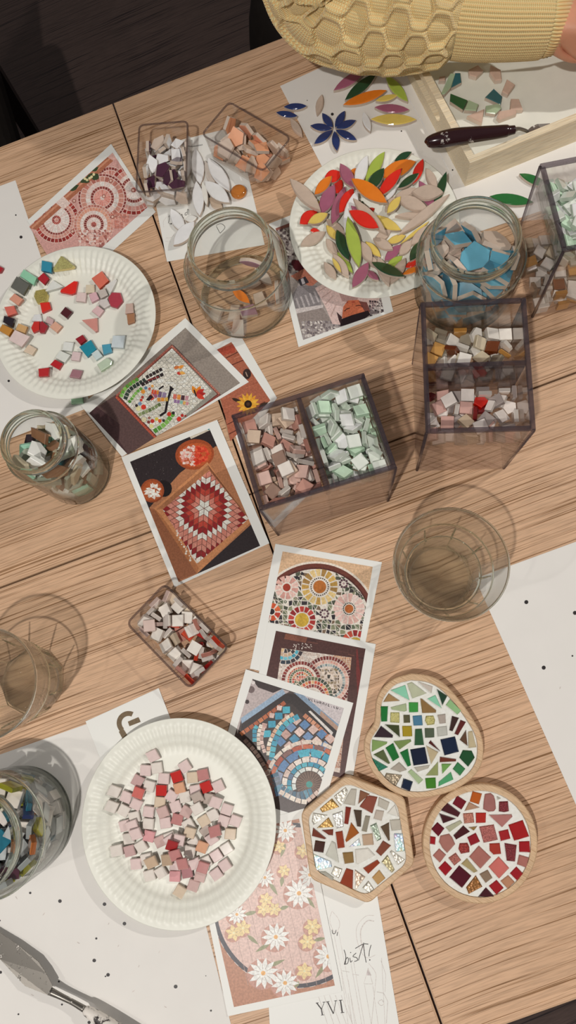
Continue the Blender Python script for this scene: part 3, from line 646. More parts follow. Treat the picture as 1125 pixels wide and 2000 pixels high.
def d_spiral(a):
    a.f = cr(440, 1300, 3.75); a.fill('4a3e3c')
    a.poly([(200, 98), (470, 190), (115, 400), (90, 500), (60, 300)], 'b3a6a4'); a.poly([(190, 90), (430, 165), (350, 200), (240, 160)], '3b3030'); a.disc(190, 175, 26, '6d5d5c', 12); a.disc(160, 265, 16, '3b3030', 10); a.disc(205, 125, 14, 'd8d0cc', 8)
    a.poly([(510, 195), (870, 300), (820, 470), (640, 330)], 'c2b9ba')
    a.poly([(115, 385), (420, 170), (440, 205), (120, 425)], '8fa5ba'); a.poly([(500, 200), (560, 205), (840, 440), (830, 480)], '7f93a8'); a.poly([(700, 330), (830, 450), (820, 490), (690, 370)], 'a98a78')
    a.poly([(120, 430), (440, 205), (510, 205), (820, 480), (800, 560), (480, 280), (110, 510)], '2f2828')
    a.poly([(608, 335), (625, 330), (790, 490), (780, 510)], 'd0cac5')
    a.poly([(105, 515), (470, 275), (500, 290), (770, 560), (690, 900), (560, 1000), (300, 900), (220, 640)], '3d3331')
    a.tiles([(110, 505), (260, 400), (440, 268)], 30, 10, ['b0633f', 'a3583a', 'c07750']); a.tiles([(575, 360), (680, 450), (790, 560)], 32, 8, ['b97a5c', 'c98f72', 'a86a50'])
    blue, teal, cream, pink = ['5a7da5', '6b87ab', '4b86a5', '7f8fb5'], ['3f93ac', '4ba5b8', '3788a4', '57aab8'], ['e0d3c6', 'd6c6b8'], ['cdb0a6', 'd9c0b6', 'b9968d']
    for i in range(5):
        for j in range(4):
            x, y = 520+i*62-j*38, 400+i*34+j*52
            a.poly([(x, y-38), (x+40, y), (x, y+38), (x-40, y)], (blue if (i+j) % 2 else pink)[(i*3+j) % 3])
    for x, y in ((445, 325), (390, 370), (340, 430), (305, 500)): a.poly([(x-26, y-24), (x+28, y-26), (x+30, y+22), (x-24, y+26)], teal[x % 4])
    for x, y in ((400, 310), (345, 365), (455, 375), (290, 440)): a.poly([(x-20, y-20), (x+18, y-14), (x+10, y+20), (x-22, y+16)], pink[x % 3])
    a.tiles([(215, 560), (215, 470), (235, 440)], 30, 4, teal); a.tiles([(245, 620), (245, 500), (265, 430)], 26, 6, cream); a.tiles([(290, 640), (265, 540), (290, 420)], 26, 7, pink)
    a.tiles([(315, 660), (325, 560), (400, 430), (500, 350)], 28, 11, ['dccbb6', 'e3d6c6', 'cfa58a']); a.tiles([(375, 800), (340, 690), (370, 540), (440, 430), (540, 370)], 40, 12, teal); a.tiles([(330, 690), (300, 760), (330, 860), (420, 950)], 28, 8, ['8c5040', 'a06048'])
    c0 = (615, 870); p0 = -math.pi*1.04
    for r0, r1, n, c, a1 in ((298, 326, 14, cream, .0), (262, 294, 12, ['a8523c', '9a4a38', 'b9674c', '7d5a55'], .02), (206, 258, 9, teal[:2]+blue[:2]+['8a93ab'], .05), (164, 200, 11, ['d8c6bb', 'cdb6ab', 'e0d2c8'], .1), (132, 162, 12, teal+['57708a'], .2), (100, 128, 9, ['dcd8d0', 'c9d0cc', 'e3e0d8'], .3)):
        a.ring(*c0, r0, r1, n, c, .12, -math.pi*1.12, a1)
    a.disc(*c0, 97, '5b463d', 30)
    for k in range(26): t = k*.2417; a.line([(c0[0]+24*math.cos(t), c0[1]+24*math.sin(t)), (c0[0]+94*math.cos(t), c0[1]+94*math.sin(t))], 3, '8d7566')
    a.disc(*c0, 24, '3f8d86', 14)
    a.tiles([(350, 790), (400, 900), (520, 960), (640, 930)], 70, 12, ['4b7f95', '5f8ca0', '6f7a85', '46677c']); a.tiles([(395, 920), (520, 985), (600, 1000)], 34, 5, cream); a.tiles([(600, 995), (710, 900)], 34, 4, ['cbb7ac', 'bfa79b'])
    a.tiles([(140, 540), (240, 660), (310, 790), (350, 900)], 30, 12, ['9d8176', '7f675f', 'b3978b'])
    # cropped line of lettering along the top edge
    P0, P1 = (612, 236), (856, 313); word = ('U', 'E', 'C', 'O', 'B', 'A', 'T', 'E', '.', 'C', 'O', '.'); L2 = {'U': [(0, .1), (.2, 1), (.8, 1), (1, .1)], 'E': [(.2, 0), (.2, 1), (.9, 1)], 'C': [(.1, .1), (.3, 1), (.9, .9)], 'O': [(0, .2), (.2, .95), (.8, .95), (1, .2)],
        'B': [(.1, 0), (.1, 1), (.8, .9), (.8, .3), (.1, .3)], 'A': [(0, 1), (.3, .1), (.7, .1), (1, 1)], 'T': [(.5, 0), (.5, 1)], '.': [(.4, .8), (.6, 1)]}
    for k, ch in enumerate(word):
        b = k/len(word); pts = []
        for x, y in L2[ch]:
            s = b+x*.055; pts.append((P0[0]+(P1[0]-P0[0])*s-4*y, P0[1]+(P1[1]-P0[1])*s+15*y))
        a.line(pts, 4.5, INK)
card('postcard of a blue spiral mosaic, lowest of the overlapping postcard column', [(480, 1307), (690, 1373), (608, 1662), (399, 1590)], .0014, [(493, 1326), (671.5, 1383), (606, 1600), (424, 1545)], d_spiral)

def d_flyer(a):
    g = 'c9c2bd'
    a.f = cr(600, 1700, 3.75)
    a.curve([(180, 300), (165, 360), (185, 430), (215, 450), (238, 400), (225, 350), (182, 298)], 4, g); a.line([(190, 440), (330, 1130)], 3, g); a.line([(228, 440), (360, 1130)], 3, g)
    a.curve([(490, 330), (430, 335), (370, 400), (360, 480), (390, 590), (440, 640), (500, 620)], 4, g); a.curve([(490, 372), (440, 370), (395, 430), (395, 520), (420, 590)], 8, g); a.curve([(450, 680), (500, 750), (500, 830), (470, 1130)], 4, g)
    for x, y, x2 in ((320, 680, 400), (340, 670, 420), (420, 840, 470), (480, 840, 520), (250, 740, 300), (300, 800, 350), (545, 640, 570), (300, 900, 330)): a.line([(x, y), (x2, 1130)], 3, g)
    a.poly([(446, 715), (470, 770), (432, 768)], 'bfb6b3'); a.line([(446, 715), (415, 830)], 3, g); a.line([(446, 715), (480, 830)], 3, g); a.line([(415, 832), (482, 832)], 3, g)
    a.line([(250, 735), (310, 745)], 3, g); a.line([(330, 760), (380, 768)], 3, g)
    a.curve([(545, 945), (520, 965), (540, 990), (562, 975), (545, 945)], 4, g); a.line([(510, 890), (560, 900), (590, 960), (580, 1120)], 4, g); a.line([(540, 660), (575, 760), (570, 890)], 3, g)
    for x in range(5): a.line([(80+x*42, 915), (150+x*46, 1130)], 3, g)
    K = '2f2a2a'
    a.curve([(182, 436), (188, 462), (203, 462), (212, 436)], 5, K); a.line([(222, 452), (218, 480)], 5, K)
    a.curve([(270, 582), (282, 625), (280, 678), (272, 685), (290, 640), (302, 650), (296, 680), (278, 688)], 5, K); a.curve([(312, 640), (318, 672), (330, 660)], 5, K); a.disc(318, 602, 4, K, 8)
    a.curve([(358, 605), (335, 630), (362, 640), (368, 658), (345, 668)], 5, K); a.curve([(375, 660), (395, 590), (415, 530)], 5, K); a.curve([(352, 572), (410, 540), (448, 540)], 5, K); a.curve([(412, 535), (420, 610), (432, 675)], 5, K)
    a.curve([(468, 546), (456, 590), (452, 630)], 5, K); a.disc(458, 656, 5, K, 8)
    # YVI in serif capitals, turned with the flyer
    def G(pts, w): a.line([(x*.985+y*.13+66, 972+y*.99-x*.115) for x, y in pts], w, K)
    for seg, w2 in ((((4, 0), (32, 48)), 8), (((60, 0), (34, 48)), 4), (((32, 46), (34, 92)), 8), (((-3, 0), (18, 0)), 4), (((48, 0), (68, 0)), 4), (((24, 92), (46, 92)), 4),
                    (((84, 0), (116, 92)), 8), (((146, 0), (117, 92)), 4), (((74, 0), (98, 0)), 4), (((134, 0), (154, 0)), 4), (((180, 0), (182, 92)), 9), (((168, 0), (194, 0)), 4), (((170, 92), (196, 92)), 4)): G(seg, w2)
FQ = [(512, 1742), (727, 1690), (792, 2075), (533, 2110)]
card('flyer reading YVI and bist! with faint paintbrush drawings', FQ, .0006, FQ, d_flyer, 'flyer', 'flyer')

def d_daisy(a):
    a.f = cr(400, 1570, 3.75); a.fill('ad7c64')
    for k in range(200): x, y = rnd.uniform(90, 960), rnd.uniform(100, 1490); a.disc(x, y, 4, rnd.choice(['b8886f', 'a27158', 'b58269']), 5)
    a.disc(660, 745, 606, '45434a', 80); a.disc(660, 745, 574, 'cfb2a8', 80)
    for k in range(-6, 8):
        x = 640+k*72; a.line([(x-150, 150), (x-20, 760), (x+110, 1330)], 3, 'a98f88')
    a.ring(660, 745, 604, 608, 44, 'c9bdb6', .5)
    fl = [('w', 590, 195, 82), ('y', 545, 315, 46), ('y', 580, 490, 46), ('w', 440, 540, 70), ('w', 770, 520, 84), ('w', 690, 655, 104), ('y', 448, 700, 50), ('y', 430, 772, 50), ('y', 510, 772, 50), ('w', 235, 810, 72), ('y', 280, 910, 58), ('y', 212, 945, 58),
          ('w', 520, 975, 98), ('y', 790, 900, 62), ('y', 752, 1010, 60), ('w', 905, 1118, 100), ('w', 428, 1240, 108), ('w', 588, 1312, 96), ('y', 730, 1225, 60), ('y', 718, 345, 52)]
    for t, x, y, r in fl: a.disc(x-8, y+10, r*1.05, 'b78a7c', 16)
    for x, y, t, l in ((590, 290, 1.9, 110), (470, 570, 1.0, 120), (740, 680, .9, 110), (380, 790, 2.9, 110), (480, 1020, 2.6, 130), (310, 960, .7, 110), (470, 1190, -.4, 130), (880, 1180, 2.2, 120), (800, 1000, -.2, 90), (570, 530, 1.7, 80), (690, 1300, 2.2, 60), (760, 200, 1.9, 80), (550, 770, -.3, 70)): a.leaf(x, y, t, l, 30, '8b8c6b')
    for t, x, y, r in fl:
        n = 11 if t == 'w' else 6; o = rnd.random()
        for k in range(n): a.leaf(x, y, o+k*6.283/n, r, r*(.36 if t == 'w' else .62), 'e4ddd8' if t == 'w' else 'e2c691', r*.08)
        a.batch(True)
        for k in range(n): a.line([(x+r*.3*math.cos(o+(k+.5)*6.283/n), y+r*.3*math.sin(o+(k+.5)*6.283/n)), (x+r*.62*math.cos(o+(k+.5)*6.283/n), y+r*.62*math.sin(o+(k+.5)*6.283/n))], 3, '9b8a82')
        a.batch(False); a.disc(x, y, r*.16, 'd9a566' if t == 'w' else 'e8d5ac', 12)
card('postcard of a daisy mosaic with a dark rim, beside the hexagonal coaster', [(375, 1640), (597, 1578), (668, 1937), (445, 1985)], .0018, [(384, 1642), (584, 1599), (654, 1925), (457, 1967)], d_daisy)

def d_g(a):
    a.f = cr(160, 1335, 6.25); K = '6a583f'
    a.batch(True)
    A = [math.radians(q) for q in range(-66, -237, -9)]
    for p, q in zip(A, A[1:]): a.arc(570, 482, 86, 146, p, q, K, 1)
    a.batch(False); a.poly([(560, 465), (690, 410), (718, 468), (580, 522)], K)
    a.poly([(450, 590), (500, 545), (560, 640), (500, 680)], K)
GQ = [(167, 1409), (310, 1344), (344, 1432), (203, 1500)]
card('cream card with a big olive letter G, tucked under the plate of pink tiles', GQ, .0008, GQ, d_g, 'card', 'greeting_card')

def d_note(a):
    K = '3a3637'
    a.f = cr(300, 380, 6.25); a.curve([(180, 350), (192, 300), (188, 245)], 6, K); a.line([(176, 272), (198, 262)], 5, K); a.curve([(192, 352), (205, 358), (224, 350)], 7, K); a.disc(215, 357, 8, K, 8)
    a.curve([(318, 225), (322, 262), (345, 240), (352, 265)], 6, K); a.curve([(352, 265), (362, 288), (368, 285)], 6, K); a.curve([(415, 215), (388, 225), (385, 250), (410, 240), (415, 182), (428, 190), (430, 250)], 6, K)
    a.line([(765, 385), (810, 470)], 6, K); a.curve([(765, 375), (820, 355), (866, 385), (862, 420), (812, 472)], 6, K)
    a.curve([(160, 270), (120, 330), (125, 400)], 4, 'cdc6c1'); a.curve([(150, 530), (220, 520), (265, 460)], 4, 'c4bdb8'); a.curve([(140, 570), (210, 575)], 4, 'cdc6c1')
    a.f = cr(340, 260, 8.036)
    # the small upside-down line of print
    for k, (w2, h2) in enumerate(((0, 1), (1, 0), (1, 1), (0, 0), (1, 1), (1, 0), (0, 1), (1, 1), (0, 0), (1, 0), (1, 1), (0, 1), (1, 0), (1, 1))):
        x, y = 200+k*18, 228-k*3.4; a.line([(x, y+8), (x+3, y-10-4*h2)], 4, K); a.line([(x+2, y-6), (x+10, y-8+w2*10), (x+11, y+8)], 4, K)
NQ = [(283, 290), (462, 247), (517, 478), (326, 511)]
card('handwritten note card under the white petals and the clear empty jar', NQ, .0006, NQ, d_note, 'card', 'note_card')
# ------------------------------------------------------------------ wooden tray
TRH = .040
tray = thing('wooden_tray', 'pale wooden tray with a slotted end, holding a few ceramic shards', 'tray', W(918, 319, TRH)-Vector((0, 0, TRH)))
_o = W(918, 319, TRH); _ax = (W(1125, 235, TRH)-_o).normalized(); _ay = (W(818, 143, TRH)-_o); _ay = (_ay-_ax*_ay.dot(_ax)).normalized()
def tr(x, y, z): return tuple(_ax*x+_ay*y+Vector((0, 0, z)))
def tray_box(name, x0, x1, y0, y1, z0, z1, m=PINE):
    v, f = box_vf(x0, x1, y0, y1, z0, z1); return link(name, mesh(name, [tr(*p) for p in v], f, m), tray)
TL, TW, TT = .36, .24, .0085
tray_box('base_panel', TT, TL-TT, TT, TW-TT, .004, .009, mat('tray_floor', 'f0e5d2', .6, .2, noise=.02))
tray_box('side_panel', 0, TL, 0, TT, 0, TRH); tray_box('side_panel', 0, TL, TW-TT, TW, 0, TRH)
def slotted(x0, x1):
    # end panel with a long rounded handle slot
    y0, y1, s0, s1, z0, z1 = TT, TW-TT, TW*.5-.040, TW*.5+.040, .017, .031
    n = 8; r = (z1-z0)/2; out = [(y0, 0), (y1, 0), (y1, TRH), (y0, TRH)]
    sl = [(s1-r+r*math.cos(a), z0+r+r*math.sin(a)) for a in [(-.5+k/n)*math.pi for k in range(n+1)]]+[(s0+r+r*math.cos(a), z0+r+r*math.sin(a)) for a in [(.5+k/n)*math.pi for k in range(n+1)]]
    V, F = [], []
    for x in (x0, x1):
        V += [tr(x, a, b) for a, b in out]+[tr(x, a, b) for a, b in sl]
    m = len(sl); st = 4+m
    for s in (0, 1):
        b = s*st; h = m//2
        fs = [[b+0, b+1]+[b+4+k for k in range(0, 1)]+[b+4+m-1], ]
        fs = [[b+1, b+2]+[b+4+k for k in range(h-1, -1, -1)], [b+3, b+0]+[b+4+k for k in range(m-1, h-1, -1)], [b+0, b+1, b+4, b+4+m-1], [b+2, b+3, b+4+h, b+4+h-1]]
        F += fs if s else [q[::-1] for q in fs]
    for k in range(4): F.append((k, (k+1) % 4, st+(k+1) % 4, st+k))
    for k in range(m): j = (k+1) % m; F.append((4+j, 4+k, st+4+k, st+4+j))
    link('end_panel', mesh('end_panel', V, F, PINE), tray)
slotted(0, TT); slotted(TL-TT, TL)

# ------------------------------------------------------------------ paper plates
PR = .0985
def plate_z(r):
    q = r/PR
    pts = ((0, .0018), (.64, .0018), (.70, .0030), (.78, .0085), (.86, .0125), (.94, .0142), (1.0, .0138))
    for (a, x), (b, y) in zip(pts, pts[1:]):
        if q <= b: t = (q-a)/(b-a); t = t*t*(3-2*t); return x+(y-x)*t
    return pts[-1][1]
def plate(label, px, py, zb):
    c = W(px, py, .014+zb); loc = Vector((c.x, c.y, TZ+zb)); n = 432; NF = 72
    rs = [0, .3, .55, .62, .655, .68, .70, .72, .74, .76, .78, .80, .82, .84, .86, .88, .90, .92, .94, .96, .98, .993, 1.0]
    V, F = [], []
    def rim(q): return max(0, min(1, (q-.66)/.05))*max(0, min(1, (.955-q)/.03))
    for side in (0, 1):
        for q in rs:
            for k in range(n):
                a = 2*math.pi*k/n; fl = (.5+.5*math.cos(NF*a))
                fl = fl*fl*(3-2*fl)
                z = plate_z(q*PR)+.0011*rim(q)*(fl-.5)-(.0006 if side else 0)
                V.append((q*PR*math.cos(a), q*PR*math.sin(a), z))
    m = len(rs)
    for s in (0, 1):
        b = s*m*n
        for i in range(m-1):
            for k in range(n):
                j = (k+1) % n; f = (b+i*n+k, b+(i+1)*n+k, b+(i+1)*n+j, b+i*n+j)
                F.append(f if not s else f[::-1])
    for k in range(n):
        j = (k+1) % n; e = (m-1)*n; F.append((e+k, m*n+e+k, m*n+e+j, e+j))
    o = link('paper_plate', mesh('paper_plate', V, F, PLATE, smooth=True), None, loc)
    return tag(o, label, 'plate'), loc
plates = {}
plates['scatter'] = plate('white fluted paper plate holding about fifty scattered coloured glass tiles', 145, 626, .0014)
plates['pink'] = plate('white fluted paper plate heaped with pale pink tiles', 347, 1604, .0022)
plates['petal'] = plate('white fluted paper plate heaped with coloured ceramic petals', 729, 432, .0014)

# ------------------------------------------------------------------ loose pieces: they come to rest on what lies under them
class Rest:
    def __init__(s, x0, y0, x1, y1, floor, cell=.0012):
        s.c = cell; s.x0, s.y0 = x0, y0
        s.nx, s.ny = int((x1-x0)/cell)+1, int((y1-y0)/cell)+1
        X = x0+(np.arange(s.nx)+.5)*cell; Y = y0+(np.arange(s.ny)+.5)*cell
        s.X, s.Y = np.meshgrid(X, Y, indexing='ij'); s.h = np.vectorize(floor)(s.X, s.Y).astype(float)
    def inside(s, p):
        m = np.ones(s.X.shape, bool); p = ccw(p)
        for i in range(len(p)):
            a, b = p[i], p[(i+1) % len(p)]
            m &= ((b[0]-a[0])*(s.Y-a[1])-(b[1]-a[1])*(s.X-a[0])) >= -1e-9
        return m
    def put(s, poly, th, slope=.28):
        m = s.inside(poly); c = (sum(q[0] for q in poly)/len(poly), sum(q[1] for q in poly)/len(poly))
        if not m.any(): return (lambda x, y: float(s.h.min()))
        x, y, h = s.X[m]-c[0], s.Y[m]-c[1], s.h[m]
        best = (h.max(), 0.0, 0.0); A = np.c_[np.ones_like(x), x, y]
        if len(h) > 6:
            k, *_ = np.linalg.lstsq(A, h, rcond=None); g = math.hypot(k[1], k[2]); f = min(1, slope/g) if g > 0 else 1
            for mul in (1, .6, .3):
                bx, by = k[1]*f*mul, k[2]*f*mul; a = (h-bx*x-by*y).max()
                if a < best[0]: best = (a, bx, by)
        a, bx, by = best; a += .00015
        pl = lambda X, Y: a+bx*(X-c[0])+by*(Y-c[1])
        s.h[m] = np.maximum(s.h[m], pl(s.X[m], s.Y[m])+th); return pl
HOURS = ('twelve', 'one', 'two', 'three', 'four', 'five', 'six', 'seven', 'eight', 'nine', 'ten', 'eleven')
def clock(dx, dy, r):
    """Where a piece lies in its heap, said as on a clock face."""
    q = math.hypot(dx, dy)/r
    if q < .16: return 'dead centre'
    k = int(round(math.degrees(math.atan2(dx, -dy))/15)) % 24; h = HOURS[k//2]
    return ('half past %s' % h if k % 2 else "%s o'clock" % h)+(' inner part' if q < .42 else ' midway out' if q < .72 else ' outer edge')
def piece(name, poly, th, mats, label, cat, group, rest=None, z=None, bev=.0007, slope=.28):
    """poly: world x, y outline."""
    if rest is not None: pl = rest.put(inset(poly, .0006), th, slope)
    else: pl = lambda x, y: z
    c = (sum(q[0] for q in poly)/len(poly), sum(q[1] for q in poly)/len(poly)); z0 = pl(*c)
    V, F, fm = prism_vf([(x-c[0], y-c[1]) for x, y in poly], 0, th, bev, lambda x, y: pl(x+c[0], y+c[1])-z0)
    return tag(link(name, mesh(name, V, F, mats, fm), None, (c[0], c[1], TZ+z0)), label, cat, group)
def wpoly(pts, z): return [tuple(W(x, y, z)[:2]) for x, y in pts]

# -------- scattered tiles (plate of scattered tiles)
S = [('teal', 'square tile beside the gold glitter triangle', '2f86a0', 'g', [(318, 210), (385, 222), (378, 287), (310, 275)]),
('gold glitter', 'triangle tile', 'd6c67e', 'x', [(445, 178), (460, 182), (532, 240), (520, 252), (390, 272), (388, 260)]),
('mint green', 'oblong tile above the dark grey one', '8cc4a4', 'g', [(198, 272), (280, 322), (258, 372), (170, 318)]),
('dark grey', 'square glass tile', '5f605a', 'g', [(150, 320), (230, 370), (188, 440), (108, 392)]),
('cherry red', 'square tile touching the clear triangle', 'a8202c', 'g', [(318, 278), (352, 312), (318, 355), (275, 318)]),
('clear pale', 'triangle tile beside the bright red triangle', 'd9ddd6', 'g', [(368, 310), (438, 355), (310, 390)]),
('bright red', 'rounded triangle tile', 'd8261c', 'g', [(512, 314), (535, 318), (520, 395), (490, 405), (415, 390), (418, 376)]),
('gold glitter', 'rounded tile', 'c2b262', 'x', [(250, 385), (310, 372), (332, 410), (322, 455), (260, 470), (238, 425)]),
('scarlet', 'square tile under the gold rounded one', 'd22a20', 'g', [(275, 465), (340, 458), (352, 505), (290, 532)]),
('peach', 'square tile alone below the dark grey one', 'd0937c', 'g', [(130, 430), (185, 465), (150, 508), (95, 470)]),
('coral', 'square tile above the black one', 'cf6a5c', 'g', [(62, 525), (125, 512), (145, 560), (85, 585)]),
('black', 'square glass tile', '241b24', 'g', [(60, 582), (128, 598), (112, 655), (52, 625)]),
('honey', 'square tile touching the black one', 'c9a06c', 'g', [(140, 615), (198, 635), (180, 682), (118, 665)]),
('amber', 'square tile below the black one', 'b98138', 'g', [(50, 640), (118, 670), (90, 720), (28, 685)]),
('pale pink', 'large square tile', 'd8c4c0', 'g', [(125, 670), (222, 710), (170, 785), (85, 740)]),
('beige', 'square tile under the large pale pink one', 'd3bfa8', 'g', [(200, 750), (252, 778), (225, 825), (168, 800)]),
('white', 'square tile above a red pair', 'd7d8d8', 'g', [(235, 545), (280, 540), (290, 592), (218, 588)]),
('tomato red', 'rounded tile of a red pair', 'c02c26', 'g', [(235, 592), (273, 590), (272, 650), (230, 668), (215, 635)]),
('crimson', 'rounded tile of a red pair', '9c2730', 'g', [(290, 588), (330, 622), (305, 670), (275, 668), (274, 600)]),
('lilac pink', 'clear square tile above the crimson one', 'c4a6a6', 'g', [(325, 555), (370, 580), (360, 620), (312, 596)]),
('salmon', 'square tile beside the crimson one', 'd5a48c', 'g', [(380, 590), (428, 625), (390, 668), (342, 630)]),
('maroon', 'small square tile alone near the middle', '4c1a22', 'g', [(450, 490), (498, 525), (460, 570), (415, 535)]),
('coral', 'large square tile', 'd26c58', 'g', [(705, 252), (752, 315), (685, 370), (632, 300)]),
('cream', 'square tile under the large coral one', 'd3c6ae', 'g', [(592, 340), (648, 340), (650, 395), (588, 395)]),
('blush', 'square tile at the end of its cluster', 'd9c3bf', 'g', [(530, 392), (595, 395), (588, 458), (522, 450)]),
('clear', 'long triangle tile beside the large coral one', 'd5d3ce', 'g', [(800, 305), (808, 315), (760, 402), (722, 350)]),
('pink', 'square tile with a cherry side', 'd2aab0', 'g', [(610, 405), (660, 388), (682, 435), (630, 462)]),
('stone grey', 'square tile inside the cluster', 'bdb3ab', 'g', [(672, 380), (722, 364), (743, 410), (692, 436)]),
('rose', 'large rounded tile', 'a83a48', 'g', [(770, 392), (828, 395), (845, 450), (805, 498), (760, 485), (742, 430)]),
('frosted', 'square tile under the stone grey one', 'cbc3bf', 'g', [(690, 442), (735, 434), (758, 478), (715, 502), (675, 470)]),
('rosy pink', 'square tile below the frosted one', 'd5b3b4', 'g', [(672, 482), (715, 515), (680, 560), (630, 520)]),
('dusty pink', 'square tile above the brown one', 'd3b6a9', 'g', [(868, 475), (918, 472), (922, 538), (862, 541)]),
('caramel brown', 'square tile near the flutes', 'b07d5a', 'g', [(872, 544), (928, 540), (930, 600), (880, 612)]),
('pink', 'rounded triangle tile alone', 'c98a80', 'g', [(562, 582), (668, 568), (672, 655), (655, 662)]),
('dark red', 'square tile above the large teal one', '8e1c28', 'g', [(568, 682), (595, 718), (552, 750), (518, 712)]),
('teal blue', 'large square tile', '1f8499', 'g', [(625, 717), (665, 780), (600, 836), (545, 767)]),
('teal', 'square tile beside the pale blue pair', '4a95ad', 'g', [(700, 752), (760, 744), (770, 800), (712, 820)]),
('pale blue', 'large square tile', 'c2ccd0', 'g', [(777, 690), (862, 690), (850, 775), (765, 770)]),
('pale blue', 'small square tile', 'c3d2d2', 'g', [(670, 782), (706, 828), (660, 858), (628, 812)]),
('clear white', 'square tile above the large white one', 'd9dcd6', 'g', [(440, 730), (508, 738), (495, 798), (430, 788)]),
('white', 'large square tile', 'd5d8d1', 'g', [(412, 790), (485, 822), (445, 875), (380, 840)]),
('pale mauve', 'square tile beside the large white one', 'd2bcbc', 'g', [(500, 797), (558, 805), (545, 862), (487, 854)]),
('ruby', 'square tile below the large white one', 'b01e26', 'g', [(378, 852), (432, 880), (405, 922), (345, 888)]),
('ruby', 'square tile lowest on the plate', 'b3262a', 'g', [(280, 930), (352, 920), (350, 980), (285, 985)]),
('mauve', 'square tile lowest beside the flutes', '9c7078', 'g', [(500, 918), (568, 930), (550, 985), (480, 975)]),
('pale green', 'clear oblong tile on the flutes', 'b7c7b0', 'g', [(670, 890), (740, 842), (778, 870), (770, 895), (700, 940)])]
f5 = cr(0, 460, 3.5156); pl_o, pl_c = plates['scatter']; zb = pl_c.z-TZ
rs = Rest(pl_c.x-.1, pl_c.y-.1, pl_c.x+.1, pl_c.y+.1, lambda x, y: zb+.0003+plate_z(math.hypot(x-pl_c.x, y-pl_c.y)))
for cn, what, hx, kd, pts in S:
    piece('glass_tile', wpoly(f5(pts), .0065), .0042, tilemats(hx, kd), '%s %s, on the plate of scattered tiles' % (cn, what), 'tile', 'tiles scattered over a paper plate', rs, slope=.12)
piece('glass_tile', wpoly(f5([(492, 1115), (568, 1106), (570, 1150), (490, 1158)]), .004), .0042, tilemats('a6d3b0', 'g'), 'mint green glass tile on the paper just off the plate of scattered tiles', 'tile', None, z=.0016)
piece('glass_tile', wpoly(f5([(-30, 195), (22, 222), (6, 250), (-46, 262)]), .004), .0042, tilemats('a51f2a', 'g'), 'red glass tile on the dotted sheet beside the plate of scattered tiles', 'tile', None, z=.0005)

# -------- pink tiles
TP = '''425,258,-25,pk 385,335,3,pk 443,322,-8,wh 590,315,-32,pk 343,390,28,mv 480,378,5,pk 548,368,-18,rd 630,372,-5,bg 685,358,-12,rs 403,418,15,wh 562,428,-15,pe 467,440,2,rd 645,440,-10,pk 702,422,-20,rd 765,418,-25,pk
230,440,25,wh 352,450,20,co 283,475,22,pk 520,470,32,pk 590,475,-12,wh 335,512,27,pk 460,502,5,bg 660,475,-25,cl 716,485,10,cl 755,500,22,pk 215,520,25,wh 270,545,28,wh 400,552,8,pk 480,550,-20,cp 542,525,-20,pk 598,552,28,cp 662,530,-28,wh 810,540,18,pk 325,580,-12,wh 738,568,-28,wh 793,600,18,pk 855,600,20,pk 550,592,14,rs 690,600,-32,bg 275,625,-15,pk 322,622,-20,pk 398,615,5,wh 488,610,-8,pk 608,620,-30,wh 345,660,-18,pk 620,658,18,bg 755,645,-15,rs 828,668,5,bg 295,692,-10,wh 402,680,14,pi 702,655,-38,cl 735,690,-35,pk 460,708,-25,cp 512,688,-20,wh 518,700,-32,pk 570,690,12,pk 360,735,-32,wh 638,718,-32,wh 685,732,22,pe 240,750,-10,wh 300,757,-15,mv 540,715,20,rr 560,760,-15,rs 620,755,12,wh 808,745,-32,wh 755,782,-32,pk 335,825,-5,pk 388,800,-12,wh 420,812,-22,tn 500,800,-10,tn 600,800,-12,rs 540,830,3,pk 642,825,-20,pk 690,838,18,rs 700,815,-25,wh 800,832,-35,pk 405,885,-15,wh 465,870,-32,wh 602,870,-10,mr 755,878,-35,pk 538,890,2,pi 670,890,15,cp 635,938,18,cp 565,968,30,bg'''
PC = {'pk': ('pale pink', 'd9c3bf'), 'wh': ('off-white', 'ddd3ca'), 'mv': ('dusty mauve', 'c0a09d'), 'rd': ('bright red', 'bb2b26'), 'bg': ('beige', 'd2bfa8'), 'rs': ('rose', 'b97f7c'), 'pe': ('peach', 'd3a080'), 'co': ('coral', 'c86a62'), 'cl': ('clear', 'b5a69c'),
      'cp': ('clear pink', 'c7a9a3'), 'pi': ('strong pink', 'd69c9e'), 'tn': ('tan', 'c2a98f'), 'rr': ('deep red', '9c2f30'), 'mr': ('mauve rose', 'a9777a')}
f6 = cr(140, 1380, 2.6786); _, pc = plates['pink']; zb2 = pc.z-TZ
rs = Rest(pc.x-.1, pc.y-.1, pc.x+.1, pc.y+.1, lambda x, y: zb2+.0003+plate_z(math.hypot(x-pc.x, y-pc.y)))
items = [t.split(',') for t in TP.split()]
over = {'rd', 'pe', 'rs', 'tn', 'cp', 'co'}
items.sort(key=lambda t: (t[3] in over)+(t[3] in ('tn', 'cp')))
for x, y, a, k in items:
    x, y, a = float(x), float(y), -math.radians(float(a)); s = 28.5; cn, hx = PC[k]
    q = [(x+s*(u*math.cos(-a)-v*math.sin(-a)), y+s*(u*math.sin(-a)+v*math.cos(-a))) for u, v in ((-1, -1), (1, -1), (1, 1), (-1, 1))]
    piece('glass_tile', wpoly(f6(q), .009), .0042, tilemats(hx, 'g'), '%s tile, %s of the lower plate heap' % (cn, clock(x-530, y-610, 400)), 'tile', 'tiles heaped on the lower paper plate', rs)

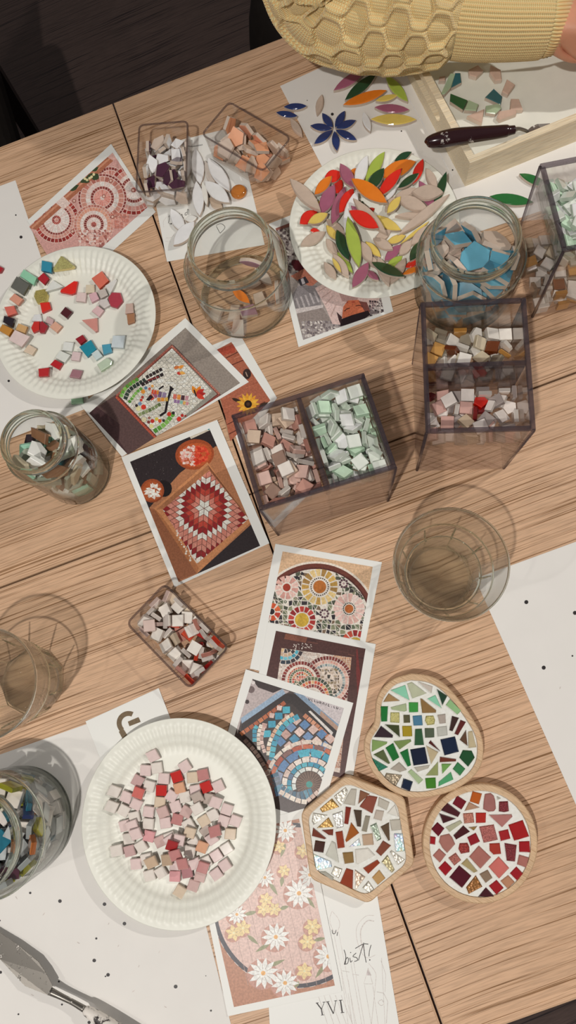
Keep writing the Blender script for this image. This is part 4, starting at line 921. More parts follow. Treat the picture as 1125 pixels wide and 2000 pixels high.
# -------- petals
PT = {'G': ('bare taupe', 'bba898', 'b'), 'Y': ('yellow', 'd8be62', 'c'), 'R': ('red', 'd42a1c', 'c'), 'O': ('orange', 'dd7822', 'c'), 'P': ('plum', '9c5a72', 'c'), 'L': ('lime green', '9fb24a', 'c'), 'D': ('dark green', '22452c', 'c'), 'W': ('white', 'e6e2dc', 'c'), 'N': ('navy blue', '1f3468', 'c')}
def petal_poly(x1, y1, x2, y2, wd, n=8):
    l = math.hypot(x2-x1, y2-y1); u = ((x2-x1)/l, (y2-y1)/l); up = []
    for i in range(n+1):
        t = i/n; up.append((l*t, wd/2*math.sin(math.pi*t)**.82 if 0 < i < n else 0))
    full = up+[(t, -h) for t, h in up[-2:0:-1]]
    return [(x1+u[0]*t-u[1]*h, y1+u[1]*t+u[0]*h) for t, h in full]
HEAP = '''G,300,592,372,692,52 G,560,700,620,765,50 P,545,785,625,858,45  G,700,540,600,600,55 D,505,420,525,360,40 R,535,440,600,405,40 G,665,420,725,335,48 Y,242,385,290,395,40 R,205,555,262,548,35 O,440,245,500,180,48 R,290,262,400,215,62 R,350,320,400,240,55 G,300,470,420,560,50 P,870,255,965,430,62 D,718,152,823,108,40 O,625,222,850,162,80 W,478,292,556,125,66 L,540,255,660,103,62 R,832,275,892,153,56 G,908,200,978,322,50 D,965,418,1032,233,55 D,548,322,657,195,72 R,615,348,765,203,62 W,645,372,742,278,28 G,725,455,960,445,45 G,745,578,1052,368,50 D,740,298,866,238,45 G,725,332,880,292,52 G,825,325,1012,362,82 G,728,350,926,430,78 R,788,775,862,735,48 O,768,835,880,790,42 G,790,712,695,895,70 D,815,750,897,612,66 G,820,630,952,508,66 Y,755,628,936,485,22 Y,672,618,792,572,48 P,660,728,762,628,58 G,750,692,828,602,58 G,590,600,712,672,58 L,370,675,466,806,48 G,342,698,442,842,62 L,668,775,772,698,52 G,620,700,688,912,66 Y,340,738,396,832,26 G,290,757,364,868,58 Y,302,508,372,600,48 G,150,668,296,553,60 R,144,537,250,438,70 Y,194,535,314,462,50 O,233,362,340,252,50 P,264,463,356,283,78 P,338,522,420,280,76 G,83,265,272,462,80 R,384,467,472,305,66 W,418,590,492,335,78 P,389,175,474,322,72 Y,674,468,757,368,52 O,457,285,674,424,88 P,455,445,562,525,55 G,468,408,670,612,74 Y,570,450,763,540,68 R,443,495,622,600,72 G,515,612,580,756,62 Y,543,608,638,706,50 D,366,550,442,742,74 L,436,505,505,790,84 P,463,926,562,748,72 D,580,760,778,872,76'''
f7 = cr(540, 270, 3.125); _, pc3 = plates['petal']; zb3 = pc3.z-TZ
rs = Rest(pc3.x-.12, pc3.y-.12, pc3.x+.12, pc3.y+.12, lambda x, y: zb3+.0003+(plate_z(math.hypot(x-pc3.x, y-pc3.y)) if math.hypot(x-pc3.x, y-pc3.y) < PR else 0))
for t in HEAP.split():
    k, *v = t.split(','); x1, y1, x2, y2, wd = map(float, v); cn, hx, kd = PT[k]
    sz = 'long ' if math.hypot(x2-x1, y2-y1) > 190 else 'small ' if math.hypot(x2-x1, y2-y1) < 105 else ''
    piece('ceramic_petal', wpoly(f7(petal_poly(x1, y1, x2, y2, wd)), .014), .0048, tilemats(hx, kd), '%s%s ceramic petal, %s of the plate heap' % (sz, cn, clock((x1+x2)/2-590, (y1+y2)/2-510, 470)), 'petal', 'ceramic petals heaped on a paper plate', rs, bev=.001, slope=.34)
f8 = cr(530, 120, 3.75); Z1 = .0007
LP = [('P', 455, 215, 700, 55, 72, 'plum ceramic petal reaching under the knitted sleeve'), ('D', 538, 285, 770, 90, 76, 'dark green ceramic petal between plum and orange ones by the sleeve'), ('L', 836, 105, 1000, 297, 78, 'lime green ceramic petal below the knitted sleeve'),
      ('O', 525, 320, 846, 214, 76, 'long orange ceramic petal laid on the dotted sheet'), ('Y', 763, 290, 926, 250, 46, 'small yellow ceramic petal under the lime green one'), ('P', 756, 338, 1010, 356, 66, 'plum ceramic petal just above the long yellow one'),
      ('Y', 727, 425, 1062, 428, 82, 'long yellow ceramic petal beside a small white one'), ('W', 672, 372, 726, 515, 56, 'small white ceramic petal touching the long yellow one'), ('G', 372, 243, 334, 392, 54, 'small taupe petal above the blue flower'),
      ('N', 92, 335, 260, 328, 50, 'navy petal at the sheet corner, upper of two'), ('N', 36, 375, 192, 402, 48, 'navy petal at the sheet corner, lower of two'), ('G', 138, 418, 228, 545, 54, 'small pale taupe petal below the two navy ones')]
for k, x1, y1, x2, y2, wd, lb in LP: piece('ceramic_petal', wpoly(f8(petal_poly(x1, y1, x2, y2, wd)), .004), .0048, tilemats(PT[k][1], PT[k][2]), lb, 'petal', None, z=Z1, bev=.001)
for k, (x, y) in enumerate(((372, 380), (540, 363), (620, 433), (625, 577), (482, 658), (313, 606), (285, 472))):
    d = math.hypot(x-460, y-497); ux, uy = (x-460)/d, (y-497)/d
    piece('ceramic_petal', wpoly(f8(petal_poly(460+ux*14, 497+uy*14, x, y, 56)), .004), .0048, tilemats(PT['N'][1], 'c'), "navy petal of the blue flower, pointing to %s o'clock" % HOURS[int(round(math.degrees(math.atan2(ux, -uy))/30)) % 12], 'petal', 'navy petals laid as a flower', z=Z1, bev=.001)
piece('ceramic_petal', wpoly(petal_poly(835, 188, 866, 247, 19), .004), .0048, tilemats(PT['G'][1], 'b'), 'taupe petal lying against the slotted end of the wooden tray', 'petal', None, z=.0009, bev=.001)
piece('ceramic_petal', wpoly(petal_poly(1014, 340, 1072, 364, 17), .004), .0048, tilemats('2a6b35', 'c'), 'green ceramic petal half behind the clear box of mint tiles', 'petal', None, z=.0009, bev=.001)
piece('ceramic_petal', wpoly(petal_poly(956, 384, 1042, 396, 22), .004), .0048, tilemats('2a6b35', 'c'), 'green ceramic petal between the jar of blue shards and the wooden tray', 'petal', None, z=.0009, bev=.001)
f9 = cr(240, 180, 3.125)
rs = Rest(-.30, .40, -.05, .70, lambda x, y: .0008)
for x1, y1, x2, y2, wd, hx, kd in ((525, 640, 605, 700, 60, 'b3a08c', 'b'), (378, 775, 450, 760, 42, 'e0dcd6', 'c'), (455, 560, 520, 640, 50, 'dcd8d2', 'c'), (500, 412, 562, 595, 50, 'cfc6bc', 'b'), (520, 412, 655, 612, 84, 'e6e2dc', 'c'), (490, 555, 516, 705, 34, 'ddd8d0', 'c'),
      (500, 555, 655, 685, 86, 'e4e0da', 'c'), (440, 335, 470, 562, 78, 'e8e4de', 'c'), (452, 555, 470, 760, 72, 'e8e4de', 'c'), (290, 706, 372, 852, 72, 'e8e4de', 'c'), (312, 942, 440, 800, 78, 'e8e4de', 'c')):
    cx_, cy_ = (x1+x2)/2, (y1+y2)/2
    piece('ceramic_petal', wpoly(f9(petal_poly(x1, y1, x2, y2, wd)), .006), .0048, tilemats(hx, kd), '%s petal, %s of the note card pile' % ('white' if kd == 'c' else 'bare', clock(cx_-480, cy_-640, 260)), 'petal', 'white petals piled on the note card', rs, bev=.001)
# amber glass nugget
bt = thing('glass_nugget', 'round amber glass nugget on the note card', 'nugget', W(467, 378, .001))
V, F = lathe_vf([(0, 0), (.008, 0), (.0098, .002), (.0098, .004), (.008, .0062), (.004, .0072), (0, .0075)], 24); link('nugget_body', mesh('nugget_body', V, F, tilemats('b9702c', 'g')[1], smooth=True), bt)

# -------- shards in the wooden tray
f10 = cr(780, 100, 3.2609); PK, TE, SG, GN = ('pinkish', 'c3a796', 'b'), ('teal glazed', '2b5f66', 'c'), ('sage glazed', 'a3b596', 'c'), ('green glazed', '2c5a36', 'c')
for (cn, hx, kd), pts, lb in ((PK, [(440, 120), (500, 90), (535, 125), (490, 168), (445, 155)], 'shard with a rounded end beneath the cuff'), (PK, [(580, 90), (645, 120), (652, 185), (610, 190), (575, 140)], 'five-sided shard in the sleeve shadow'), (TE, [(355, 140), (388, 140), (395, 200), (330, 235)], 'shard behind the long sage one'),
      (SG, [(325, 140), (358, 145), (330, 230), (290, 275), (262, 278)], 'long pointed shard'), (PK, [(255, 165), (292, 160), (292, 190), (250, 190)], 'small shard tucked by the end panel'), (PK, [(685, 180), (737, 215), (690, 280), (652, 260)], 'notched shard above the teal one'), (TE, [(600, 240), (655, 290), (645, 342), (545, 295)], 'four-sided shard in the middle'),
      (GN, [(325, 272), (435, 315), (405, 375), (322, 320)], 'shard beside a sage one'), (SG, [(440, 312), (505, 340), (490, 382), (412, 376)], 'square shard touching the green one'), (PK, [(540, 370), (525, 460), (430, 415)], 'triangular shard'), (SG, [(550, 350), (640, 335), (650, 365), (610, 402), (550, 392)], 'five-sided shard touching the teal one'),
      (PK, [(635, 385), (740, 368), (745, 400), (640, 440), (620, 420)], 'long blunt shard'), (PK, [(710, 305), (760, 305), (787, 375), (705, 375)], 'four-sided shard above the long blunt one')):
    piece('ceramic_shard', wpoly(f10(pts), .014), .0058, tilemats(hx, kd), '%s %s in the wooden tray' % (cn, lb), 'shard', 'ceramic shards in the wooden tray', z=.0094, bev=.001)

# ------------------------------------------------------------------ coasters
def coaster(label, out, ins, f, tiles, dz=.014):
    O, I = wpoly(f(out), dz), wpoly(f(ins), dz); O, I = ccw(O), ccw(I)
    c = (sum(q[0] for q in O)/len(O), sum(q[1] for q in O)/len(O))
    t = thing('mosaic_coaster', label, 'coaster', (c[0], c[1], TZ+.0006))
    L = lambda P: [(x-c[0], y-c[1]) for x, y in P]; O, I = L(O), L(I); n = len(O)
    V = []
    for P, z in ((O, 0), (O, dz-.001), (inset(O, .0008), dz), (I, dz), (I, dz-.0035)): V += [(x, y, z) for x, y in P]
    F = [tuple(range(n))[::-1]]
    for k in range(4):
        for i in range(n): j = (i+1) % n; F.append((k*n+i, k*n+j, (k+1)*n+j, (k+1)*n+i))
    F.append(tuple(range(4*n, 5*n)))
    link('wooden_frame', mesh('wooden_frame', V, F, BEECH), t)
    V, F, fm = prism_vf(inset(I, .0001), dz-.0034, dz-.0009, .0006); link('grout', mesh('grout', V, F, GROUT), t)
    for pts, hx, kd in tiles:
        P = wpoly(f(pts), dz); V, F, fm = prism_vf(L(inset(P, .0001)), dz-.0030, dz+.0006, .0008); link('tile', mesh('tile', V, F, tilemats(hx, kd), fm), t)
def rounded(P, n=5, k=.16):
    out = []
    for i in range(len(P)):
        a, b, c = P[i-1], P[i], P[(i+1) % len(P)]
        p, q = (b[0]+(a[0]-b[0])*k, b[1]+(a[1]-b[1])*k), (b[0]+(c[0]-b[0])*k, b[1]+(c[1]-b[1])*k)
        for m in range(n+1): t = m/n; out.append(tuple((1-t)**2*p[d]+2*t*(1-t)*b[d]+t*t*q[d] for d in (0, 1)))
    return out
SI, GR, BR, RU, AM, DB, TA, WH, IR, GO = ('c9c3b6', 'm'), ('b7b1a4', 'g'), ('80553f', 'g'), ('8d3b22', 'g'), ('9a561f', 'g'), ('3f2018', 'g'), ('b8925f', 'g'), ('d8d4ca', 'g'), ('c9d4d2', 'i'), ('ab8440', 'm')
hexa = [([(258, 400), (355, 318), (412, 385), (280, 430)], *GO), ([(370, 300), (462, 230), (482, 262), (428, 380), (395, 340)], *SI), ([(505, 242), (550, 245), (535, 376), (444, 360), (475, 290)], *GR), ([(575, 252), (652, 285), (560, 365)], *BR), ([(635, 292), (713, 307), (672, 438), (570, 382)], '86493a', 'g'), ([(722, 308), (808, 350), (785, 413), (714, 376)], *GR),
 ([(848, 365), (880, 463), (788, 433)], *WH), ([(700, 407), (766, 417), (745, 496), (680, 477)], 'b9ada0', 'g'), ([(807, 487), (893, 480), (898, 566), (822, 573)], *GR), ([(840, 592), (913, 594), (926, 733), (852, 738)], *IR), ([(207, 430), (322, 450), (212, 528), (197, 498)], 'd5cfc0', 'm'), ([(328, 466), (370, 543), (236, 551)], *GO), ([(357, 442), (438, 414), (446, 543), (392, 556)], 'd4d0c6', 'm'),
 ([(462, 382), (506, 390), (483, 523), (450, 516)], '7c2c1f', 'g'), ([(524, 407), (590, 412), (583, 543), (552, 538)], '4b3d30', 'g'), ([(617, 452), (656, 457), (628, 583), (587, 573)], '8d8676', 'g'), ([(654, 532), (703, 508), (742, 638), (710, 656)], '9fae9a', 'm'), ([(803, 505), (810, 648), (798, 652), (735, 540)], '5c4a38', 'g'), ([(207, 548), (312, 633), (298, 640), (197, 613)], '6d3020', 'g'), ([(275, 567), (366, 560), (363, 610), (330, 606)], '743525', 'g'),
 ([(382, 582), (438, 572), (456, 703), (400, 713)], *RU), ([(505, 505), (569, 590), (468, 664), (460, 645)], *AM), ([(490, 698), (568, 630), (583, 688)], *IR), ([(590, 602), (673, 592), (683, 683), (600, 688)], 'b79c83', 'g'), ([(755, 648), (819, 689), (740, 772), (698, 735)], '7d4634', 'g'), ([(224, 647), (303, 660), (288, 746), (210, 733)], *DB), ([(352, 652), (383, 667), (410, 824), (303, 763)], 'c3c2b6', 'g'), ([(437, 744), (520, 737), (528, 823), (454, 833)], '8a6c3f', 'g'),
 ([(535, 717), (638, 707), (694, 765), (560, 836), (543, 828)], *WH), ([(207, 752), (348, 812), (356, 856), (232, 886)], *IR), ([(257, 892), (300, 890), (370, 940), (362, 966)], 'aaa699', 'g'), ([(372, 848), (438, 872), (408, 947), (348, 908)], *SI), ([(467, 865), (522, 882), (518, 1030), (416, 983)], *RU), ([(534, 875), (618, 935), (542, 1037)], 'bfa995', 'm'), ([(710, 798), (732, 825), (640, 912), (598, 865)], *RU), ([(790, 760), (847, 880), (825, 902), (743, 815)], 'b3a67c', 'm'),
 ([(820, 724), (928, 800), (875, 842), (808, 737)], *SI), ([(725, 878), (775, 945), (715, 997), (668, 938)], *TA), ([(640, 963), (685, 1030), (650, 1062), (593, 1018)], *SI)]
coaster('hexagonal wooden coaster with brown, silver and iridescent mosaic', rounded([(466, 137), (926, 308), (1004, 835), (640, 1146), (186, 950), (110, 430)], 5, .10), rounded([(468, 195), (868, 345), (948, 825), (625, 1085), (225, 890), (163, 455)], 5, .16), cr(560, 1480, 4.0179), hexa)
G = lambda h, k='g': (h, k)
heart = [([(302, 242), (423, 198), (458, 325)], *G('86c4a6', 'c')), ([(437, 187), (475, 175), (597, 268), (480, 310)], 'b3b79c', 'g'), ([(525, 172), (646, 212), (637, 268)], 'bfb5aa', 'g'), ([(678, 230), (765, 289), (725, 368)], '1f3d2b', 'g'), ([(287, 266), (380, 329), (242, 338)], '9a7b52', 'g'), ([(600, 311), (667, 279), (720, 390)], '84c2a2', 'c'), ([(785, 313), (879, 408), (848, 442), (751, 361)], '8cb37f', 'c'), ([(220, 372), (283, 372), (276, 496), (227, 498)], '1f6f33', 'g'),
 ([(303, 380), (430, 348), (436, 410), (415, 417), (312, 400)], 'a3b08a', 'g'), ([(450, 340), (528, 340), (528, 420), (454, 423)], '3a8f3f', 'g'), ([(544, 308), (560, 312), (675, 405), (673, 426), (560, 428)], '86683f', 'g'), ([(302, 422), (376, 422), (376, 508), (300, 503)], 'c9c07a', 'x'), ([(407, 442), (460, 442), (463, 506), (410, 508)], '55523a', 'g'), ([(482, 450), (558, 444), (566, 528), (490, 530)], '4a7793', 'g'), ([(590, 450), (652, 448), (666, 485), (660, 520), (602, 528), (582, 490)], 'c4bb72', 'x'), ([(684, 442), (750, 434), (753, 510), (702, 516)], 'a69a90', 'g'),
 ([(802, 450), (860, 467), (808, 577), (780, 568)], '3a2622', 'g'), ([(872, 482), (917, 501), (852, 609), (822, 596)], '5a2220', 'g'), ([(225, 530), (324, 608), (320, 630), (165, 624)], '33242c', 'g'), ([(255, 520), (373, 527), (380, 626)], '3b4226', 'g'), ([(397, 532), (476, 532), (480, 618), (402, 618)], 'a08a24', 'g'), ([(502, 557), (558, 554), (576, 688), (497, 690)], '2f5537', 'g'), ([(580, 550), (658, 550), (660, 626), (584, 630)], '505a48', 'g'), ([(677, 542), (760, 532), (768, 608), (687, 620)], 'b5b5ac', 'g'),
 ([(917, 562), (930, 697), (865, 645)], '5a4030', 'g'), ([(934, 577), (968, 572), (1002, 706), (937, 713)], 'b8aa8a', 'g'), ([(152, 643), (277, 662), (273, 679), (150, 745)], '7f9a5c', 'g'), ([(327, 656), (467, 640), (472, 659), (377, 725)], '74884f', 'g'), ([(324, 670), (375, 789), (322, 822), (261, 710)], '1f6a30', 'g'), ([(245, 724), (301, 838), (285, 842), (163, 765)], '55603c', 'g'), ([(153, 793), (284, 868), (206, 904)], '157a5c', 'x'), ([(444, 716), (470, 854), (442, 865), (378, 748)], '1c6b34', 'g'),
 ([(462, 724), (583, 704), (610, 838), (490, 856)], '141d33', 'g'), ([(707, 642), (828, 617), (860, 743), (741, 773)], '14213a', 'g'), ([(628, 648), (708, 741), (611, 672)], '4f1c1a', 'g'), ([(592, 692), (692, 745), (633, 846)], 'b5a584', 'g'), ([(704, 782), (837, 802), (836, 821), (702, 828)], '643022', 'g'), ([(890, 728), (963, 734), (989, 790), (935, 866), (861, 790)], '1d4a2a', 'g'), ([(848, 825), (912, 882), (868, 939), (808, 882)], '377a4a', 'g'), ([(717, 840), (801, 840), (724, 924)], '6d9a50', 'g'),
 ([(690, 820), (690, 936), (588, 936)], '8d9460', 'g'), ([(372, 825), (437, 890), (380, 909), (300, 882)], 'a59c90', 'g'), ([(493, 869), (625, 850), (610, 878), (522, 907)], 'b0aa9c', 'g'), ([(470, 883), (569, 972), (532, 1007), (443, 905)], 'a3b68c', 'g'), ([(267, 914), (399, 932), (347, 1022), (251, 950)], '9a8a72', 'm'), ([(407, 957), (486, 986), (461, 1065), (387, 1034)], '16233a', 'g'), ([(584, 957), (670, 952), (673, 1040), (594, 1043)], '3f7a24', 'g'), ([(793, 905), (815, 969), (692, 1025), (694, 987)], '4f9a68', 'g')]
ho = [(470, 105), (600, 120), (725, 175), (860, 315), (970, 470), (1040, 600), (1060, 720), (1042, 850), (960, 965), (830, 1050), (700, 1095), (560, 1117), (430, 1110), (300, 1055), (190, 955), (112, 825), (85, 710), (108, 600), (165, 520), (180, 440), (185, 340), (230, 235), (330, 148)]
hi = [(475, 158), (595, 172), (700, 222), (825, 345), (930, 490), (995, 610), (1012, 720), (995, 830), (925, 930), (810, 1005), (690, 1045), (560, 1070), (440, 1062), (325, 1012), (230, 925), (158, 810), (134, 710), (152, 625), (208, 540), (222, 445), (228, 352), (268, 268), (352, 190)]
sm = lambda P: [tuple(p) for p in spline(P+P[:1], 3)[:-1]]
coaster('rounded heart-shaped wooden coaster with green and navy mosaic', sm(ho), sm(hi), cr(690, 1290, 4.1667), heart)
rnd_t = [([(358, 188), (437, 240), (395, 309), (318, 258)], '6d1422', 'g'), ([(487, 153), (569, 173), (543, 265), (464, 239)], 'b0561c', 'g'), ([(592, 175), (640, 167), (668, 190), (680, 230), (686, 300), (670, 322), (620, 326), (577, 303), (582, 230)], '9a6660', 'g'), ([(712, 240), (788, 237), (796, 322), (755, 330), (710, 323)], '7c1420', 'x'), ([(692, 193), (728, 214), (702, 226)], 'aaa79a', 'g'), ([(272, 248), (387, 335), (365, 372), (221, 315)], '471a20', 'g'), ([(204, 338), (350, 385), (240, 425)], '3f161c', 'g'), ([(457, 243), (549, 291), (420, 320)], 'a9846a', 'g'),
 ([(407, 340), (493, 334), (503, 418), (417, 426)], 'c07a66', 'x'), ([(514, 334), (603, 334), (600, 418), (517, 423)], 'a82a20', 'g'), ([(624, 352), (818, 347), (826, 368), (738, 458)], 'a9706a', 'g'), ([(790, 437), (912, 395), (967, 535), (840, 572)], '9c1a1c', 'g'), ([(190, 413), (252, 468), (200, 535), (138, 472)], '5f1020', 'g'), ([(258, 456), (383, 397), (403, 420), (296, 497)], 'aaa88e', 'g'), ([(410, 441), (467, 495), (350, 562), (325, 525)], '45181c', 'g'), ([(455, 457), (530, 448), (500, 486)], '8a6c3a', 'g'), ([(515, 503), (552, 579), (473, 615), (443, 541)], '8a1a24', 'g'),
 ([(543, 452), (668, 433), (702, 563), (582, 589)], 'b0625a', 'x'), ([(707, 492), (788, 473), (809, 554), (727, 575)], '9a2024', 'g'), ([(130, 532), (178, 540), (173, 605), (127, 598)], '96161f', 'g'), ([(215, 528), (290, 511), (318, 545), (342, 600), (275, 675), (235, 635), (203, 580)], 'a06c62', 'g'), ([(378, 592), (445, 588), (462, 625), (463, 668), (390, 682), (368, 640)], '9a2a20', 'x'), ([(630, 594), (718, 590), (730, 683), (665, 688), (632, 655)], 'a0362a', 'g'), ([(757, 590), (862, 607), (848, 747), (777, 740)], '7a141e', 'x'), ([(880, 577), (970, 574), (976, 670), (882, 666)], '98181f', 'g'),
 ([(205, 635), (265, 690), (212, 757), (151, 695)], 'a36a60', 'g'), ([(345, 671), (392, 735), (335, 782), (283, 715)], 'b5685a', 'x'), ([(540, 611), (645, 712), (555, 809), (458, 705)], 'a2685f', 'g'), ([(708, 703), (799, 802), (712, 892), (621, 790)], 'c26a62', 'c'), ([(880, 688), (965, 713), (943, 799), (863, 770)], 'a56a60', 'g'), ([(255, 741), (317, 805), (260, 869), (198, 800)], '94141f', 'g'), ([(375, 778), (479, 868), (400, 971), (291, 880)], '4c0f1f', 'g'), ([(440, 718), (532, 830), (500, 842), (391, 765)], 'a09066', 'g'),
 ([(615, 815), (657, 885), (600, 929), (545, 852)], '85705c', 'g'), ([(515, 862), (572, 960), (456, 1022), (433, 965)], '9a6428', 'm'), ([(690, 901), (752, 970), (690, 1027), (625, 952)], '981c22', 'g'), ([(788, 861), (845, 920), (785, 977), (723, 910)], 'b07f62', 'g'), ([(858, 788), (917, 850), (865, 909), (803, 845)], '941a22', 'g'), ([(600, 964), (675, 1043), (535, 1043)], '42181e', 'g')]
circ = lambda cx_, cy_, rx, ry, n=56: [(cx_+rx*math.cos(2*math.pi*k/n), cy_+ry*math.sin(2*math.pi*k/n)) for k in range(n)]
coaster('round wooden coaster with red and pink mosaic', circ(553, 597, 487, 508), circ(553, 598, 430, 453), cr(810, 1510, 4.3269), rnd_t)
# ------------------------------------------------------------------ heaped pieces: resting places from a rigid-body drop (shape, x y z in 0.1 mm, quaternion in 0.001)
def shard(seed, r, asp=1.0):
    rr = random.Random(seed); n = rr.choice((4, 4, 5, 5, 6))
    a0 = rr.random()*6.28; pts = []
    for k in range(n):
        a = a0 + (k + rr.uniform(-.28, .28))*2*math.pi/n
        q = r*rr.uniform(.72, 1.12)
        pts.append((q*math.cos(a)*asp, q*math.sin(a)/asp))
    return pts
def lens(l, w, n=7):
    up = [(l*(i/n-.5), w/2*math.sin(math.pi*i/n)**.85) for i in range(n+1)]
    return [(x, -y) for x, y in up] + [(x, y) for x, y in up[-2:0:-1]]
def rect(a, b): return [(-a/2, -b/2), (a/2, -b/2), (a/2, b/2), (-a/2, b/2)]
# heap: (container kind, dims), [shapes], thickness, count
SH = {
 'box_pink': (('box', .056, .090), [rect(.0125, .0125)], .0042, 100),
 'box_mint': (('box', .056, .090), [rect(.0125, .0125)], .0042, 105),
 'box_amber': (('box', .056, .090), [rect(.0125, .0125)]*3+[shard(5, .008)], .0042, 50),
 'box_rose': (('box', .056, .090), [rect(.0125, .0125)]*3+[rect(.011,.007), shard(9, .008)], .0042, 52),
 'box_frost': (('box', .056, .090), [rect(.0125, .0125)], .0042, 85),
 'box_smoke': (('box', .056, .090), [rect(.0125, .0125)], .0042, 45),
 'tray_purple': (('box', .052, .088), [shard(s, .0095, 1.15) for s in (11, 12, 13, 14, 15, 16)], .0045, 46),
 'tray_peach': (('box', .050, .088), [shard(s, .0110, 1.15) for s in (21, 22, 23, 24, 25, 26)], .0048, 32),
 'tray_red': (('box', .052, .090), [rect(.0122, .0122)], .0042, 62),
 'jar_blue': (('cyl', .049), [shard(s, .0170, 1.1) for s in (31, 32, 33, 34, 35)], .0058, 84),
 'jar_shard': (('cyl', .0335), [shard(s, .0115, 1.25) for s in (41, 42, 43, 44, 45, 46)], .0045, 120),
 'jar_mix': (('cyl', .049), [rect(.0155, .0155), rect(.017, .010), rect(.0125, .0125)], .0050, 220),
 'jar_petal': (('cyl', .049), [lens(.030, .011), shard(51, .012)], .0050, 10),
}
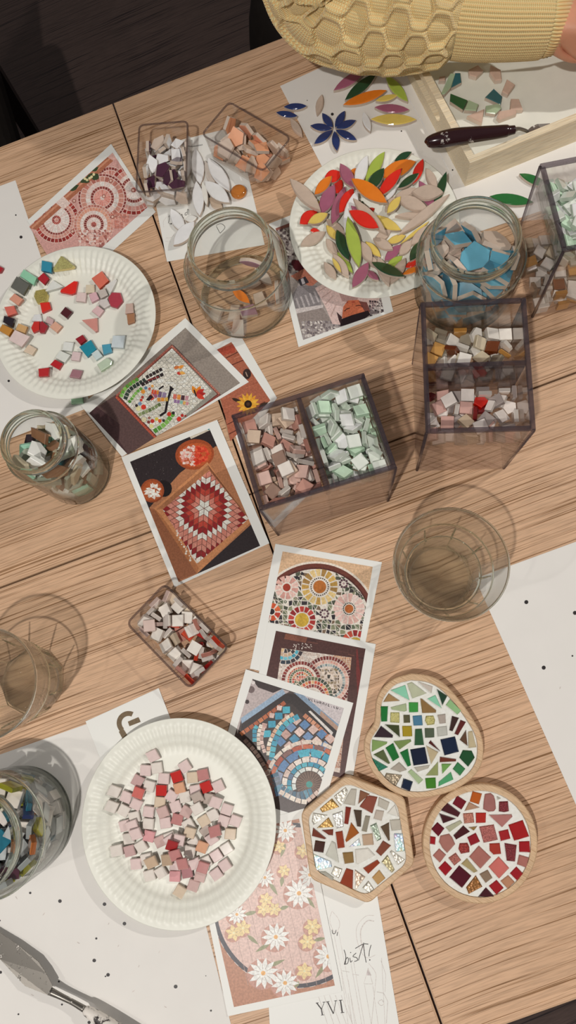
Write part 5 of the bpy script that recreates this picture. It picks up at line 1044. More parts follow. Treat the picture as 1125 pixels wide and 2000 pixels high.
HEAPS = {
 'box_pink': '0,83,-233,22,1000,0,0,-4;0,165,364,22,0,-863,-504,0;0,-197,-280,22,825,0,0,-565;0,64,246,22,983,0,0,186;0,192,17,22,888,0,0,-459;0,-121,372,22,773,0,0,-634;0,208,-327,22,655,0,0,-756;0,-201,-283,66,144,0,0,-990;0,-208,-260,110,706,0,0,-709;0,-216,78,22,709,0,0,-705;0,-216,-384,63,500,500,-500,500;0,-80,244,22,0,-139,990,0;0,216,-97,53,677,204,204,-677;0,64,75,66,0,372,928,0;0,73,-382,22,696,0,0,718;0,49,97,22,69,0,0,998;0,85,-386,66,1,0,0,1000;0,-10,377,50,970,-33,228,77;0,-74,-246,43,159,-183,-30,-970;0,73,-81,110,0,105,994,0;0,77,-68,22,322,0,0,947;0,217,-177,53,288,-958,0,0;0,214,-375,66,719,0,0,695;0,-216,205,22,1000,0,0,7;0,87,-105,66,709,0,0,-705;0,-258,343,63,0,707,0,707;0,-214,-428,63,0,0,707,707;0,-56,-15,22,912,0,0,-410;0,217,31,66,0,707,-707,0;0,-258,-132,139,700,102,700,102;0,-206,150,66,647,0,0,762;0,-100,-389,63,286,286,646,646;0,207,169,22,999,0,0,-47;0,90,-384,110,14,0,0,1000;0,-81,210,66,162,0,0,-987;0,17,385,85,973,-48,226,11;0,93,372,119,110,-73,-8,-991;0,258,31,151,500,500,500,500;0,-12,-386,64,11,-710,-11,-704;0,-212,153,155,584,405,-417,567;0,58,-251,66,773,0,0,-634;0,153,341,66,654,0,0,-756;0,54,106,110,0,413,911,0;0,50,-212,113,59,-16,20,998;0,258,298,63,500,-500,500,-500;0,174,-249,126,364,-43,926,-92;0,-29,-428,193,707,707,-15,15;0,217,428,107,500,500,-500,500;0,-155,-73,46,914,74,-196,347;0,226,296,152,639,-333,-359,593;0,115,240,107,682,-682,187,-187;0,258,-257,122,564,-427,564,-427;0,141,-197,178,55,954,-239,175;0,-199,-145,58,971,119,-172,116;0,-174,-272,154,0,-696,-718,0;0,-176,232,110,16,999,-40,9;0,-215,428,107,504,-504,496,496;0,217,-428,151,500,500,500,-500;0,-186,-12,111,957,-150,-130,210;0,-203,110,168,85,77,576,-809;0,195,-112,170,527,-128,598,590;0,-215,285,152,11,8,-16,-1000;0,124,-3,150,64,477,712,-511;0,-258,-386,190,500,-500,500,-500;0,-81,193,139,692,191,185,672;0,-79,44,87,511,-171,-122,833;0,33,-105,155,909,-13,-18,416;0,-21,64,160,123,680,714,113;0,90,-361,154,0,-843,-538,0;0,-53,-112,83,532,449,-41,716;0,230,158,110,612,355,-355,-612;0,-170,381,107,705,-705,-51,51;0,-40,-237,125,731,-97,-675,16;0,23,249,108,525,-526,473,-473;0,-112,64,170,562,-458,439,-531;0,-207,386,194,707,0,-12,-707;0,-176,-301,198,963,0,0,268;0,70,379,166,995,-20,70,-61;0,-213,11,144,121,980,18,157;0,134,328,205,524,237,140,806;0,-55,333,137,862,133,-454,-183;0,115,184,107,209,-209,-676,676;0,-171,-179,156,21,-14,628,778;0,121,-351,198,906,0,0,-423;0,-81,-202,162,291,-657,-233,655;0,30,-143,203,988,-39,-26,149;0,-78,196,198,833,100,289,461;0,-26,-12,204,22,164,56,-985;0,-215,259,197,0,-8,16,1000;0,177,375,231,100,275,16,956;0,-213,13,191,707,25,-197,-679;0,253,165,256,667,121,723,132;0,160,30,172,879,-406,250,-18;0,-197,256,241,17,832,554,-1;0,-83,-349,189,499,643,-195,547;0,3,-142,246,665,-46,5,745;0,-213,41,232,25,-707,679,-197;0,-57,384,213,913,-218,-335,-80;0,-165,-427,273,272,273,652,-653;0,-215,-166,242,999,-30,-23,5',
 'box_mint': '0,-144,-383,22,727,0,0,-687;0,5,387,22,0,0,0,-1000;0,211,160,22,740,0,0,672;0,216,22,22,1000,0,0,-1;0,35,77,22,995,0,0,100;0,-86,-256,44,694,-133,133,695;0,-87,387,52,679,-197,-197,679;0,85,-51,22,722,0,0,-692;0,-216,9,22,0,0,0,1000;0,-4,-383,22,1000,0,0,-24;0,217,50,66,707,0,0,707;0,192,-161,22,956,0,0,295;0,-87,-9,22,0,-1000,-19,0;0,-184,386,48,168,687,687,168;0,-214,387,83,687,-168,-168,687;0,208,-166,66,653,0,0,-757;0,214,358,64,689,-689,161,-161;0,-183,216,66,236,0,0,-972;0,216,-342,22,0,-707,-707,0;0,-185,212,22,934,0,0,-356;0,-99,-387,66,707,0,0,-707;0,216,-428,63,707,707,0,0;0,-228,119,97,671,534,-419,-300;0,130,298,22,410,0,0,-912;0,-129,-428,151,707,-707,0,0;0,-216,-118,22,0,1000,0,0;0,-87,-155,48,688,-163,163,688;0,-90,-52,72,3,-65,997,-52;0,-216,-246,22,706,0,0,-708;0,216,-329,66,1000,0,0,0;0,-22,234,22,923,0,0,-385;0,-216,-121,66,0,0,0,-1000;0,215,-216,110,707,0,0,-707;0,258,177,107,707,0,-707,0;0,-258,-365,86,168,-687,168,-687;0,89,428,107,500,-500,-500,-500;0,216,428,63,500,500,500,-500;0,49,-97,66,994,0,0,105;0,70,-212,22,0,964,265,0;0,84,381,107,494,-506,-494,-506;0,258,-60,132,318,632,-318,-632;0,-46,254,66,0,634,773,0;0,4,33,93,903,-88,224,357;0,-258,15,108,500,500,-500,-500;0,65,128,85,104,925,293,-217;0,180,161,142,538,-717,277,-345;0,217,251,105,663,604,368,247;0,-224,212,152,355,-362,-615,604;0,-103,260,110,0,0,0,1000;0,53,207,161,395,-479,758,197;0,217,-343,110,0,0,0,-1000;0,222,48,151,617,-617,-345,345;0,216,387,149,1000,0,0,0;0,217,-386,154,0,0,0,1000;0,-100,173,139,761,325,221,-516;0,-36,-29,154,209,-811,543,-48;0,-97,106,61,374,851,337,148;0,-165,16,150,66,694,120,707;0,-210,-8,138,596,424,-555,-395;0,-126,-343,110,0,0,0,-1000;0,-214,-364,107,500,-500,-500,500;0,-216,-237,109,333,624,624,-333;0,120,-22,110,413,-505,-586,480;0,-131,428,186,302,-302,-640,-639;0,117,274,135,203,394,-630,638;0,-214,342,132,687,-168,-168,687;0,159,118,153,323,-309,-559,698;0,74,-237,66,968,0,0,250;0,68,309,118,531,-348,-572,-519;0,57,-239,110,240,0,0,971;0,210,-257,154,21,0,0,1000;0,192,362,193,883,0,0,469;0,54,-138,157,295,804,-511,72;0,-73,387,113,197,679,679,197;0,216,384,237,1000,0,0,-5;0,80,-387,59,930,0,367,0;0,-258,-112,151,500,-500,-500,500;0,82,380,224,956,-14,-288,-47;0,-134,314,185,282,-42,-958,12;0,-18,-387,110,600,373,373,601;0,68,157,212,446,-546,706,57;0,131,-386,125,500,500,-500,-500;0,-80,-176,119,949,-307,10,67;0,214,194,219,983,-173,63,-11;0,60,-70,207,732,93,45,674;0,57,-287,154,479,0,0,-878;0,-202,-225,169,875,-467,61,114;0,-216,127,228,568,425,429,-559;0,168,-76,152,633,477,425,437;0,-162,-83,162,208,-142,599,-760;0,-105,-159,178,860,-399,51,315;0,50,-277,198,578,0,0,816;0,-22,424,254,686,644,-247,232;0,212,-386,204,706,-37,37,-706;0,-80,76,163,102,243,-322,-909;0,-20,255,221,210,585,-220,-752;0,90,68,181,880,-374,116,268;0,-105,337,219,44,282,13,958;0,226,-131,202,166,703,378,579;0,-227,341,206,0,-472,0,881;0,-124,-330,195,273,838,-471,44;0,-141,-155,229,271,452,796,-297;0,-98,125,215,725,109,-518,-441;0,217,-249,239,638,-638,304,-304;0,-258,-165,278,500,500,-500,-500',
 'box_amber': '1,-93,-12,22,634,0,0,-773;3,125,203,22,525,0,0,-851;0,-258,-58,63,707,0,707,0;2,216,-386,22,708,0,0,-707;1,26,285,22,930,0,0,-368;2,75,121,50,358,234,93,-899;2,193,60,22,0,-266,-964,0;1,-212,128,22,706,0,0,708;1,200,326,22,160,0,0,987;3,-214,-238,22,0,-570,-822,0;3,-71,102,45,191,981,-1,-38;0,-37,-255,22,0,-999,-33,0;1,-90,-428,63,0,0,-707,707;2,-171,-132,51,200,54,255,945;2,214,201,66,704,82,24,705;1,206,-209,22,767,0,0,642;0,-216,-385,22,707,0,0,707;2,-86,-277,66,214,0,0,977;0,35,-37,22,0,-993,119,0;0,-215,385,22,710,0,0,-704;3,-167,-7,66,877,0,0,-481;1,72,-378,22,754,0,0,-657;3,219,160,107,981,53,67,176;3,204,-77,45,821,175,130,-527;3,-203,96,101,295,948,-4,-116;0,216,386,110,1000,0,0,0;2,-235,-253,107,393,393,-588,-588;1,207,367,66,0,82,-997,0;0,66,-122,66,356,0,0,-934;2,-216,250,44,190,982,1,0;2,-81,237,51,983,118,-127,67;2,-66,-48,107,691,-151,-691,-151;0,-223,-346,107,238,-666,238,666;0,109,367,85,109,818,164,540;0,-214,258,96,684,-178,89,701;1,-57,-140,87,463,684,233,513;2,87,-253,77,35,118,439,-890;2,66,-55,110,991,0,0,-134;1,-117,128,109,732,-153,278,603;0,-5,373,67,788,-182,-520,-277;1,-72,247,102,143,-99,-142,974;1,81,270,106,773,220,-359,475;3,202,-185,89,833,38,138,-535;2,41,136,92,226,-285,925,112;1,73,-42,154,988,0,0,-156;3,-83,391,72,564,-700,-98,427;2,211,-377,66,43,0,0,-999;0,-216,387,66,707,0,0,707;2,25,-362,66,255,0,0,967;0,215,48,107,332,624,-332,624',
 'box_rose': '2,-149,288,51,222,-522,811,143;4,-208,20,22,456,0,0,-890;2,95,-17,45,192,327,923,-68;2,182,-218,22,1000,0,0,-13;0,-216,-135,22,707,0,0,-707;2,29,-132,22,368,0,0,930;2,-214,148,63,500,500,-500,-500;0,215,-92,22,13,0,0,1000;0,-76,-261,22,992,0,0,-123;3,-93,-169,36,87,-87,-702,702;2,55,-366,22,208,0,0,-978;4,-101,387,22,0,-881,-473,0;3,222,-107,66,15,0,0,-1000;4,-13,45,69,627,-603,369,327;3,-257,345,36,497,-497,503,-503;4,217,111,22,169,0,0,986;2,212,387,22,707,0,0,707;0,-108,-383,46,7,41,159,-986;0,215,203,54,671,-215,213,677;2,-216,428,64,500,-500,500,500;3,242,28,54,660,224,259,-669;1,-150,-199,116,165,-815,545,110;4,-211,-382,64,177,-360,-131,907;0,214,-305,55,307,-952,12,-4;3,-61,-129,80,704,-704,71,-71;2,49,191,22,244,0,0,970;0,-213,-16,66,0,684,-729,0;1,-90,134,44,34,196,7,-980;2,30,428,63,500,500,500,-500;2,58,-217,60,180,-41,-970,-156;2,-216,-248,46,691,149,-149,691;1,216,262,66,3,-1,953,-302;1,111,345,66,672,385,-314,-549;4,127,86,75,123,974,-105,160;0,-76,-56,22,0,-913,-408,0;1,9,304,51,928,-253,-72,265;2,194,-386,104,952,307,-9,3;0,-258,127,63,500,500,-500,-500;1,24,-386,66,0,-709,-705,0;3,61,168,66,927,0,0,374;2,56,142,110,935,1,2,-354;3,239,425,100,518,-482,-518,-482;4,-140,107,78,795,71,-140,-586;2,-84,-35,66,666,0,0,-746;0,142,81,149,820,7,59,-570;3,187,-386,50,681,214,-220,664;2,-138,255,87,571,54,-259,777;2,221,-28,140,676,207,-357,-610;1,-81,-305,101,939,-235,23,251;3,65,-393,124,311,311,635,635;1,71,-45,93,102,-346,916,-174;3,-72,189,123,251,-942,202,-92',
 'box_frost': '0,-6,-16,22,157,0,0,988;0,-216,87,22,1000,0,0,2;0,215,238,22,1000,0,0,2;0,-86,124,22,50,0,0,-999;0,-216,252,22,1000,0,0,0;0,-215,68,66,707,0,0,-707;0,204,57,22,620,0,0,785;0,4,-252,22,998,0,0,65;0,-210,-261,22,687,0,0,-727;0,-209,381,22,707,0,0,-707;0,57,109,22,760,0,0,649;0,216,-386,22,707,0,0,-707;0,208,383,22,27,0,0,-1000;0,217,-259,22,0,707,-707,0;0,-81,386,22,707,0,0,707;0,-185,-252,66,0,986,-168,0;0,-258,-122,83,587,394,-587,-394;0,79,374,22,699,0,0,715;0,-45,13,66,20,0,0,-1000;0,65,244,22,9,0,0,1000;0,-73,-140,47,62,-30,171,983;0,-73,258,22,1000,0,0,8;0,-217,-17,63,500,500,-500,500;0,85,379,66,720,0,0,694;0,-87,-386,22,1000,0,0,0;0,-81,139,66,690,0,0,724;0,213,205,66,4,0,0,1000;0,-180,-103,63,635,-311,-311,635;0,204,-107,22,75,0,0,997;0,-215,254,66,0,-1,-1000,0;0,-215,-131,163,635,-411,247,-606;0,-214,428,109,12,12,707,-707;0,216,-347,66,711,0,0,-703;0,85,-338,52,53,31,-974,-218;0,-225,-386,63,670,225,-670,225;0,214,428,107,707,707,0,0;0,-64,244,92,26,6,-233,-972;0,216,-106,66,0,-704,710,0;0,74,245,66,679,0,0,734;0,-216,132,111,694,-139,139,693;0,-60,-118,86,985,-173,-16,18;0,216,215,110,1000,0,0,0;0,-216,337,141,946,-69,315,-23;0,-51,386,66,704,0,0,710;0,246,-386,151,1,-707,1,707;0,71,-84,62,909,2,417,-4;0,-213,17,167,39,169,-223,-959;0,212,341,66,14,0,0,1000;0,217,26,66,0,0,0,-1000;0,180,-165,110,221,2,-10,975;0,216,342,110,1000,0,0,0;0,-41,-376,93,969,242,-6,-56;0,-115,-40,137,297,157,47,941;0,-62,-384,138,970,241,-21,5;0,210,239,154,0,-1000,-9,0;0,110,-229,91,226,-414,-423,-774;0,-67,81,110,958,0,0,-286;0,-200,243,167,172,4,659,-732;0,172,-163,154,407,4,-9,914;0,-46,-275,66,999,0,0,-41;0,214,96,132,693,138,138,-693;0,72,145,99,939,304,49,151;0,258,-256,150,515,485,514,485;0,-50,-91,161,782,-98,131,-601;0,16,-233,143,824,198,-177,-500;0,169,-177,198,870,9,-5,493;0,78,-61,121,853,147,390,313;0,-55,224,168,318,838,441,-39;0,-49,106,154,550,0,0,835;0,-162,-260,147,650,-261,266,-662;0,86,-384,105,67,276,-226,932;0,-190,-361,136,346,868,-237,-266;0,14,-262,188,907,159,-213,-326;0,157,-329,155,444,506,-660,333;0,113,49,132,375,-738,25,-560;0,-154,340,149,19,-317,-55,-947;0,86,-63,180,318,-389,149,-851;0,-16,42,196,56,-83,228,-969;0,83,316,154,28,0,0,1000;0,216,-74,152,320,-630,-320,-631;0,65,362,110,288,0,0,-958;0,210,52,189,198,-952,-14,232;0,208,-260,240,65,1,11,-998;0,-50,-117,207,948,-43,158,-273;0,-83,371,147,279,710,-602,-236',
 'box_smoke': '0,182,116,22,101,0,0,995;0,-109,32,22,994,0,0,-106;0,22,-312,22,999,0,0,-40;0,45,281,22,691,0,0,-723;0,44,-181,22,684,0,0,-730;0,181,-285,22,0,-859,-511,0;0,-200,349,22,0,-809,588,0;0,255,-382,63,707,10,707,-10;0,13,-428,63,500,-500,-500,-500;0,216,20,63,707,707,-17,-17;0,-10,-321,66,231,0,0,973;0,133,114,66,924,0,0,-383;0,-110,232,22,0,529,848,0;0,-203,-80,22,774,0,0,633;0,18,118,22,515,0,0,857;0,181,-123,22,655,0,0,756;0,-212,-337,22,707,0,0,-707;0,77,-32,66,755,0,0,656;0,209,-66,110,0,1000,-27,0;0,66,-12,22,436,0,0,900;0,141,-361,66,0,-557,830,0;0,-216,343,66,708,0,0,707;0,-208,-425,63,511,489,511,-489;0,204,-95,66,114,0,0,993;0,-80,383,46,10,154,52,987;0,201,249,55,137,303,-44,942;0,29,-179,66,999,0,0,-52;0,-207,106,47,44,-195,33,979;0,1,385,74,994,-50,98,5;0,-126,-328,64,502,502,-498,-498;0,-127,-216,63,706,-706,46,-46;0,-107,-111,82,2,-656,264,-707;0,134,340,54,207,659,-689,-217;0,-258,-198,82,397,-585,397,-585;0,133,-338,110,0,-884,-468,0;0,233,384,63,378,-378,-598,598;0,-216,368,110,1000,0,0,0;0,-95,248,87,310,172,-57,933;0,150,122,110,682,0,0,-732;0,-19,-347,151,707,-707,7,-7;0,-55,-115,64,164,-688,164,688;0,-31,95,66,932,0,0,-362;0,36,213,86,441,-79,158,-880;0,176,-231,66,150,0,0,989;0,-213,143,89,980,-43,-193,9',
 'tray_purple': '5,-128,-68,23,0,-899,439,0;1,25,-122,23,250,0,0,968;2,7,-246,23,995,0,0,95;2,-172,-153,51,872,243,-1,-425;1,22,371,23,14,0,0,1000;0,-208,-330,23,693,0,0,-721;1,-73,-270,106,499,150,262,812;2,-195,180,23,532,0,0,-847;0,-159,114,63,145,-228,284,-920;1,111,94,23,930,0,0,369;1,237,339,54,342,-619,-342,619;0,-153,-351,70,22,0,0,-1000;3,-25,166,46,700,-681,203,-66;1,122,238,23,511,0,0,-859;5,174,-370,54,158,158,689,-689;5,-124,385,49,963,-39,-153,220;1,-89,268,78,417,-447,151,777;1,189,-417,77,501,-501,499,499;1,176,-256,23,532,0,0,-847;0,-237,327,80,585,397,585,397;3,-65,10,48,396,-170,54,901;2,237,19,65,375,600,-375,-600;3,177,-97,61,688,238,-279,627;2,195,207,102,374,-445,-480,657;2,-54,-87,105,842,51,150,-516;0,22,-417,68,182,182,-683,683;4,60,-76,70,705,0,0,710;5,-44,113,117,930,334,-126,83;5,2,239,55,31,187,-103,-976;1,-158,41,119,832,215,194,-473;4,74,46,89,953,-288,91,-24;0,-32,-90,149,883,154,36,441;2,146,-243,70,661,0,0,751;3,99,181,100,553,378,-176,722;3,-237,-71,142,305,-638,-305,638;4,8,353,106,392,-659,-309,563;0,39,-355,132,243,183,226,925;1,35,-204,138,370,-250,888,110;4,112,-138,117,0,628,778,0;3,125,357,70,515,0,0,-857;0,-105,362,105,148,-314,936,-54;0,153,-296,138,983,-33,108,142;0,-206,-325,146,472,451,545,526;3,-189,-172,91,92,66,968,225;5,237,-173,138,707,15,-707,-15;5,145,65,118,173,771,561,-247',
 'tray_peach': '1,154,343,25,0,-1000,-14,0;4,-6,-385,25,991,0,0,133;5,-101,137,55,371,70,-207,-902;5,-29,-21,25,70,0,0,998;1,144,-355,55,351,182,164,904;1,-24,351,56,192,-109,975,-15;0,24,-175,25,925,0,0,379;4,225,35,70,272,653,-272,-653;5,-146,-13,61,914,62,-184,-356;1,225,-186,69,371,602,371,602;3,-127,-313,54,94,903,-395,142;0,69,195,78,213,302,886,281;4,-100,-146,70,97,-424,566,700;4,140,251,84,341,-518,783,49;5,-167,-50,107,45,-194,0,980;4,225,-346,109,481,519,481,519;1,131,13,82,500,277,195,797;5,55,-203,75,127,0,0,992;3,-158,328,56,20,969,149,194;2,-164,-176,156,183,261,-218,-922;3,142,415,149,316,-316,632,632;3,52,6,83,548,264,211,765;3,225,231,86,701,89,-701,-89;3,-156,-329,127,198,724,643,149;5,101,-116,139,918,-44,139,-370;5,32,-384,155,158,-364,-580,-712;4,174,-270,145,701,-124,-692,118;3,47,236,149,305,-128,932,146;5,-169,84,127,286,670,678,-100;3,-152,273,111,186,-350,916,-60;2,-25,-236,132,402,-246,-68,879;3,-161,219,160,14,973,122,194',
 'tray_red': '0,-170,-82,22,668,0,0,-744;0,54,139,22,621,0,0,-784;0,-2,16,22,586,0,0,-811;0,-171,-355,22,972,0,0,236;0,70,-387,22,10,0,0,-1000;0,192,-7,22,55,0,0,-999;0,197,251,22,1000,0,0,4;0,-181,208,22,39,0,0,-999;0,-181,205,66,821,0,0,-571;0,28,-282,62,198,-198,679,-679;0,71,-34,58,978,72,192,38;0,-191,-202,44,666,142,124,-722;0,-198,388,22,707,0,0,707;0,179,-280,22,980,0,0,200;0,184,-143,22,607,0,0,795;0,-20,-260,62,620,-340,-620,-340;0,-80,128,62,6,-5,699,-715;0,-57,428,62,0,0,707,707;0,-84,-167,62,512,-512,488,-488;0,-90,272,62,648,-283,648,283;0,197,124,22,11,0,0,-1000;0,192,-314,66,670,0,0,-743;0,61,-191,62,290,-645,-290,-645;0,198,377,22,1000,0,0,-3;0,-238,318,105,545,-450,-545,450;0,198,-428,62,500,-500,-500,-500;0,69,340,22,693,0,0,721;0,188,405,106,130,-130,695,-695;0,238,-131,106,0,707,0,707;0,-198,29,47,687,-161,-160,-690;0,50,166,66,0,-340,941,0;0,-165,-264,83,904,133,-56,-402;0,194,-347,168,127,696,127,696;0,192,251,66,712,0,0,-702;0,-44,338,62,453,453,543,543;0,-22,221,62,264,656,-264,656;0,-39,-428,85,341,341,619,-619;0,-77,29,63,367,723,522,265;0,66,428,186,499,501,-499,501;0,-238,-261,158,548,-447,-548,447;0,-238,-386,106,508,-492,508,-492;0,67,428,62,500,-500,500,500;0,-196,-167,147,15,9,797,-604;0,201,-44,106,573,-573,-414,414;0,-152,389,123,406,-685,591,127;0,39,-378,106,173,173,684,687;0,70,322,88,176,-190,35,965;0,112,-37,89,165,-794,-573,119;0,173,101,66,902,0,0,-431;0,24,203,150,645,645,290,290;0,238,-344,167,406,-579,406,-579;0,-187,48,87,616,-147,-178,-753;0,-184,-86,89,39,-8,-206,978;0,89,138,110,927,0,0,-374;0,184,-191,127,678,-130,695,-202;0,-137,-351,105,206,-770,499,340;0,-129,-405,176,115,-262,-604,-744;0,238,251,150,500,-500,-500,500;0,-156,189,131,183,965,184,35;0,87,-346,137,690,-634,15,-350;0,-153,310,170,441,-154,93,-879;0,19,-202,146,0,123,-992,0',
 'jar_blue': '0,13,-3,30,0,998,-55,0;3,-326,19,30,0,999,-54,0;2,321,-113,66,112,901,-419,10;2,-57,-232,30,0,673,-740,0;3,-45,349,72,498,-75,171,-846;0,-113,-293,90,53,0,0,999;1,189,-332,30,0,-172,985,0;0,-253,303,30,0,611,-792,0;1,-293,-222,30,96,0,0,995;0,259,343,74,404,-34,-706,580;1,-443,12,166,702,-78,703,-85;2,173,164,30,902,0,0,-432;0,-9,-437,112,125,101,-689,707;4,-265,-112,90,915,0,0,403;4,-300,214,166,592,152,-92,-786;4,303,-58,117,959,-112,9,-261;2,350,32,156,815,-65,91,568;4,106,202,100,1000,5,30,5;0,-19,9,90,0,959,-283,0;4,80,272,163,17,708,-705,-25;3,-240,246,126,643,145,-102,-745;2,-37,-10,150,465,0,0,885;0,74,149,233,975,84,-17,-207;3,-5,-32,249,74,-701,-698,-126;4,193,-164,179,190,-875,-281,-344;0,367,135,241,184,282,933,123;2,-319,-133,272,495,48,136,-857;2,191,-260,192,236,-906,-157,-314;1,-240,-45,192,285,162,39,-944;3,400,-167,301,653,501,360,439;4,-51,256,274,732,-200,69,647;4,75,-255,286,388,-763,514,-64;0,-163,-277,215,35,-694,712,-104;1,231,377,274,654,-671,327,-123;2,140,-275,231,303,-918,59,-251;3,-307,125,282,110,-18,-205,-972;2,-281,-203,486,576,-441,-522,449;4,160,358,301,111,339,665,656;1,15,-348,281,257,-159,-278,912;0,-294,-178,320,827,133,-56,544;2,-127,-409,407,45,-183,-648,738;0,322,75,279,832,-56,-215,509;3,-105,312,307,823,-121,-173,-528;0,-332,209,310,147,717,-666,144;1,230,83,327,169,144,49,-974;0,282,-103,429,112,-670,-541,-495;4,-415,-127,429,598,542,-382,-450;4,337,121,494,131,-394,-881,227;3,-238,277,433,27,426,-881,205;3,86,80,365,817,121,-21,-563;3,-118,298,376,975,-200,-67,68;1,-91,-32,306,967,118,-91,205;3,-70,-303,349,51,448,843,293;3,139,-318,424,51,-796,-579,173;3,-315,166,395,140,688,-696,150;3,378,44,424,391,78,203,894;0,139,275,480,592,130,-783,142;1,-431,92,575,545,-386,539,-513;1,-169,-32,423,173,-620,-83,-761;3,-131,11,469,641,-514,358,-444;4,41,38,412,987,98,-73,-104;4,165,-265,472,982,-49,173,65;0,-270,331,553,94,468,-447,757;1,-44,446,457,308,390,-628,599;2,70,37,478,10,-82,-90,993;1,-12,291,474,7,-64,-135,-989;1,422,-151,549,267,-532,484,-641;0,224,-221,519,825,-151,146,-525',
 'jar_shard': '4,-33,234,23,0,53,999,0;1,9,94,23,0,-944,-331,0;4,74,-149,51,151,752,-642,-19;4,160,-251,106,200,529,-469,678;2,-213,99,23,0,321,-947,0;5,173,154,113,955,4,31,-294;4,118,107,68,24,284,-958,-20;3,-247,-158,59,307,-388,-606,622;4,296,17,84,601,397,-596,-354;0,-55,-201,23,0,970,-245,0;2,201,210,61,602,643,3,-473;4,-57,-290,80,75,-212,-690,-688;1,201,-72,23,776,0,0,-630;4,-135,108,74,992,-21,2,127;0,225,-73,129,650,411,578,272;3,-224,185,117,665,628,326,241;2,-131,-22,40,211,-69,141,965;5,261,-147,129,129,700,-100,695;5,76,-195,186,536,645,350,419;3,-153,128,162,613,276,94,734;1,170,-96,197,638,-453,-555,284;3,102,-120,87,38,-541,-827,148;4,13,92,121,8,783,-622,-31;3,-32,254,117,703,687,167,76;5,64,-12,161,905,39,29,423;2,62,-12,209,38,-917,-396,30;4,81,9,255,46,-692,-720,13;4,108,-215,249,22,17,-57,998;4,-46,-216,204,149,360,-921,-27;1,-140,-143,161,216,-619,-702,278;0,-74,297,193,461,-548,432,548;1,-245,-10,98,925,-354,56,125;2,98,280,255,632,625,229,-398;5,-97,1,157,830,-58,284,-477;3,252,66,228,776,183,-33,-603;4,-73,239,283,45,96,-717,689;0,-255,-63,207,346,-653,635,-225;2,-158,-182,121,862,-195,292,-366;2,-46,-166,263,549,-30,21,-835;3,82,180,179,560,80,92,819;1,230,136,183,408,25,-166,898;1,133,198,305,945,-201,-225,130;2,216,-42,281,29,600,798,-47;2,-235,49,168,112,-465,-208,854;0,205,135,300,299,-238,101,919;1,-94,185,242,601,-656,263,373;4,-33,100,240,99,470,-741,-469;2,93,7,352,160,-848,-500,75;4,248,-76,405,658,361,659,-44;2,143,-226,341,57,528,-395,-749;2,-256,-76,274,617,358,-206,-670;0,228,-188,374,533,-48,750,-389;3,112,248,394,275,-190,764,552;4,-123,-39,275,271,-171,385,-865;2,-24,-43,327,537,-68,163,-825;0,-188,-209,336,198,301,589,723;5,-263,162,311,202,-676,204,679;1,-154,137,325,386,-756,479,-225;1,2,-259,331,546,-71,738,-390;2,-162,159,406,119,250,22,-961;1,60,-254,323,545,-639,-224,495;1,-207,86,287,209,-271,-313,-886;4,195,117,400,470,-26,-65,-880;3,-208,5,388,139,141,-167,-966;4,198,-67,408,539,-642,-152,524;4,-24,136,356,448,-442,-767,-125;4,79,127,434,926,-144,-280,207;4,-209,-92,448,709,-659,49,244;1,-146,-182,324,642,-649,130,-387;1,294,73,493,190,595,299,721;0,-255,74,469,190,-511,838,2;0,132,-240,566,124,-407,283,-859;3,50,-161,364,202,-142,-493,-834;2,-146,-254,447,746,-578,317,-95;2,200,-25,524,182,586,-761,211;2,-156,147,462,21,926,281,250;0,57,266,459,388,171,906,-8;5,193,89,508,732,-202,192,621;0,-144,-152,430,760,-281,456,368;1,-80,-95,438,391,-501,82,-768;2,56,-119,423,224,874,371,-217;5,-44,94,457,656,582,215,429;5,116,-88,484,677,276,-562,-387;2,73,-76,501,277,-598,-185,729;1,4,-3,461,798,-522,-257,158;1,-8,-257,483,635,656,-234,334;3,67,60,546,859,-252,-332,-296;4,-220,14,520,269,-53,398,-875;4,29,-299,478,261,-172,-697,-646;2,18,-202,661,857,488,-62,-157;0,-41,-158,560,85,-868,-370,321;1,-103,284,445,476,-314,-644,-510;1,-131,-214,574,355,-336,-857,165;4,-154,-69,553,109,262,-957,-63;1,192,155,576,327,58,924,191;4,-62,-30,599,767,-284,93,-568;1,13,-164,627,243,-12,-491,836;0,-163,-198,671,930,177,-267,-180;0,51,211,541,259,-868,328,-269;5,-85,153,554,199,-181,-127,955',
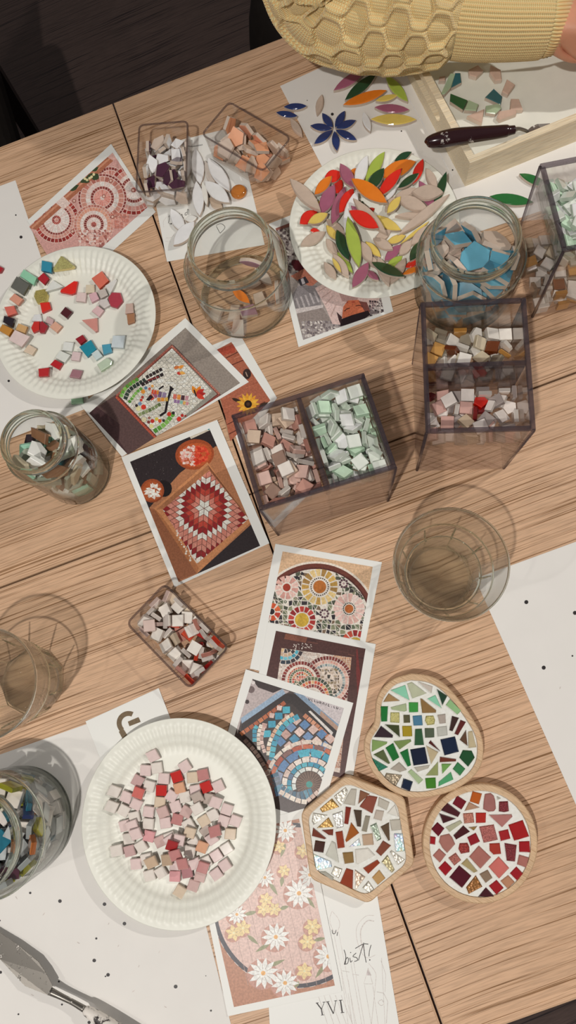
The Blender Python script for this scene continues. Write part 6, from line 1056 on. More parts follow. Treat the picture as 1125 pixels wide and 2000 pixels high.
 'jar_mix': '2,-173,-177,26,989,0,0,149;0,180,-342,26,0,954,-300,0;2,-30,79,26,263,0,0,965;0,198,68,26,783,0,0,622;0,-348,-159,26,0,551,-835,0;1,370,273,86,667,234,-667,234;1,-332,206,26,998,0,0,-60;1,259,294,26,863,0,0,506;1,432,30,26,737,0,0,-676;1,-216,-341,26,902,0,0,-431;2,140,-76,26,0,607,-795,0;0,-14,-186,26,791,0,0,-612;2,-315,-45,58,931,-269,40,-245;0,397,-228,78,617,-617,-345,345;1,-124,-45,26,0,-999,-46,0;2,340,168,26,0,-933,-360,0;1,21,-391,26,379,0,0,926;0,14,401,66,29,-297,-9,-954;0,-326,180,78,1,-386,-923,-2;1,81,185,52,84,886,437,-128;2,-173,114,26,978,0,0,-208;0,460,12,131,510,512,-487,-490;1,-145,221,51,707,-707,18,-18;2,201,361,59,914,-83,-318,-239;0,-366,-177,124,79,204,-910,-352;1,308,-33,26,603,0,0,-798;0,-64,63,78,831,0,0,557;1,259,-223,26,226,0,0,974;0,-285,-12,93,22,-112,-247,-962;0,238,-300,78,161,0,0,-987;1,-101,-47,103,185,-185,-682,682;1,-170,357,26,606,0,0,795;0,-93,-450,78,450,545,450,-545;1,103,-261,51,346,346,-617,-617;2,-70,410,54,29,-260,-8,-965;0,333,-3,78,810,0,0,587;0,-191,-180,78,0,807,-591,0;1,-15,-403,103,237,237,666,666;0,217,138,78,0,943,-334,0;2,73,413,88,293,-102,-949,49;1,-344,-262,117,426,315,-238,814;2,191,367,117,935,-119,-307,-133;1,-269,308,86,282,647,-284,648;2,394,153,78,566,0,0,824;2,-110,-332,113,704,-189,-670,-144;0,-6,-205,104,62,613,-779,116;0,-318,333,78,283,648,-283,648;0,379,-158,108,594,-10,707,-384;0,-174,-190,130,0,-797,-604,0;1,162,-353,130,992,0,0,124;1,-222,-407,138,612,-354,612,354;2,117,443,168,550,-682,-260,-406;1,-204,411,153,250,514,-452,685;2,134,-440,115,87,-87,702,-702;1,39,264,78,949,-271,-152,-44;0,35,2,82,160,550,-109,812;1,-19,-459,208,707,-707,23,-23;2,303,127,130,663,0,0,748;2,-147,310,112,83,720,655,214;1,212,234,132,58,47,-43,-996;0,4,-351,130,639,304,-639,304;2,223,-132,78,717,0,0,697;0,-150,380,239,577,448,325,601;0,160,60,124,966,205,-157,-4;2,-234,-195,182,670,0,0,-742;0,323,-44,149,139,-937,315,59;0,-79,353,197,28,550,-57,833;2,-403,50,67,630,-13,776,11;0,-249,-327,131,186,186,-682,-682;1,-209,138,120,125,-200,-968,-85;0,34,237,155,276,-183,75,940;1,-25,462,217,489,-505,495,511;1,-270,-37,166,34,-250,-930,267;0,291,349,226,576,664,2,-477;1,-130,181,189,345,624,533,-454;0,273,-135,231,256,651,448,-557;1,-455,-65,104,125,-696,-4,-707;0,-41,-124,233,633,-422,-489,-426;1,-33,360,226,824,-5,553,-121;2,-6,-208,158,746,-82,-102,-653;0,-288,-350,298,215,-612,-403,-646;0,-347,-210,227,482,-72,-31,873;2,-227,276,178,445,-186,-821,-307;2,-33,105,154,844,-151,-113,502;2,-449,-100,255,707,9,683,185;0,358,134,184,60,-785,-608,100;0,-413,200,183,377,380,-596,-598;1,282,-358,233,603,717,106,334;1,-81,-228,242,57,876,-106,468;1,95,-116,138,446,-550,-450,-545;1,157,-206,202,7,277,-941,192;0,-211,89,168,462,57,218,-858;1,330,-279,185,173,-416,885,113;0,217,-240,261,226,147,-66,961;0,-79,41,229,764,-27,-5,-644;1,225,211,217,233,-48,971,-35;1,-384,116,250,280,-668,38,689;2,130,-17,139,25,-662,-704,-256;1,23,-219,248,492,191,-486,-697;1,421,97,275,697,-322,-179,-615;0,159,-234,157,97,686,-702,167;1,-48,-388,275,605,-70,104,786;2,-456,47,157,89,-717,-31,690;1,-322,334,243,271,653,-271,653;1,-447,126,349,75,-698,110,703;0,95,-60,232,443,654,409,-456;0,105,381,225,22,-14,505,-863;0,73,99,218,136,98,-970,-176;1,-349,81,173,549,626,450,324;2,301,-89,229,256,651,448,-557;2,-99,-34,181,17,144,-989,21;2,458,-21,367,667,-274,-654,227;2,356,-61,237,142,211,575,778;2,-126,-359,206,10,926,-378,-17;2,-319,189,237,182,121,557,801;2,-69,214,293,568,554,-579,-191;2,-243,57,215,737,200,-103,637;1,-117,-194,360,208,-161,508,820;0,168,-23,271,570,-315,494,576;2,139,113,258,760,30,220,-610;1,136,-371,307,3,-132,750,-648;2,-314,30,268,219,-873,-433,-49;0,-202,207,302,68,-35,-957,281;1,342,265,286,847,109,320,-411;1,-192,-122,242,895,66,22,440;1,85,-364,238,93,101,-985,-99;1,-386,32,416,211,125,-964,103;0,71,-178,312,14,951,-172,-257;1,-293,-37,291,125,-335,-915,-187;2,292,-219,318,59,-452,864,214;2,-364,219,330,487,-98,-75,-864;2,181,280,244,679,39,-299,-669;1,145,-243,341,827,198,87,520;1,399,-53,390,542,-397,605,-427;1,55,337,257,349,-561,-655,-365;0,349,4,273,478,531,-602,356;1,-406,-35,255,177,465,460,735;0,-67,26,384,821,175,-360,408;2,-42,-357,320,3,85,988,-126;0,-73,383,340,972,-28,-228,-44;1,422,172,338,124,-594,-368,705;2,339,-145,345,784,-549,236,-170;2,-244,45,331,304,13,-939,159;1,382,245,401,53,-530,-412,739;2,-346,-167,313,90,7,940,-329;2,255,-292,387,408,-305,739,-442;0,-75,2,282,4,-374,-927,27;0,192,6,335,575,810,-12,-115;2,-422,3,381,27,192,135,972;2,196,-286,410,721,-429,-330,432;0,38,287,282,260,-366,-782,-432;2,206,123,298,683,222,-8,696;1,-155,-260,298,683,-529,-418,-281;2,-110,-126,364,454,-167,-441,-756;0,-369,-154,377,570,-195,115,790;2,257,99,330,158,-31,-974,-156;0,156,-428,419,547,621,-264,495;0,427,-156,280,629,464,586,214;2,-358,180,424,107,937,-36,-330;1,121,-439,293,645,-726,60,232;1,-206,-123,327,446,-290,498,-685;1,111,443,345,149,29,695,703;1,57,98,316,665,-219,-454,551;2,-120,440,417,681,684,-16,261;2,-161,-427,347,688,-500,458,259;1,52,-391,439,222,-348,602,684;1,-269,-253,353,689,247,656,-182;2,451,73,458,687,-300,627,-210;0,376,-211,473,221,316,-530,-756;0,36,242,310,407,-747,433,297;1,-232,-198,464,365,331,-852,177;1,14,402,421,713,20,39,699;1,-360,-284,442,325,688,142,-633;1,194,303,313,105,824,-527,178;1,142,183,402,55,124,835,-533;2,-209,246,340,232,584,-759,173;2,196,-131,409,211,183,-731,623;2,65,-151,378,807,167,195,532;2,-262,377,389,634,-712,-129,272;1,348,125,304,304,679,405,531;1,-347,302,426,637,184,662,-350;0,360,60,421,553,-324,658,-395;2,-73,-336,371,965,-132,9,228;2,336,-316,376,249,301,-625,-675;0,-205,-348,421,462,-16,-170,-870;0,-126,320,440,402,153,535,727;1,-222,400,525,687,-682,-195,157;0,-235,70,382,119,279,200,932;0,-250,-42,440,920,338,-63,191;1,233,7,508,953,-164,171,-191;0,-269,192,485,18,549,825,132;1,-71,-46,396,246,-3,916,316;0,-170,298,416,181,-469,-299,-811;2,-19,-462,402,707,707,-12,-15;0,143,424,482,512,392,-602,471;1,302,300,430,842,148,-440,-275;1,227,-322,494,129,-33,-980,-149;1,67,-14,390,875,59,-472,92;2,9,106,344,418,-364,-341,759;2,423,-70,509,727,-251,-389,507;2,167,-233,433,325,-440,716,-433;1,74,-154,432,201,-690,-676,160;2,-73,106,371,219,-162,-366,890;1,305,201,424,526,653,-520,162;1,-396,-109,467,478,-643,-489,345;0,-193,-275,510,320,-346,492,-732;1,-203,163,423,514,2,7,858;2,159,310,369,605,-143,111,776;1,-134,-55,460,776,-226,419,-414;1,288,-104,459,127,-370,-866,313;1,-300,-312,524,290,543,-260,744;0,155,301,428,982,-174,-52,-44;2,-69,-323,460,56,-720,231,652;1,239,71,384,36,159,-155,974;2,217,-408,570,609,-370,-603,-359;1,12,259,432,288,-726,-577,-237;2,265,57,428,973,151,164,-65;1,30,-281,433,715,625,-220,-225;0,108,-53,501,338,126,71,930;0,80,158,461,418,222,143,-869',
 'jar_petal': '0,271,349,55,230,-230,-669,669;1,-186,-367,26,0,286,958,0;0,2,12,26,540,0,0,842;0,333,133,26,0,565,825,0;1,-365,-92,26,947,0,0,-321;0,401,-130,55,572,-572,-416,416;0,137,129,26,163,0,0,987;1,-144,-178,26,988,0,0,-152;1,26,-213,48,647,121,106,745;1,189,-149,26,999,0,0,40',
}
# pieces of each heap that can be seen; the buried rest of a heap is joined
SEEN = {
 'tray_purple': '0,3-7,9-12,14-19,21-45',
 'jar_blue': '1-2,5-6,8,10,12-15,23-24,26-27,29-40,42-43,45-67',
 'jar_shard': '3,5,8,10-12,14,17-18,20-21,27-28,32,34,40-42,44,47-49,51-52,55,58,60,62,64,66,69-71,73-78,80-99',
 'jar_mix': '1,5,7-8,13,17,21,23,29,34-35,39,41,43,47,51,62,65,71,73,75,85,87,92-93,98-99,106-107,111,118,123,129,131-133,138,140-141,143,145-147,149,151,155-157,161-162,167-168,171,173-174,176-177,181,183,189,194-201,203,207,209,211,213-219',
 'box_mint': '0-1,3,5,9-12,14-17,20-22,24,27-28,30-34,37,39-49,51-55,57-104',
 'box_frost': '1,4-5,8-9,15-16,20-22,24-25,27,29-31,34,36,38-40,42-43,46,52-53,56-57,59,63,67-69,71,75,77-78,80,83-84',
 'box_pink': '3,5-8,12-14,16-19,21-22,26,28,31-43,45-55,57-60,62-99',
 'box_smoke': '1-3,6,8-24,26-31,33-34,36-37,39-44',
}
VIS = {k: {i for r in s.split(',') for i in range(int(r.split('-')[0]), int(r.split('-')[-1])+1)} for k, s in SEEN.items()}
def place_heap(key, name, base, rotz, palette, noun, where, cat, group, zs=1.0, seed=1):
    (con, shapes, th, _), rr = SH[key], random.Random(seed)
    rows = [list(map(int, r.split(','))) for r in HEAPS[key].split(';')]
    cols = [rr.choices(range(len(palette)), [p[3] for p in palette])[0] for _ in rows]
    M0 = Matrix.Translation(base) @ Matrix.Rotation(rotz, 4, 'Z'); cache = {}
    pos = [M0 @ Vector((r[1]*1e-4, r[2]*1e-4, r[3]*1e-4*zs)) for r in rows]
    px = [PX(p) for p in pos]; mx, my = sum(p[0] for p in px)/len(px), sum(p[1] for p in px)/len(px)
    rad = max(math.hypot(p[0]-mx, p[1]-my) for p in px); vis = VIS.get(key); hidV, hidF, hidM = [], [], []; mats0 = []
    for i, r in enumerate(rows):
        cn, hx, kd, _ = palette[cols[i]]; k = (r[0], cols[i])
        q = Quaternion([c*1e-3 for c in r[4:8]]).normalized()
        if vis is not None and i not in vis:
            V, F, fm = prism_vf(shapes[r[0]], -th/2, th/2, .0006); mm = tilemats(hx, kd.lower())
            for m in mm:
                if m not in mats0: mats0.append(m)
            b = len(hidV); T = Matrix.Translation((r[1]*1e-4, r[2]*1e-4, r[3]*1e-4*zs)) @ q.to_matrix().to_4x4()
            hidV += [T @ Vector(v) for v in V]; hidF += [tuple(x+b for x in f) for f in F]; hidM += [mats0.index(mm[j]) for j in fm]
            continue
        if k not in cache:
            V, F, fm = prism_vf(shapes[r[0]], -th/2, th/2, .0006)
            if kd == 'g' or (kd == 'C'): fm[0] = 1
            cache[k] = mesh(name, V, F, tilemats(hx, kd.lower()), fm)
        o = link(name, cache[k], None, pos[i]); o.rotation_mode = 'QUATERNION'
        o.rotation_quaternion = Quaternion((0, 0, 1), rotz) @ q; o['heap'] = '%s:%d' % (key, i)
        tag(o, '%s %s, %s %s' % (cn, noun, clock(px[i][0]-mx, px[i][1]-my, rad), where), cat, group)
    if hidV:
        o = link('buried_pieces', mesh('buried_pieces', hidV, hidF, mats0, hidM), None, base); o.rotation_euler = (0, 0, rotz); o['kind'] = 'stuff'
        o['label'] = 'pieces buried out of sight '+where; o['category'] = 'pieces'

# ------------------------------------------------------------------ clear two-part boxes
BL, BW, BH = .130, .097, .134
def acrylic_box(label, cx_, cy_, rotz, floor):
    t = thing('acrylic_box', label, 'box', (cx_, cy_, TZ+.0008), rotz); k = .0024; a, b = BL/2, BW/2
    box('bottom_panel', (-a+.003, a-.003, -b+.003, b-.003, 0, .003), ACRYL, t)
    tp = .97
    def panel(p, q, n):
        # slightly tapering side: p, q are its top corners, n its inward normal
        V = [(p[0]*tp, p[1]*tp, .0), (q[0]*tp, q[1]*tp, .0), (q[0], q[1], BH-.004), (p[0], p[1], BH-.004)]
        V += [(x+n[0]*k, y+n[1]*k, z) for x, y, z in V]
        link('side_panel', mesh('side_panel', V, [(0, 1, 2, 3), (7, 6, 5, 4), (0, 4, 5, 1), (1, 5, 6, 2), (2, 6, 7, 3), (3, 7, 4, 0)], ACRYL), t)
    panel((-a, -b), (a, -b), (0, 1)); panel((a, b), (-a, b), (0, -1)); panel((a, -b+k), (a, b-k), (-1, 0)); panel((-a, b-k), (-a, -b+k), (1, 0))
    for x in (-a, a):
        for y in (-b, b):
            V, F = tube_vf([(x*tp*.985, y*tp*.98, .001), (x*.985, y*.98, BH-.004)], [.0016]*2, 8); link('corner_edge', mesh('corner_edge', V, F, ACRYLE, smooth=True), t)
    r = .0045
    for d in ((-a, a, -b, -b+r), (-a, a, b-r, b), (-a, -a+r, -b+r, b-r), (a-r, a, -b+r, b-r)): box('rim', (*d, BH-.004, BH), ACRYLE, t, bevel=.0008)
    box('divider', (-.0022, .0022, -b+r, b-r, floor, BH-.0005), ACRYLE, t); box('divider_foot', (-.0012, .0012, -b+.005, b-.005, .003, floor), ACRYL, t)
    for s in (-1, 1):
        x0, x1 = (s*.0030, s*(a-.0050)); x0, x1 = min(x0, x1), max(x0, x1); y1 = b-.0031
        parts = [box_vf(x0, x1, -y1, y1, floor-.0016, floor)]
        for d in ((x0-.0008, x0, -y1, y1), (x1, x1+.0008, -y1, y1), (x0, x1, -y1-.0008, -y1), (x0, x1, y1, y1+.0008)): parts.append(box_vf(*d, floor-.0016, BH-.006))
        V, F = join_vf(parts); link('inner_cup', mesh('inner_cup', V, F, CUPM), t)
    return t
def local(cx_, cy_, rotz, x, y, z): return Vector((cx_+math.cos(rotz)*x-math.sin(rotz)*y, cy_+math.sin(rotz)*x+math.cos(rotz)*y, TZ+.0008+z))
HX = .0315
PP = [('white', 'dcd3ca', 'g', 5), ('blush', 'cfaea2', 'g', 3), ('dusty pink', 'b98a7c', 'g', 3), ('clear brown', '8f7466', 'g', 2), ('beige', 'c9b29c', 'g', 1)]
MM = [('pale mint', 'd6e2d2', 'g', 5), ('frosty white', 'dfe4da', 'g', 4), ('mint green', 'c0d9c0', 'g', 2)]
AA = [('white', 'dcd6cd', 'g', 6), ('amber', 'b98a4c', 'g', 2), ('dark amber', '6b3618', 'g', 1), ('taupe', '8d8372', 'g', 2), ('cream', 'cfc2a8', 'g', 2)]
RR = [('white', 'd8cfc8', 'g', 5), ('grey', '9a8f8a', 'g', 3), ('pinkish', 'c49c92', 'g', 3), ('red', 'c0281e', 'g', .6), ('wine red', '7c3030', 'g', 1), ('beige', 'c0ab92', 'g', 2)]
A_ = (-.044, .203, math.radians(17.8)); fA = .096
acrylic_box('clear two-part box full of mint and pink tiles, beside the star postcard', *A_, fA)
place_heap('box_pink', 'square_tile', local(*A_, -HX, 0, fA), A_[2], PP, 'tile', 'of the pink box half', 'tile', 'tiles in the pink half of the two-part box', seed=4)
place_heap('box_mint', 'mint_tile', local(*A_, HX, 0, fA), A_[2], MM, 'tile', 'of the mint box half', 'tile', 'tiles in the mint half of the two-part box', seed=5)
B_ = (.106, .275, math.radians(-89)); fB = .076
acrylic_box('clear two-part box of white, amber and rose tiles before the blue-shard jar', *B_, fB)
place_heap('box_amber', 'square_tile', local(*B_, -HX, 0, fB), B_[2], AA, 'tile', 'of the white-and-amber box half', 'tile', 'tiles in the white and amber half of the box', seed=6)
place_heap('box_rose', 'square_tile', local(*B_, HX, 0, fB), B_[2], RR, 'tile', 'of the rose-and-grey box half', 'tile', 'tiles in the rose and grey half of the box', seed=7)
C_ = (.2455, .446, math.radians(9.7)); fC = .094
acrylic_box('clear box of mint tiles at the picture edge beside the blue-shard jar', *C_, fC)
place_heap('box_frost', 'mint_tile', local(*C_, -HX, 0, fC), C_[2], MM, 'tile', 'of the picture-edge box', 'tile', 'mint tiles in the box by the picture edge', seed=8)
place_heap('box_smoke', 'square_tile', local(*C_, -HX, 0, .0034), C_[2], AA, 'tile', 'of the picture-edge box bottom', 'tile', 'amber tiles at the bottom of the box by the picture edge', seed=9)

# ------------------------------------------------------------------ clear scoop trays
def rrect(a, b, r, n=5):
    out = []
    for cx_, cy_, s in ((a-r, b-r, 0), (-a+r, b-r, 1), (-a+r, -b+r, 2), (a-r, -b+r, 3)):
        for k in range(n+1):
            t = (s+k/n)*math.pi/2; out.append((cx_+r*math.cos(t), cy_+r*math.sin(t)))
    return out
def scoop(label, x, y, rotz, a, b, h, zb=.0012):
    t = thing('clear_tray', label, 'tray', (x, y, TZ+zb), rotz); k = .0011
    rings = [(rrect(a*.90, b*.93, .004), 0), (rrect(a*.92, b*.95, .006), .002), (rrect(a, b, .006), h), (rrect(a-k, b-k, .005), h), (rrect(a*.92-k, b*.95-k, .005), .003), (rrect(a*.90-k, b*.93-k, .004), .0022)]
    n = len(rings[0][0]); V = [(p[0], p[1], z) for R_, z in rings for p in R_]; F = [tuple(range(n))[::-1]]
    for i in range(len(rings)-1):
        for q in range(n): j = (q+1) % n; F.append((i*n+q, i*n+j, (i+1)*n+j, (i+1)*n+q))
    F.append(tuple(range(5*n, 6*n)))
    link('tray_body', mesh('tray_body', V, F, CUPM), t)
    P = [Vector((p[0], p[1], h)) for p in rrect(a-.0004, b-.0004, .006)]
    V, F = [], []; m = 8
    for i, p in enumerate(P):
        d = (P[(i+1) % n]-P[i-1]).normalized(); nn = Vector((d.y, -d.x, 0))
        for q in range(m): an = 2*math.pi*q/m; V.append(p+nn*(.0012*math.cos(an))+Vector((0, 0, .0010*math.sin(an))))
    for i in range(n):
        for q in range(m): F.append((i*m+q, ((i+1) % n)*m+q, ((i+1) % n)*m+(q+1) % m, i*m+(q+1) % m))
    link('lip', mesh('lip', V, F, CUPE, smooth=True), t)
    return Vector((x, y, TZ+zb+.0024))
PU = [('plum glazed', '472639', 'C', 5), ('white glazed', 'e6e2de', 'C', 8), ('taupe', '9d8b82', 'b', 2), ('mauve', '8b6d74', 'C', 2), ('grey', 'a89c96', 'b', 1)]
PE = [('peach glazed', 'd99a74', 'C', 4), ('bare tan', 'b8a08c', 'b', 4), ('salmon', 'cf9478', 'c', 3)]
RE = [('white', 'dfd5cc', 'g', 7), ('coral red', 'c4492f', 'g', 1.2), ('dusty pink', 'bd8678', 'g', 1.3), ('beige', 'c6b59f', 'g', 1.2), ('deep red', 'a32420', 'g', .5), ('blush', 'd3bcb2', 'g', 2)]
b = scoop('clear scoop tray of plum, white and taupe shards beside the scallop postcard', -.237, .595, math.radians(1.6), .0305, .047, .035, .0016)
place_heap('tray_purple', 'ceramic_shard', b+Vector((0, -.001, 0)), math.radians(1.6), PU, 'shard', 'of the plum tray', 'shard', 'plum and white shards in a clear tray', 1.35, 23)
b = scoop('clear scoop tray of peach and tan shards beside the blue petals', -.135, .612, math.radians(54), .0272, .047, .041, .0012)
place_heap('tray_peach', 'ceramic_shard', b, math.radians(54), PE, 'shard', 'of the peach tray', 'shard', 'peach shards in a clear tray', 1.2, 12)
b = scoop('clear scoop tray of white and red tiles, alone on the bare wood', -.188, .029, math.radians(47.6), .0285, .048, .030, .0004)
place_heap('tray_red', 'square_tile', b, math.radians(47.6), RE, 'tile', 'of the tray on bare wood', 'tile', 'white and red tiles in a clear tray', 1.0, 13)

# ------------------------------------------------------------------ glass jars
def shell(prof, th):
    """Outer profile from base centre to mouth, closed by an inner wall."""
    inn = [(max(0, r-th) if r > 0 else 0, z+(th if z < .006 else 0)) for r, z in prof][::-1]
    return prof+inn
def squat_jar(label, x, y, zb=.001):
    t = thing('glass_jar', label, 'jar', (x, y, TZ+zb))
    V, F = lathe_vf(shell([(0, .0008), (.040, .0008), (.044, 0), (.050, .001), (.0535, .005), (.0548, .012), (.0556, .035), (.0562, .060), (.0558, .072), (.0535, .081), (.0490, .087), (.0450, .0905), (.0436, .0925)], .0024), 96)
    link('jar_body', mesh('jar_body', V, F, JARG, smooth=True), t)
    V, F = ring_vf([(.0408, .0915), (.0432, .0915), (.0448, .0930), (.0448, .0948), (.0436, .0960), (.0436, .0985), (.0444, .0995), (.0440, .1010), (.0436, .1030), (.0446, .1045), (.0448, .1068), (.0438, .1084), (.0418, .1084), (.0406, .1068)], 96)
    link('threaded_rim', mesh('threaded_rim', V, F, JARR, smooth=True), t)
    V, F = ring_vf([(.0555, .0715), (.0562, .0705), (.0568, .0715), (.0569, .0735), (.0563, .0748), (.0556, .0740)], 96); link('shoulder_ring', mesh('shoulder_ring', V, F, JARR, smooth=True), t)
    V, F = ring_vf([(.0455, .0002), (.0515, .0002), (.0535, .0025), (.0530, .0055), (.0505, .0050), (.0470, .0032)], 96); link('heel', mesh('heel', V, F, JARR, smooth=True), t)
    return Vector((x, y, TZ+zb+.0056))
j = squat_jar('squat clear jar standing open on the note card, only a few shards inside', -.135, .425, .0014)
place_heap('jar_petal', 'ceramic_petal', j+Vector((-.004, -.004, 0)), .4, [('orange', 'dd7822', 'c', 1), ('taupe', 'b3a08f', 'b', 3), ('dark blue', '2b2c50', 'c', 1), ('mauve', '8d6a78', 'c', 1)], 'piece', 'of the nearly empty jar', 'shard', 'few pieces in the nearly empty jar', 1, 22)
j = squat_jar('squat clear jar full of blue and bare ceramic shards', .115, .425, .0010)
place_heap('jar_blue', 'ceramic_shard', j, .3, [('sky blue glazed', '62a2b8', 'C', 4), ('bare pinkish', 'c0aa9c', 'b', 2.5), ('teal blue glazed', '3f8099', 'C', 2)], 'shard', 'of the blue-shard jar', 'shard', 'blue shards in a jar', 1.12, 3)
j = squat_jar('squat clear jar of lime, teal and white tiles by the pink-tile plate', -.348, -.161, .0006)
place_heap('jar_mix', 'jar_tile', j, 0, [('lime', '9c9a2c', 'g', 1.2), ('teal', '1f6478', 'g', 1), ('white', 'd0c8c0', 'g', 5), ('grey', 'a9adad', 'g', 5), ('navy', '1f2f5c', 'g', .6), ('plum', '4a2233', 'g', .6), ('orange', 'b9713a', 'g', .5)], 'tile', 'of the mixed-tile jar', 'tile', 'mixed tiles in a jar', 1.2, 14)
def tall_jar(label, x, y, zb):
    t = thing('glass_jar', label, 'jar', (x, y, TZ+zb))
    V, F = lathe_vf(shell([(0, .0008), (.028, .0008), (.031, 0), (.036, .002), (.0382, .007), (.0382, .050), (.0384, .088), (.0380, .096), (.0355, .103), (.0325, .1065), (.0312, .1080)], .0022), 96)
    link('jar_body', mesh('jar_body', V, F, JARG, smooth=True), t)
    V, F = ring_vf([(.0288, .1070), (.0312, .1070), (.0326, .1085), (.0326, .1100), (.0316, .1112), (.0316, .1130), (.0324, .1140), (.0316, .1156), (.0324, .1170), (.0325, .1192), (.0314, .1208), (.0298, .1208), (.0286, .1190)], 96); link('threaded_rim', mesh('threaded_rim', V, F, JARR, smooth=True), t)
    V, F = ring_vf([(.0378, .0955), (.0384, .0945), (.0390, .0955), (.0390, .0975), (.0384, .0985), (.0376, .0975)], 96); link('shoulder_ring', mesh('shoulder_ring', V, F, JARR, smooth=True), t)
    V, F = ring_vf([(.0310, .0002), (.0350, .0002), (.0378, .0035), (.0372, .0060), (.0350, .0052), (.0325, .0035)], 96); link('heel', mesh('heel', V, F, JARR, smooth=True), t)
    return Vector((x, y, TZ+zb+.004))
j = tall_jar('tall clear jar of frosted glass shards beside the dragonfly postcard', -.321, .211, .0010)
place_heap('jar_shard', 'glass_shard', j, 0, [('sea green', '93c2aa', 'f', 3), ('frosted white', 'dadcd5', 'f', 7), ('grey green', '8f9686', 'f', 4), ('brown', '7d5a3f', 'f', 2), ('teal', '2a6f78', 'f', 1.2), ('sand', 'b5aa90', 'f', 2.5), ('dark plum', '2f2228', 'f', 1.2)], 'shard', 'of the tall jar', 'shard', 'glass shards in the tall jar', 1.5, 2)

# ------------------------------------------------------------------ tumblers
def tumbler(label, x, y, rotz, water):
    t = thing('tumbler', label, 'glass', (x, y, TZ+.0006), rotz)
    prof = [(0, .0006), (.026, .0006), (.031, 0), (.0345, .0025), (.0375, .028), (.0425, .054), (.0448, .058), (.0452, .061), (.0462, .065), (.0488, .085), (.0522, .1035), (.0524, .1050), (.0516, .1060), (.0506, .1050), (.0472, .085), (.0436, .064), (.0405, .054), (.0352, .029), (.0318, .014), (.028, .0125), (0, .0120)]
    nf = 9; sg = math.pi/nf
    def rm(a, r, z):
        k = max(0, min(1, z/.008))*max(0, min(1, (.060-z)/.010))*1.0
        return 1+k*(math.cos(sg)/math.cos((a % (2*sg))-sg)*1.02-1)
    V, F = lathe_vf(prof, 108, rm)
    me = mesh('glass_body', V, F, TUMB, smooth=True); me.set_sharp_from_angle(angle=math.radians(14)); link('glass_body', me, t)
    for nm, pr in (('rim', [(.0503, .1046), (.0512, .1062), (.0522, .1056), (.0524, .1040), (.0516, .1030), (.0506, .1034)]), ('ledge', [(.0448, .0585), (.0456, .0600), (.0458, .0625), (.0450, .0640), (.0444, .0612)])):
        V, F = ring_vf(pr, 108); link(nm, mesh(nm, V, F, JARR, smooth=True), t)
    rods = []
    for k in range(nf):
        an = 2*sg*k+sg; rods.append(tube_vf([(r*1.035*math.cos(an), r*1.035*math.sin(an), z) for r, z in ((.0340, .004), (.0375, .028), (.0425, .054))], [.0009, .0011, .0007], 8))
    V, F = join_vf(rods); o = link('facet_ridges', mesh('facet_ridges', V, F, JARR, smooth=True), t); o['kind'] = 'stuff'
    pts = [(.0325*math.cos(2*sg*k+sg)*1.04, .0325*math.sin(2*sg*k+sg)*1.04) for k in range(nf)]
    V, F = tube_vf([(x, y, .0035) for x, y in pts]+[(*pts[0], .0035), (*pts[1], .0035)], [.0016]*(nf+2), 8, caps=False); link('heel', mesh('heel', V, F, JARR, smooth=True), t)
    V, F = ring_vf([(.0004, .0016), (.0262, .0016), (.0300, .0022), (.0312, .0060), (.0302, .0100), (.0270, .0112), (.0004, .0108)], 72)
    link('thick_base', mesh('thick_base', V, F, TUMBB, smooth=True), t)
    if water:
        V, F = ring_vf([(.0352, .0395), (.0364, .0392), (.0374, .0402), (.0376, .0412), (.0366, .0405)], 96); link('meniscus', mesh('meniscus', V, F, JARR, smooth=True), t)
        V, F = lathe_vf([(0, .0128), (.0275, .0132), (.0312, .0150), (.0344, .029), (.0372, .040), (.0366, .0404), (0, .0402)], 108, lambda a, r, z: rm(a, .03, z)*.985)
        link('water', mesh('water', V, F, WATER, smooth=True), t)
tumbler('faceted tumbler of water standing at the corner of the dotted sheet', .0815, .0945, .25, True)
tumbler('faceted tumbler at the picture edge on bare wood above the letter G card', -.351, -.022, .1, False)
# ------------------------------------------------------------------ palette knives
def smeared(key, base, metal, rough, amount, scale):
    m = bpy.data.materials.new(key); nt, N, L, p = nodes_of(m)
    tc = N.new('ShaderNodeTexCoord'); t = N.new('ShaderNodeTexNoise'); t.inputs['Scale'].default_value = scale; t.inputs['Detail'].default_value = 6; t.inputs['Roughness'].default_value = .7
    L.new(tc.outputs['Object'], t.inputs['Vector'])
    r = N.new('ShaderNodeValToRGB'); r.color_ramp.elements[0].position = amount; r.color_ramp.elements[1].position = amount+.06
    L.new(t.outputs['Fac'], r.inputs['Fac'])
    mx = N.new('ShaderNodeMix'); mx.data_type = 'RGBA'; mx.inputs[6].default_value = col(base); mx.inputs[7].default_value = col('d9d3cb'); L.new(r.outputs['Color'], mx.inputs[0]); L.new(mx.outputs[2], p.inputs['Base Color'])
    mt = N.new('ShaderNodeMath'); mt.operation = 'MULTIPLY_ADD'; mt.inputs[1].default_value = -metal; mt.inputs[2].default_value = metal; L.new(r.outputs['Color'], mt.inputs[0]); L.new(mt.outputs[0], p.inputs['Metallic'])
    p.inputs['Roughness'].default_value = rough
    b = N.new('ShaderNodeBump'); b.inputs['Strength'].default_value = .5; b.inputs['Distance'].default_value = .001; L.new(r.outputs['Color'], b.inputs['Height']); L.new(b.outputs['Normal'], p.inputs['Normal'])
    return m
STEEL = smeared('smeared_steel', '75716b', .8, .36, .60, 150)
HANDLE = smeared('dark_lacquered_handle', '2a1418', 0, .18, .60, 60)
HANDLEW = smeared('plastered_handle', '2a2220', 0, .5, .43, 110)
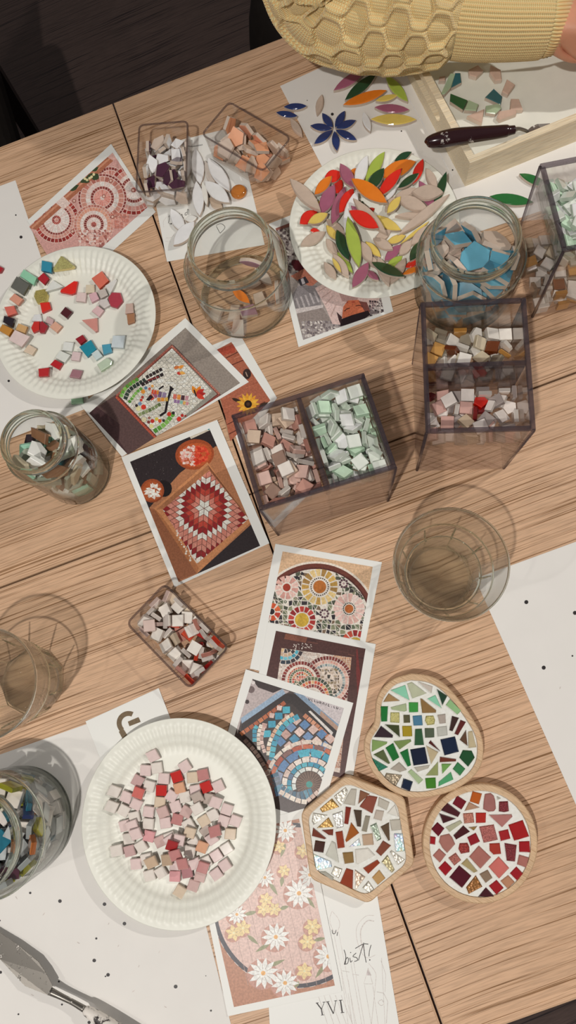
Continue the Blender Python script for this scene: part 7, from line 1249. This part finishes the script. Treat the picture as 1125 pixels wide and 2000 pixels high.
def knife(label, blade, zb, neck, handle, hm, mt=.0006):
    """blade: outline in pixels with the height of each corner; neck, handle: (x, y, z, radius)."""
    P = [W(x, y, z) for x, y, z in blade]; c = sum(P, Vector())/len(P); c.z = TZ+zb
    t = thing('palette_knife', label, 'palette knife', c)
    n = len(P); V = [p-c for p in P]+[p-c-Vector((0, 0, mt)) for p in P]
    F = [tuple(range(n)), tuple(range(n, 2*n))[::-1]]+[(i, n+i, n+(i+1) % n, (i+1) % n) for i in range(n)]
    if area([(v.x, v.y) for v in V[:n]]) < 0: F = [f[::-1] for f in F]
    link('blade', mesh('blade', V, F, STEEL), t)
    for nm, pts, m in (('neck', neck, STEEL), ('handle', handle, hm)):
        q = spline(pts, 5); V, F = tube_vf([W(*p[:3])-c for p in q], [p[3] for p in q], 18)
        link(nm, mesh(nm, V, F, m, smooth=True), t)
    return t, c
f11 = cr(0, 1700, 2.679)
bl = [(*p, z) for p, z in zip(f11([(-150, 215), (0, 326), (95, 392), (200, 478), (242, 540), (275, 605), (255, 655), (130, 605), (0, 465), (-130, 330)]), (.004, .007, .009, .011, .012, .013, .013, .011, .007, .004))]
nk = [(*p, z, r) for p, z, r in zip(f11([(262, 632), (320, 660), (380, 690), (445, 728)]), (.013, .012, .012, .013), (.0035, .0028, .0026, .0030))]
hd = [(*p, z, r) for p, z, r in zip(f11([(438, 722), (455, 735), (520, 778), (620, 845), (800, 965), (980, 1080), (1010, 1098)]), (.013,)*7, (.002, .0045, .0058, .0068, .0075, .006, .001))]
knife('plaster-smeared palette knife lying on the dotted paper, blade towards the picture edge', bl, .004, nk, hd, HANDLEW)
bl = [(*p, z) for p, z in zip(f10([(812, 508), (838, 482), (878, 464), (960, 459), (900, 488), (830, 522)]), (.038, .036, .033, .028, .031, .037))]
nk = [(*p, z, r) for p, z, r in zip(f10([(728, 502), (760, 494), (795, 502), (818, 512)]), (.051, .048, .042, .038), (.0028, .0020, .0018, .0018))]
hd = [(*p, z, r) for p, z, r in zip(f10([(172, 582), (182, 578), (250, 566), (340, 548), (450, 534), (600, 518), (680, 508), (700, 506), (735, 500)]), (.0515,)*4+(.052,)*5, (.001, .0055, .0085, .0092, .0085, .0072, .0064, .0052, .0045))]
knife('palette knife with a dark lacquered handle resting across the wooden tray', bl, .040, nk, hd, HANDLE)

# ------------------------------------------------------------------ person reaching over the tray
SKIN = mat('skin', 'c68c70', .45, .4, noise=.05, nscale=40)
SKIN.node_tree.nodes['Principled BSDF'].inputs['Subsurface Weight'].default_value = .12
SKIN.node_tree.nodes['Principled BSDF'].inputs['Subsurface Radius'].default_value = (.01, .004, .002)
KNIT = bpy.data.materials.new('yellow_knit'); nt, N, L, p = nodes_of(KNIT)
p.inputs['Roughness'].default_value = .9; p.inputs['Specular IOR Level'].default_value = .15; p.inputs['Sheen Weight'].default_value = .3
uv = N.new('ShaderNodeUVMap'); uv.uv_map = 'wale'
sp = N.new('ShaderNodeSeparateXYZ'); L.new(uv.outputs['UV'], sp.inputs[0])
def mth(op, a, b=None, c=None):
    k = N.new('ShaderNodeMath'); k.operation = op
    for i, v in enumerate((a, b, c)):
        if v is None: continue
        if isinstance(v, (int, float)): k.inputs[i].default_value = v
        else: L.new(v, k.inputs[i])
    return k.outputs[0]
# V-shaped stitches: rows shifted up and down across each wale
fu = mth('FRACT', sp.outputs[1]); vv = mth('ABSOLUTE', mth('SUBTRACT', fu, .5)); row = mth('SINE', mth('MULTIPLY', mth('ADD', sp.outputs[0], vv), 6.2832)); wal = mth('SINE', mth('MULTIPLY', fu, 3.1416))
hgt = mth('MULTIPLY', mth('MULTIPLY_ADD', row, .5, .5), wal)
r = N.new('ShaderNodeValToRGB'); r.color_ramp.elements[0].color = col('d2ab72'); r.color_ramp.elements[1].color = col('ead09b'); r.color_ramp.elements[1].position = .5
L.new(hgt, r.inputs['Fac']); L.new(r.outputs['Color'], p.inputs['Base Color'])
b = N.new('ShaderNodeBump'); b.inputs['Strength'].default_value = .7; b.inputs['Distance'].default_value = .0012; L.new(hgt, b.inputs['Height']); L.new(b.outputs['Normal'], p.inputs['Normal'])
seat_at = W(1000, -520, -.28)
person = thing('person', 'person in a yellow cable-knit sweater reaching one arm over the wooden tray', 'person', (seat_at.x, seat_at.y, 0))
def sleeve(name, ctrl, nu, nv, pattern):
    q = spline(ctrl, max(2, nu//(len(ctrl)-1))); Pp = [W(*c[:3]) for c in q]; rad = [c[3] for c in q]
    lens = [0]
    for i in range(1, len(Pp)): lens.append(lens[-1]+(Pp[i]-Pp[i-1]).length)
    V, F, UV = [], [], []; t = (Pp[1]-Pp[0]).normalized(); u = t.cross(Vector((0, 0, 1))).normalized()
    for i, c in enumerate(Pp):
        t = (Pp[min(i+1, len(Pp)-1)]-Pp[max(i-1, 0)]).normalized(); u = (u-t*u.dot(t)).normalized(); v = t.cross(u)
        for k in range(nv):
            a = 2*math.pi*k/nv; d, wl = pattern(lens[i], lens[-1], k/nv, rad[i]); rr = rad[i]+d
            V.append(c+u*(rr*math.cos(a))+v*(rr*math.sin(a))-Vector(person.location)); UV.append((lens[i]/.0019, wl))
    m = len(Pp)
    for i in range(m-1):
        for k in range(nv): j2 = (k+1) % nv; F.append((i*nv+k, i*nv+j2, (i+1)*nv+j2, (i+1)*nv+k))
    me = mesh(name, V, F, KNIT, smooth=True); lay = me.uv_layers.new(name='wale'); buf = []
    for pl in me.polygons:
        for vi in pl.vertices:
            x, y = UV[vi]
            if pl.index % nv == nv-1 and vi % nv == 0: y += WALES[0]
            buf += [x, y]
    lay.data.foreach_set('uv', buf); return link(name, me, person)
NC = 18
WALES = [NC*8]
def honeycomb(s, S_, v, r):
    # cords that sway to and fro, touching and parting, so that cells open between them
    Lp = .043; near = 9
    x = v*NC
    for k in (math.floor(x)-1, math.floor(x), math.floor(x)+1, math.floor(x)+2):
        sw = (.40 if k % 2 else -.40)*math.tanh(2.2*math.cos(2*math.pi*s/Lp))
        dd = abs(x-(k+.5+sw)); near = min(near, dd)
    cord = .0100*math.exp(-(near/.21)**2)+.0058*(1-math.exp(-(near/.42)**2))
    fade = min(1, max(0, (S_-s-.002)/.012))
    puff = .0015*math.sin(s*37+v*11)+.001*math.sin(s*71-v*23)
    return (cord+puff)*fade-.001, v*NC*8
arm = [(640, -420, .30, .062), (606, -200, .20, .062), (634, -52, .125, .0635), (696, -4, .107, .0615), (780, 14, .102, .0575), (860, 26, .099, .049), (905, 33, .097, .0385)]
sleeve('sweater_sleeve', arm, 390, 520, honeycomb)
WALES[0] = 62
def ribs(s, S_, v, r):
    c = .5+.5*math.cos(2*math.pi*v*62); e = min(1, (S_-s)/.004)
    return .0016*(c**.6)*1-(.003*(1-e)**2), v*62
cuff = [(893, 33, .0972, .0395), (930, 36, .096, .0395), (980, 38, .094, .0385), (1030, 38, .092, .0375), (1062, 38, .090, .0362), (1063, 38, .090, .0335), (1050, 38, .090, .0325)]
sleeve('sweater_cuff', cuff, 66, 496, ribs)
# body: one skinned figure from the hips up to the reaching hand
bm_v, bm_e, bm_r = [], [], []
def node(p, r, prev=None):
    bm_v.append(p-Vector(person.location)); bm_r.append(r)
    if prev is not None: bm_e.append((prev, len(bm_v)-1))
    return len(bm_v)-1
hip = seat_at+Vector((0, 0, .02))
n0 = node(hip, .12); n1 = node(hip+Vector((0, -.01, .18)), .105, n0); n2 = node(hip+Vector((0, -.04, .36)), .12, n1); n3 = node(hip+Vector((0, -.06, .46)), .06, n2)
nk_ = node(hip+Vector((0, -.09, .53)), .05, n3); node(hip+Vector((0, -.13, .62)), .085, nk_); hd_ = len(bm_v)-1; node(hip+Vector((0, -.145, .71)), .075, hd_)
sh = node(W(640, -420, .30), .05, n2)
e0 = node(W(620, -60, .125), .042, sh); e1 = node(W(760, 22, .100), .038, e0); wr = node(W(1010, 38, .090), .0255, e1)
w2 = node(W(1085, 44, .088), .0255, wr); pm = node(W(1150, 52, .082), .034, w2); kn = node(W(1215, 60, .076), .033, pm)
for dx, dy, l in ((8, 34, 1), (22, 12, 1.1), (22, -14, 1.05), (8, -38, .85)):
    a1 = node(W(1232+dx, 62+dy, .070), .0095, kn); a2 = node(W(1232+dx+44*l, 70+dy*1.2, .052), .0085, a1); a3 = node(W(1232+dx+66*l, 78+dy*1.2, .030), .0075, a2); node(W(1232+dx+74*l, 84+dy*1.2, .014), .006, a3)
tb = node(W(1118, 88, .078), .015, pm); t1 = node(W(1150, 108, .066), .0115, tb); t2 = node(W(1196, 116, .052), .0095, t1); node(W(1226, 116, .042), .0075, t2)
s2 = node(hip+Vector((.19, -.02, .38)), .05, n2); e2_ = node(hip+Vector((.27, -.10, .16)), .042, s2); node(hip+Vector((.24, -.32, .33)), .028, e2_)
me = bpy.data.meshes.new('body'); me.from_pydata(bm_v, bm_e, []); me.materials.append(SKIN)
bo = link('body', me, person); sk = bo.modifiers.new('skin', 'SKIN'); sk.use_smooth_shade = True
for i, r in enumerate(bm_r): me.skin_vertices[0].data[i].radius = (r, r)
me.skin_vertices[0].data[0].use_root = True
sb = bo.modifiers.new('smooth', 'SUBSURF'); sb.levels = 2; sb.render_levels = 2
def skinned(name, nodes, edges, m):
    me = bpy.data.meshes.new(name); me.from_pydata([p-Vector(person.location) for p, r in nodes], edges, []); me.materials.append(m)
    o = link(name, me, person); k = o.modifiers.new('skin', 'SKIN'); k.use_smooth_shade = True
    for i, (p, r) in enumerate(nodes): me.skin_vertices[0].data[i].radius = (r, r)
    me.skin_vertices[0].data[0].use_root = True
    q = o.modifiers.new('smooth', 'SUBSURF'); q.levels = 2; q.render_levels = 2; return o
KP = mat('plain_knit', 'd2b681', .9, .15)
skinned('sweater_trunk', [(hip+Vector((0, 0, .03)), .15), (hip+Vector((0, -.01, .18)), .135), (hip+Vector((0, -.04, .36)), .145), (hip+Vector((0, -.06, .45)), .085), (W(640, -420, .30), .070), (hip+Vector((.19, -.02, .38)), .07), (hip+Vector((.27, -.10, .16)), .062), (hip+Vector((.245, -.28, .30)), .045), (W(608, -250, .225), .058)], [(0, 1), (1, 2), (2, 3), (2, 4), (2, 5), (5, 6), (6, 7), (4, 8)], KP)
skinned('hair', [(hip+Vector((0, -.115, .66)), .09), (hip+Vector((0, -.12, .74)), .082), (hip+Vector((0, -.04, .60)), .05)], [(0, 1), (0, 2)], mat('dark_hair', '3a2a22', .5, .4))
kneeL, kneeR = W(545, 20, -.22), W(760, 40, -.26)
skinned('trousers', [(hip+Vector((0, 0, -.02)), .15), (hip+Vector((-.09, -.05, -.03)), .10), (kneeL, .07), (Vector((kneeL.x-.02, kneeL.y+.02, .06)), .05), (hip+Vector((.09, -.05, -.03)), .10), (kneeR, .07), (Vector((kneeR.x, kneeR.y+.02, .06)), .05)], [(0, 1), (1, 2), (2, 3), (0, 4), (4, 5), (5, 6)], DARK)
# ------------------------------------------------------------------ stool under the person, dark chair at the table's end
st = thing('stool', 'black stool under the person in the yellow sweater', 'stool', (seat_at.x, seat_at.y, 0))
V, F = lathe_vf([(0, .40), (.16, .40), (.17, .41), (.17, .43), (.16, .44), (0, .44)], 40); link('seat', mesh('seat', V, F, PLASTIC, smooth=False), st)
for k in range(4):
    a = math.pi/4+k*math.pi/2; V, F = tube_vf([(.11*math.cos(a), .11*math.sin(a), .40), (.17*math.cos(a), .17*math.sin(a), 0)], [.014, .012], 10); link('leg', mesh('leg', V, F, PLASTIC), st)
cp = W(-118, 200, -.27)
ch = thing('chair', 'black upholstered chair pushed up to the table beside the far dotted sheet', 'chair', (cp.x, cp.y, 0), ANG)
def cushion(name, dims, r):
    o = box(name, dims, DARK, ch, bevel=r); o.modifiers['bevel'].segments = 4; return o
cushion('seat', (-.26, .115, -.16, .20, .41, .48), .03)
cushion('backrest', (-.26, .075, .16, .24, .46, .70), .03)
for x in (-.22, .08):
    for y in (-.12, .18): box('leg', (x-.015, x+.015, y-.015, y+.015, 0, .42), PLASTIC, ch)

# ------------------------------------------------------------------ pieces that would share a label are told apart from top to bottom
ORDER = {2: ('upper', 'lower'), 3: ('topmost', 'middle', 'lowest'), 4: ('topmost', 'second', 'third', 'lowest'), 5: ('topmost', 'second', 'third', 'fourth', 'lowest')}
COUNT = {2: 'two', 3: 'three', 4: 'four', 5: 'five'}
bpy.context.view_layer.update()
by = {}
for o in COL.objects:
    if o.parent is None and 'label' in o and 'group' in o: by.setdefault(o['label'], []).append(o)
for lb, os_ in by.items():
    if 2 <= len(os_) <= 5:
        for o, wd in zip(sorted(os_, key=lambda o: PX(o.matrix_world.translation)[1]), ORDER[len(os_)]): o['label'] = '%s, %s of %s' % (lb, wd, COUNT[len(os_)])
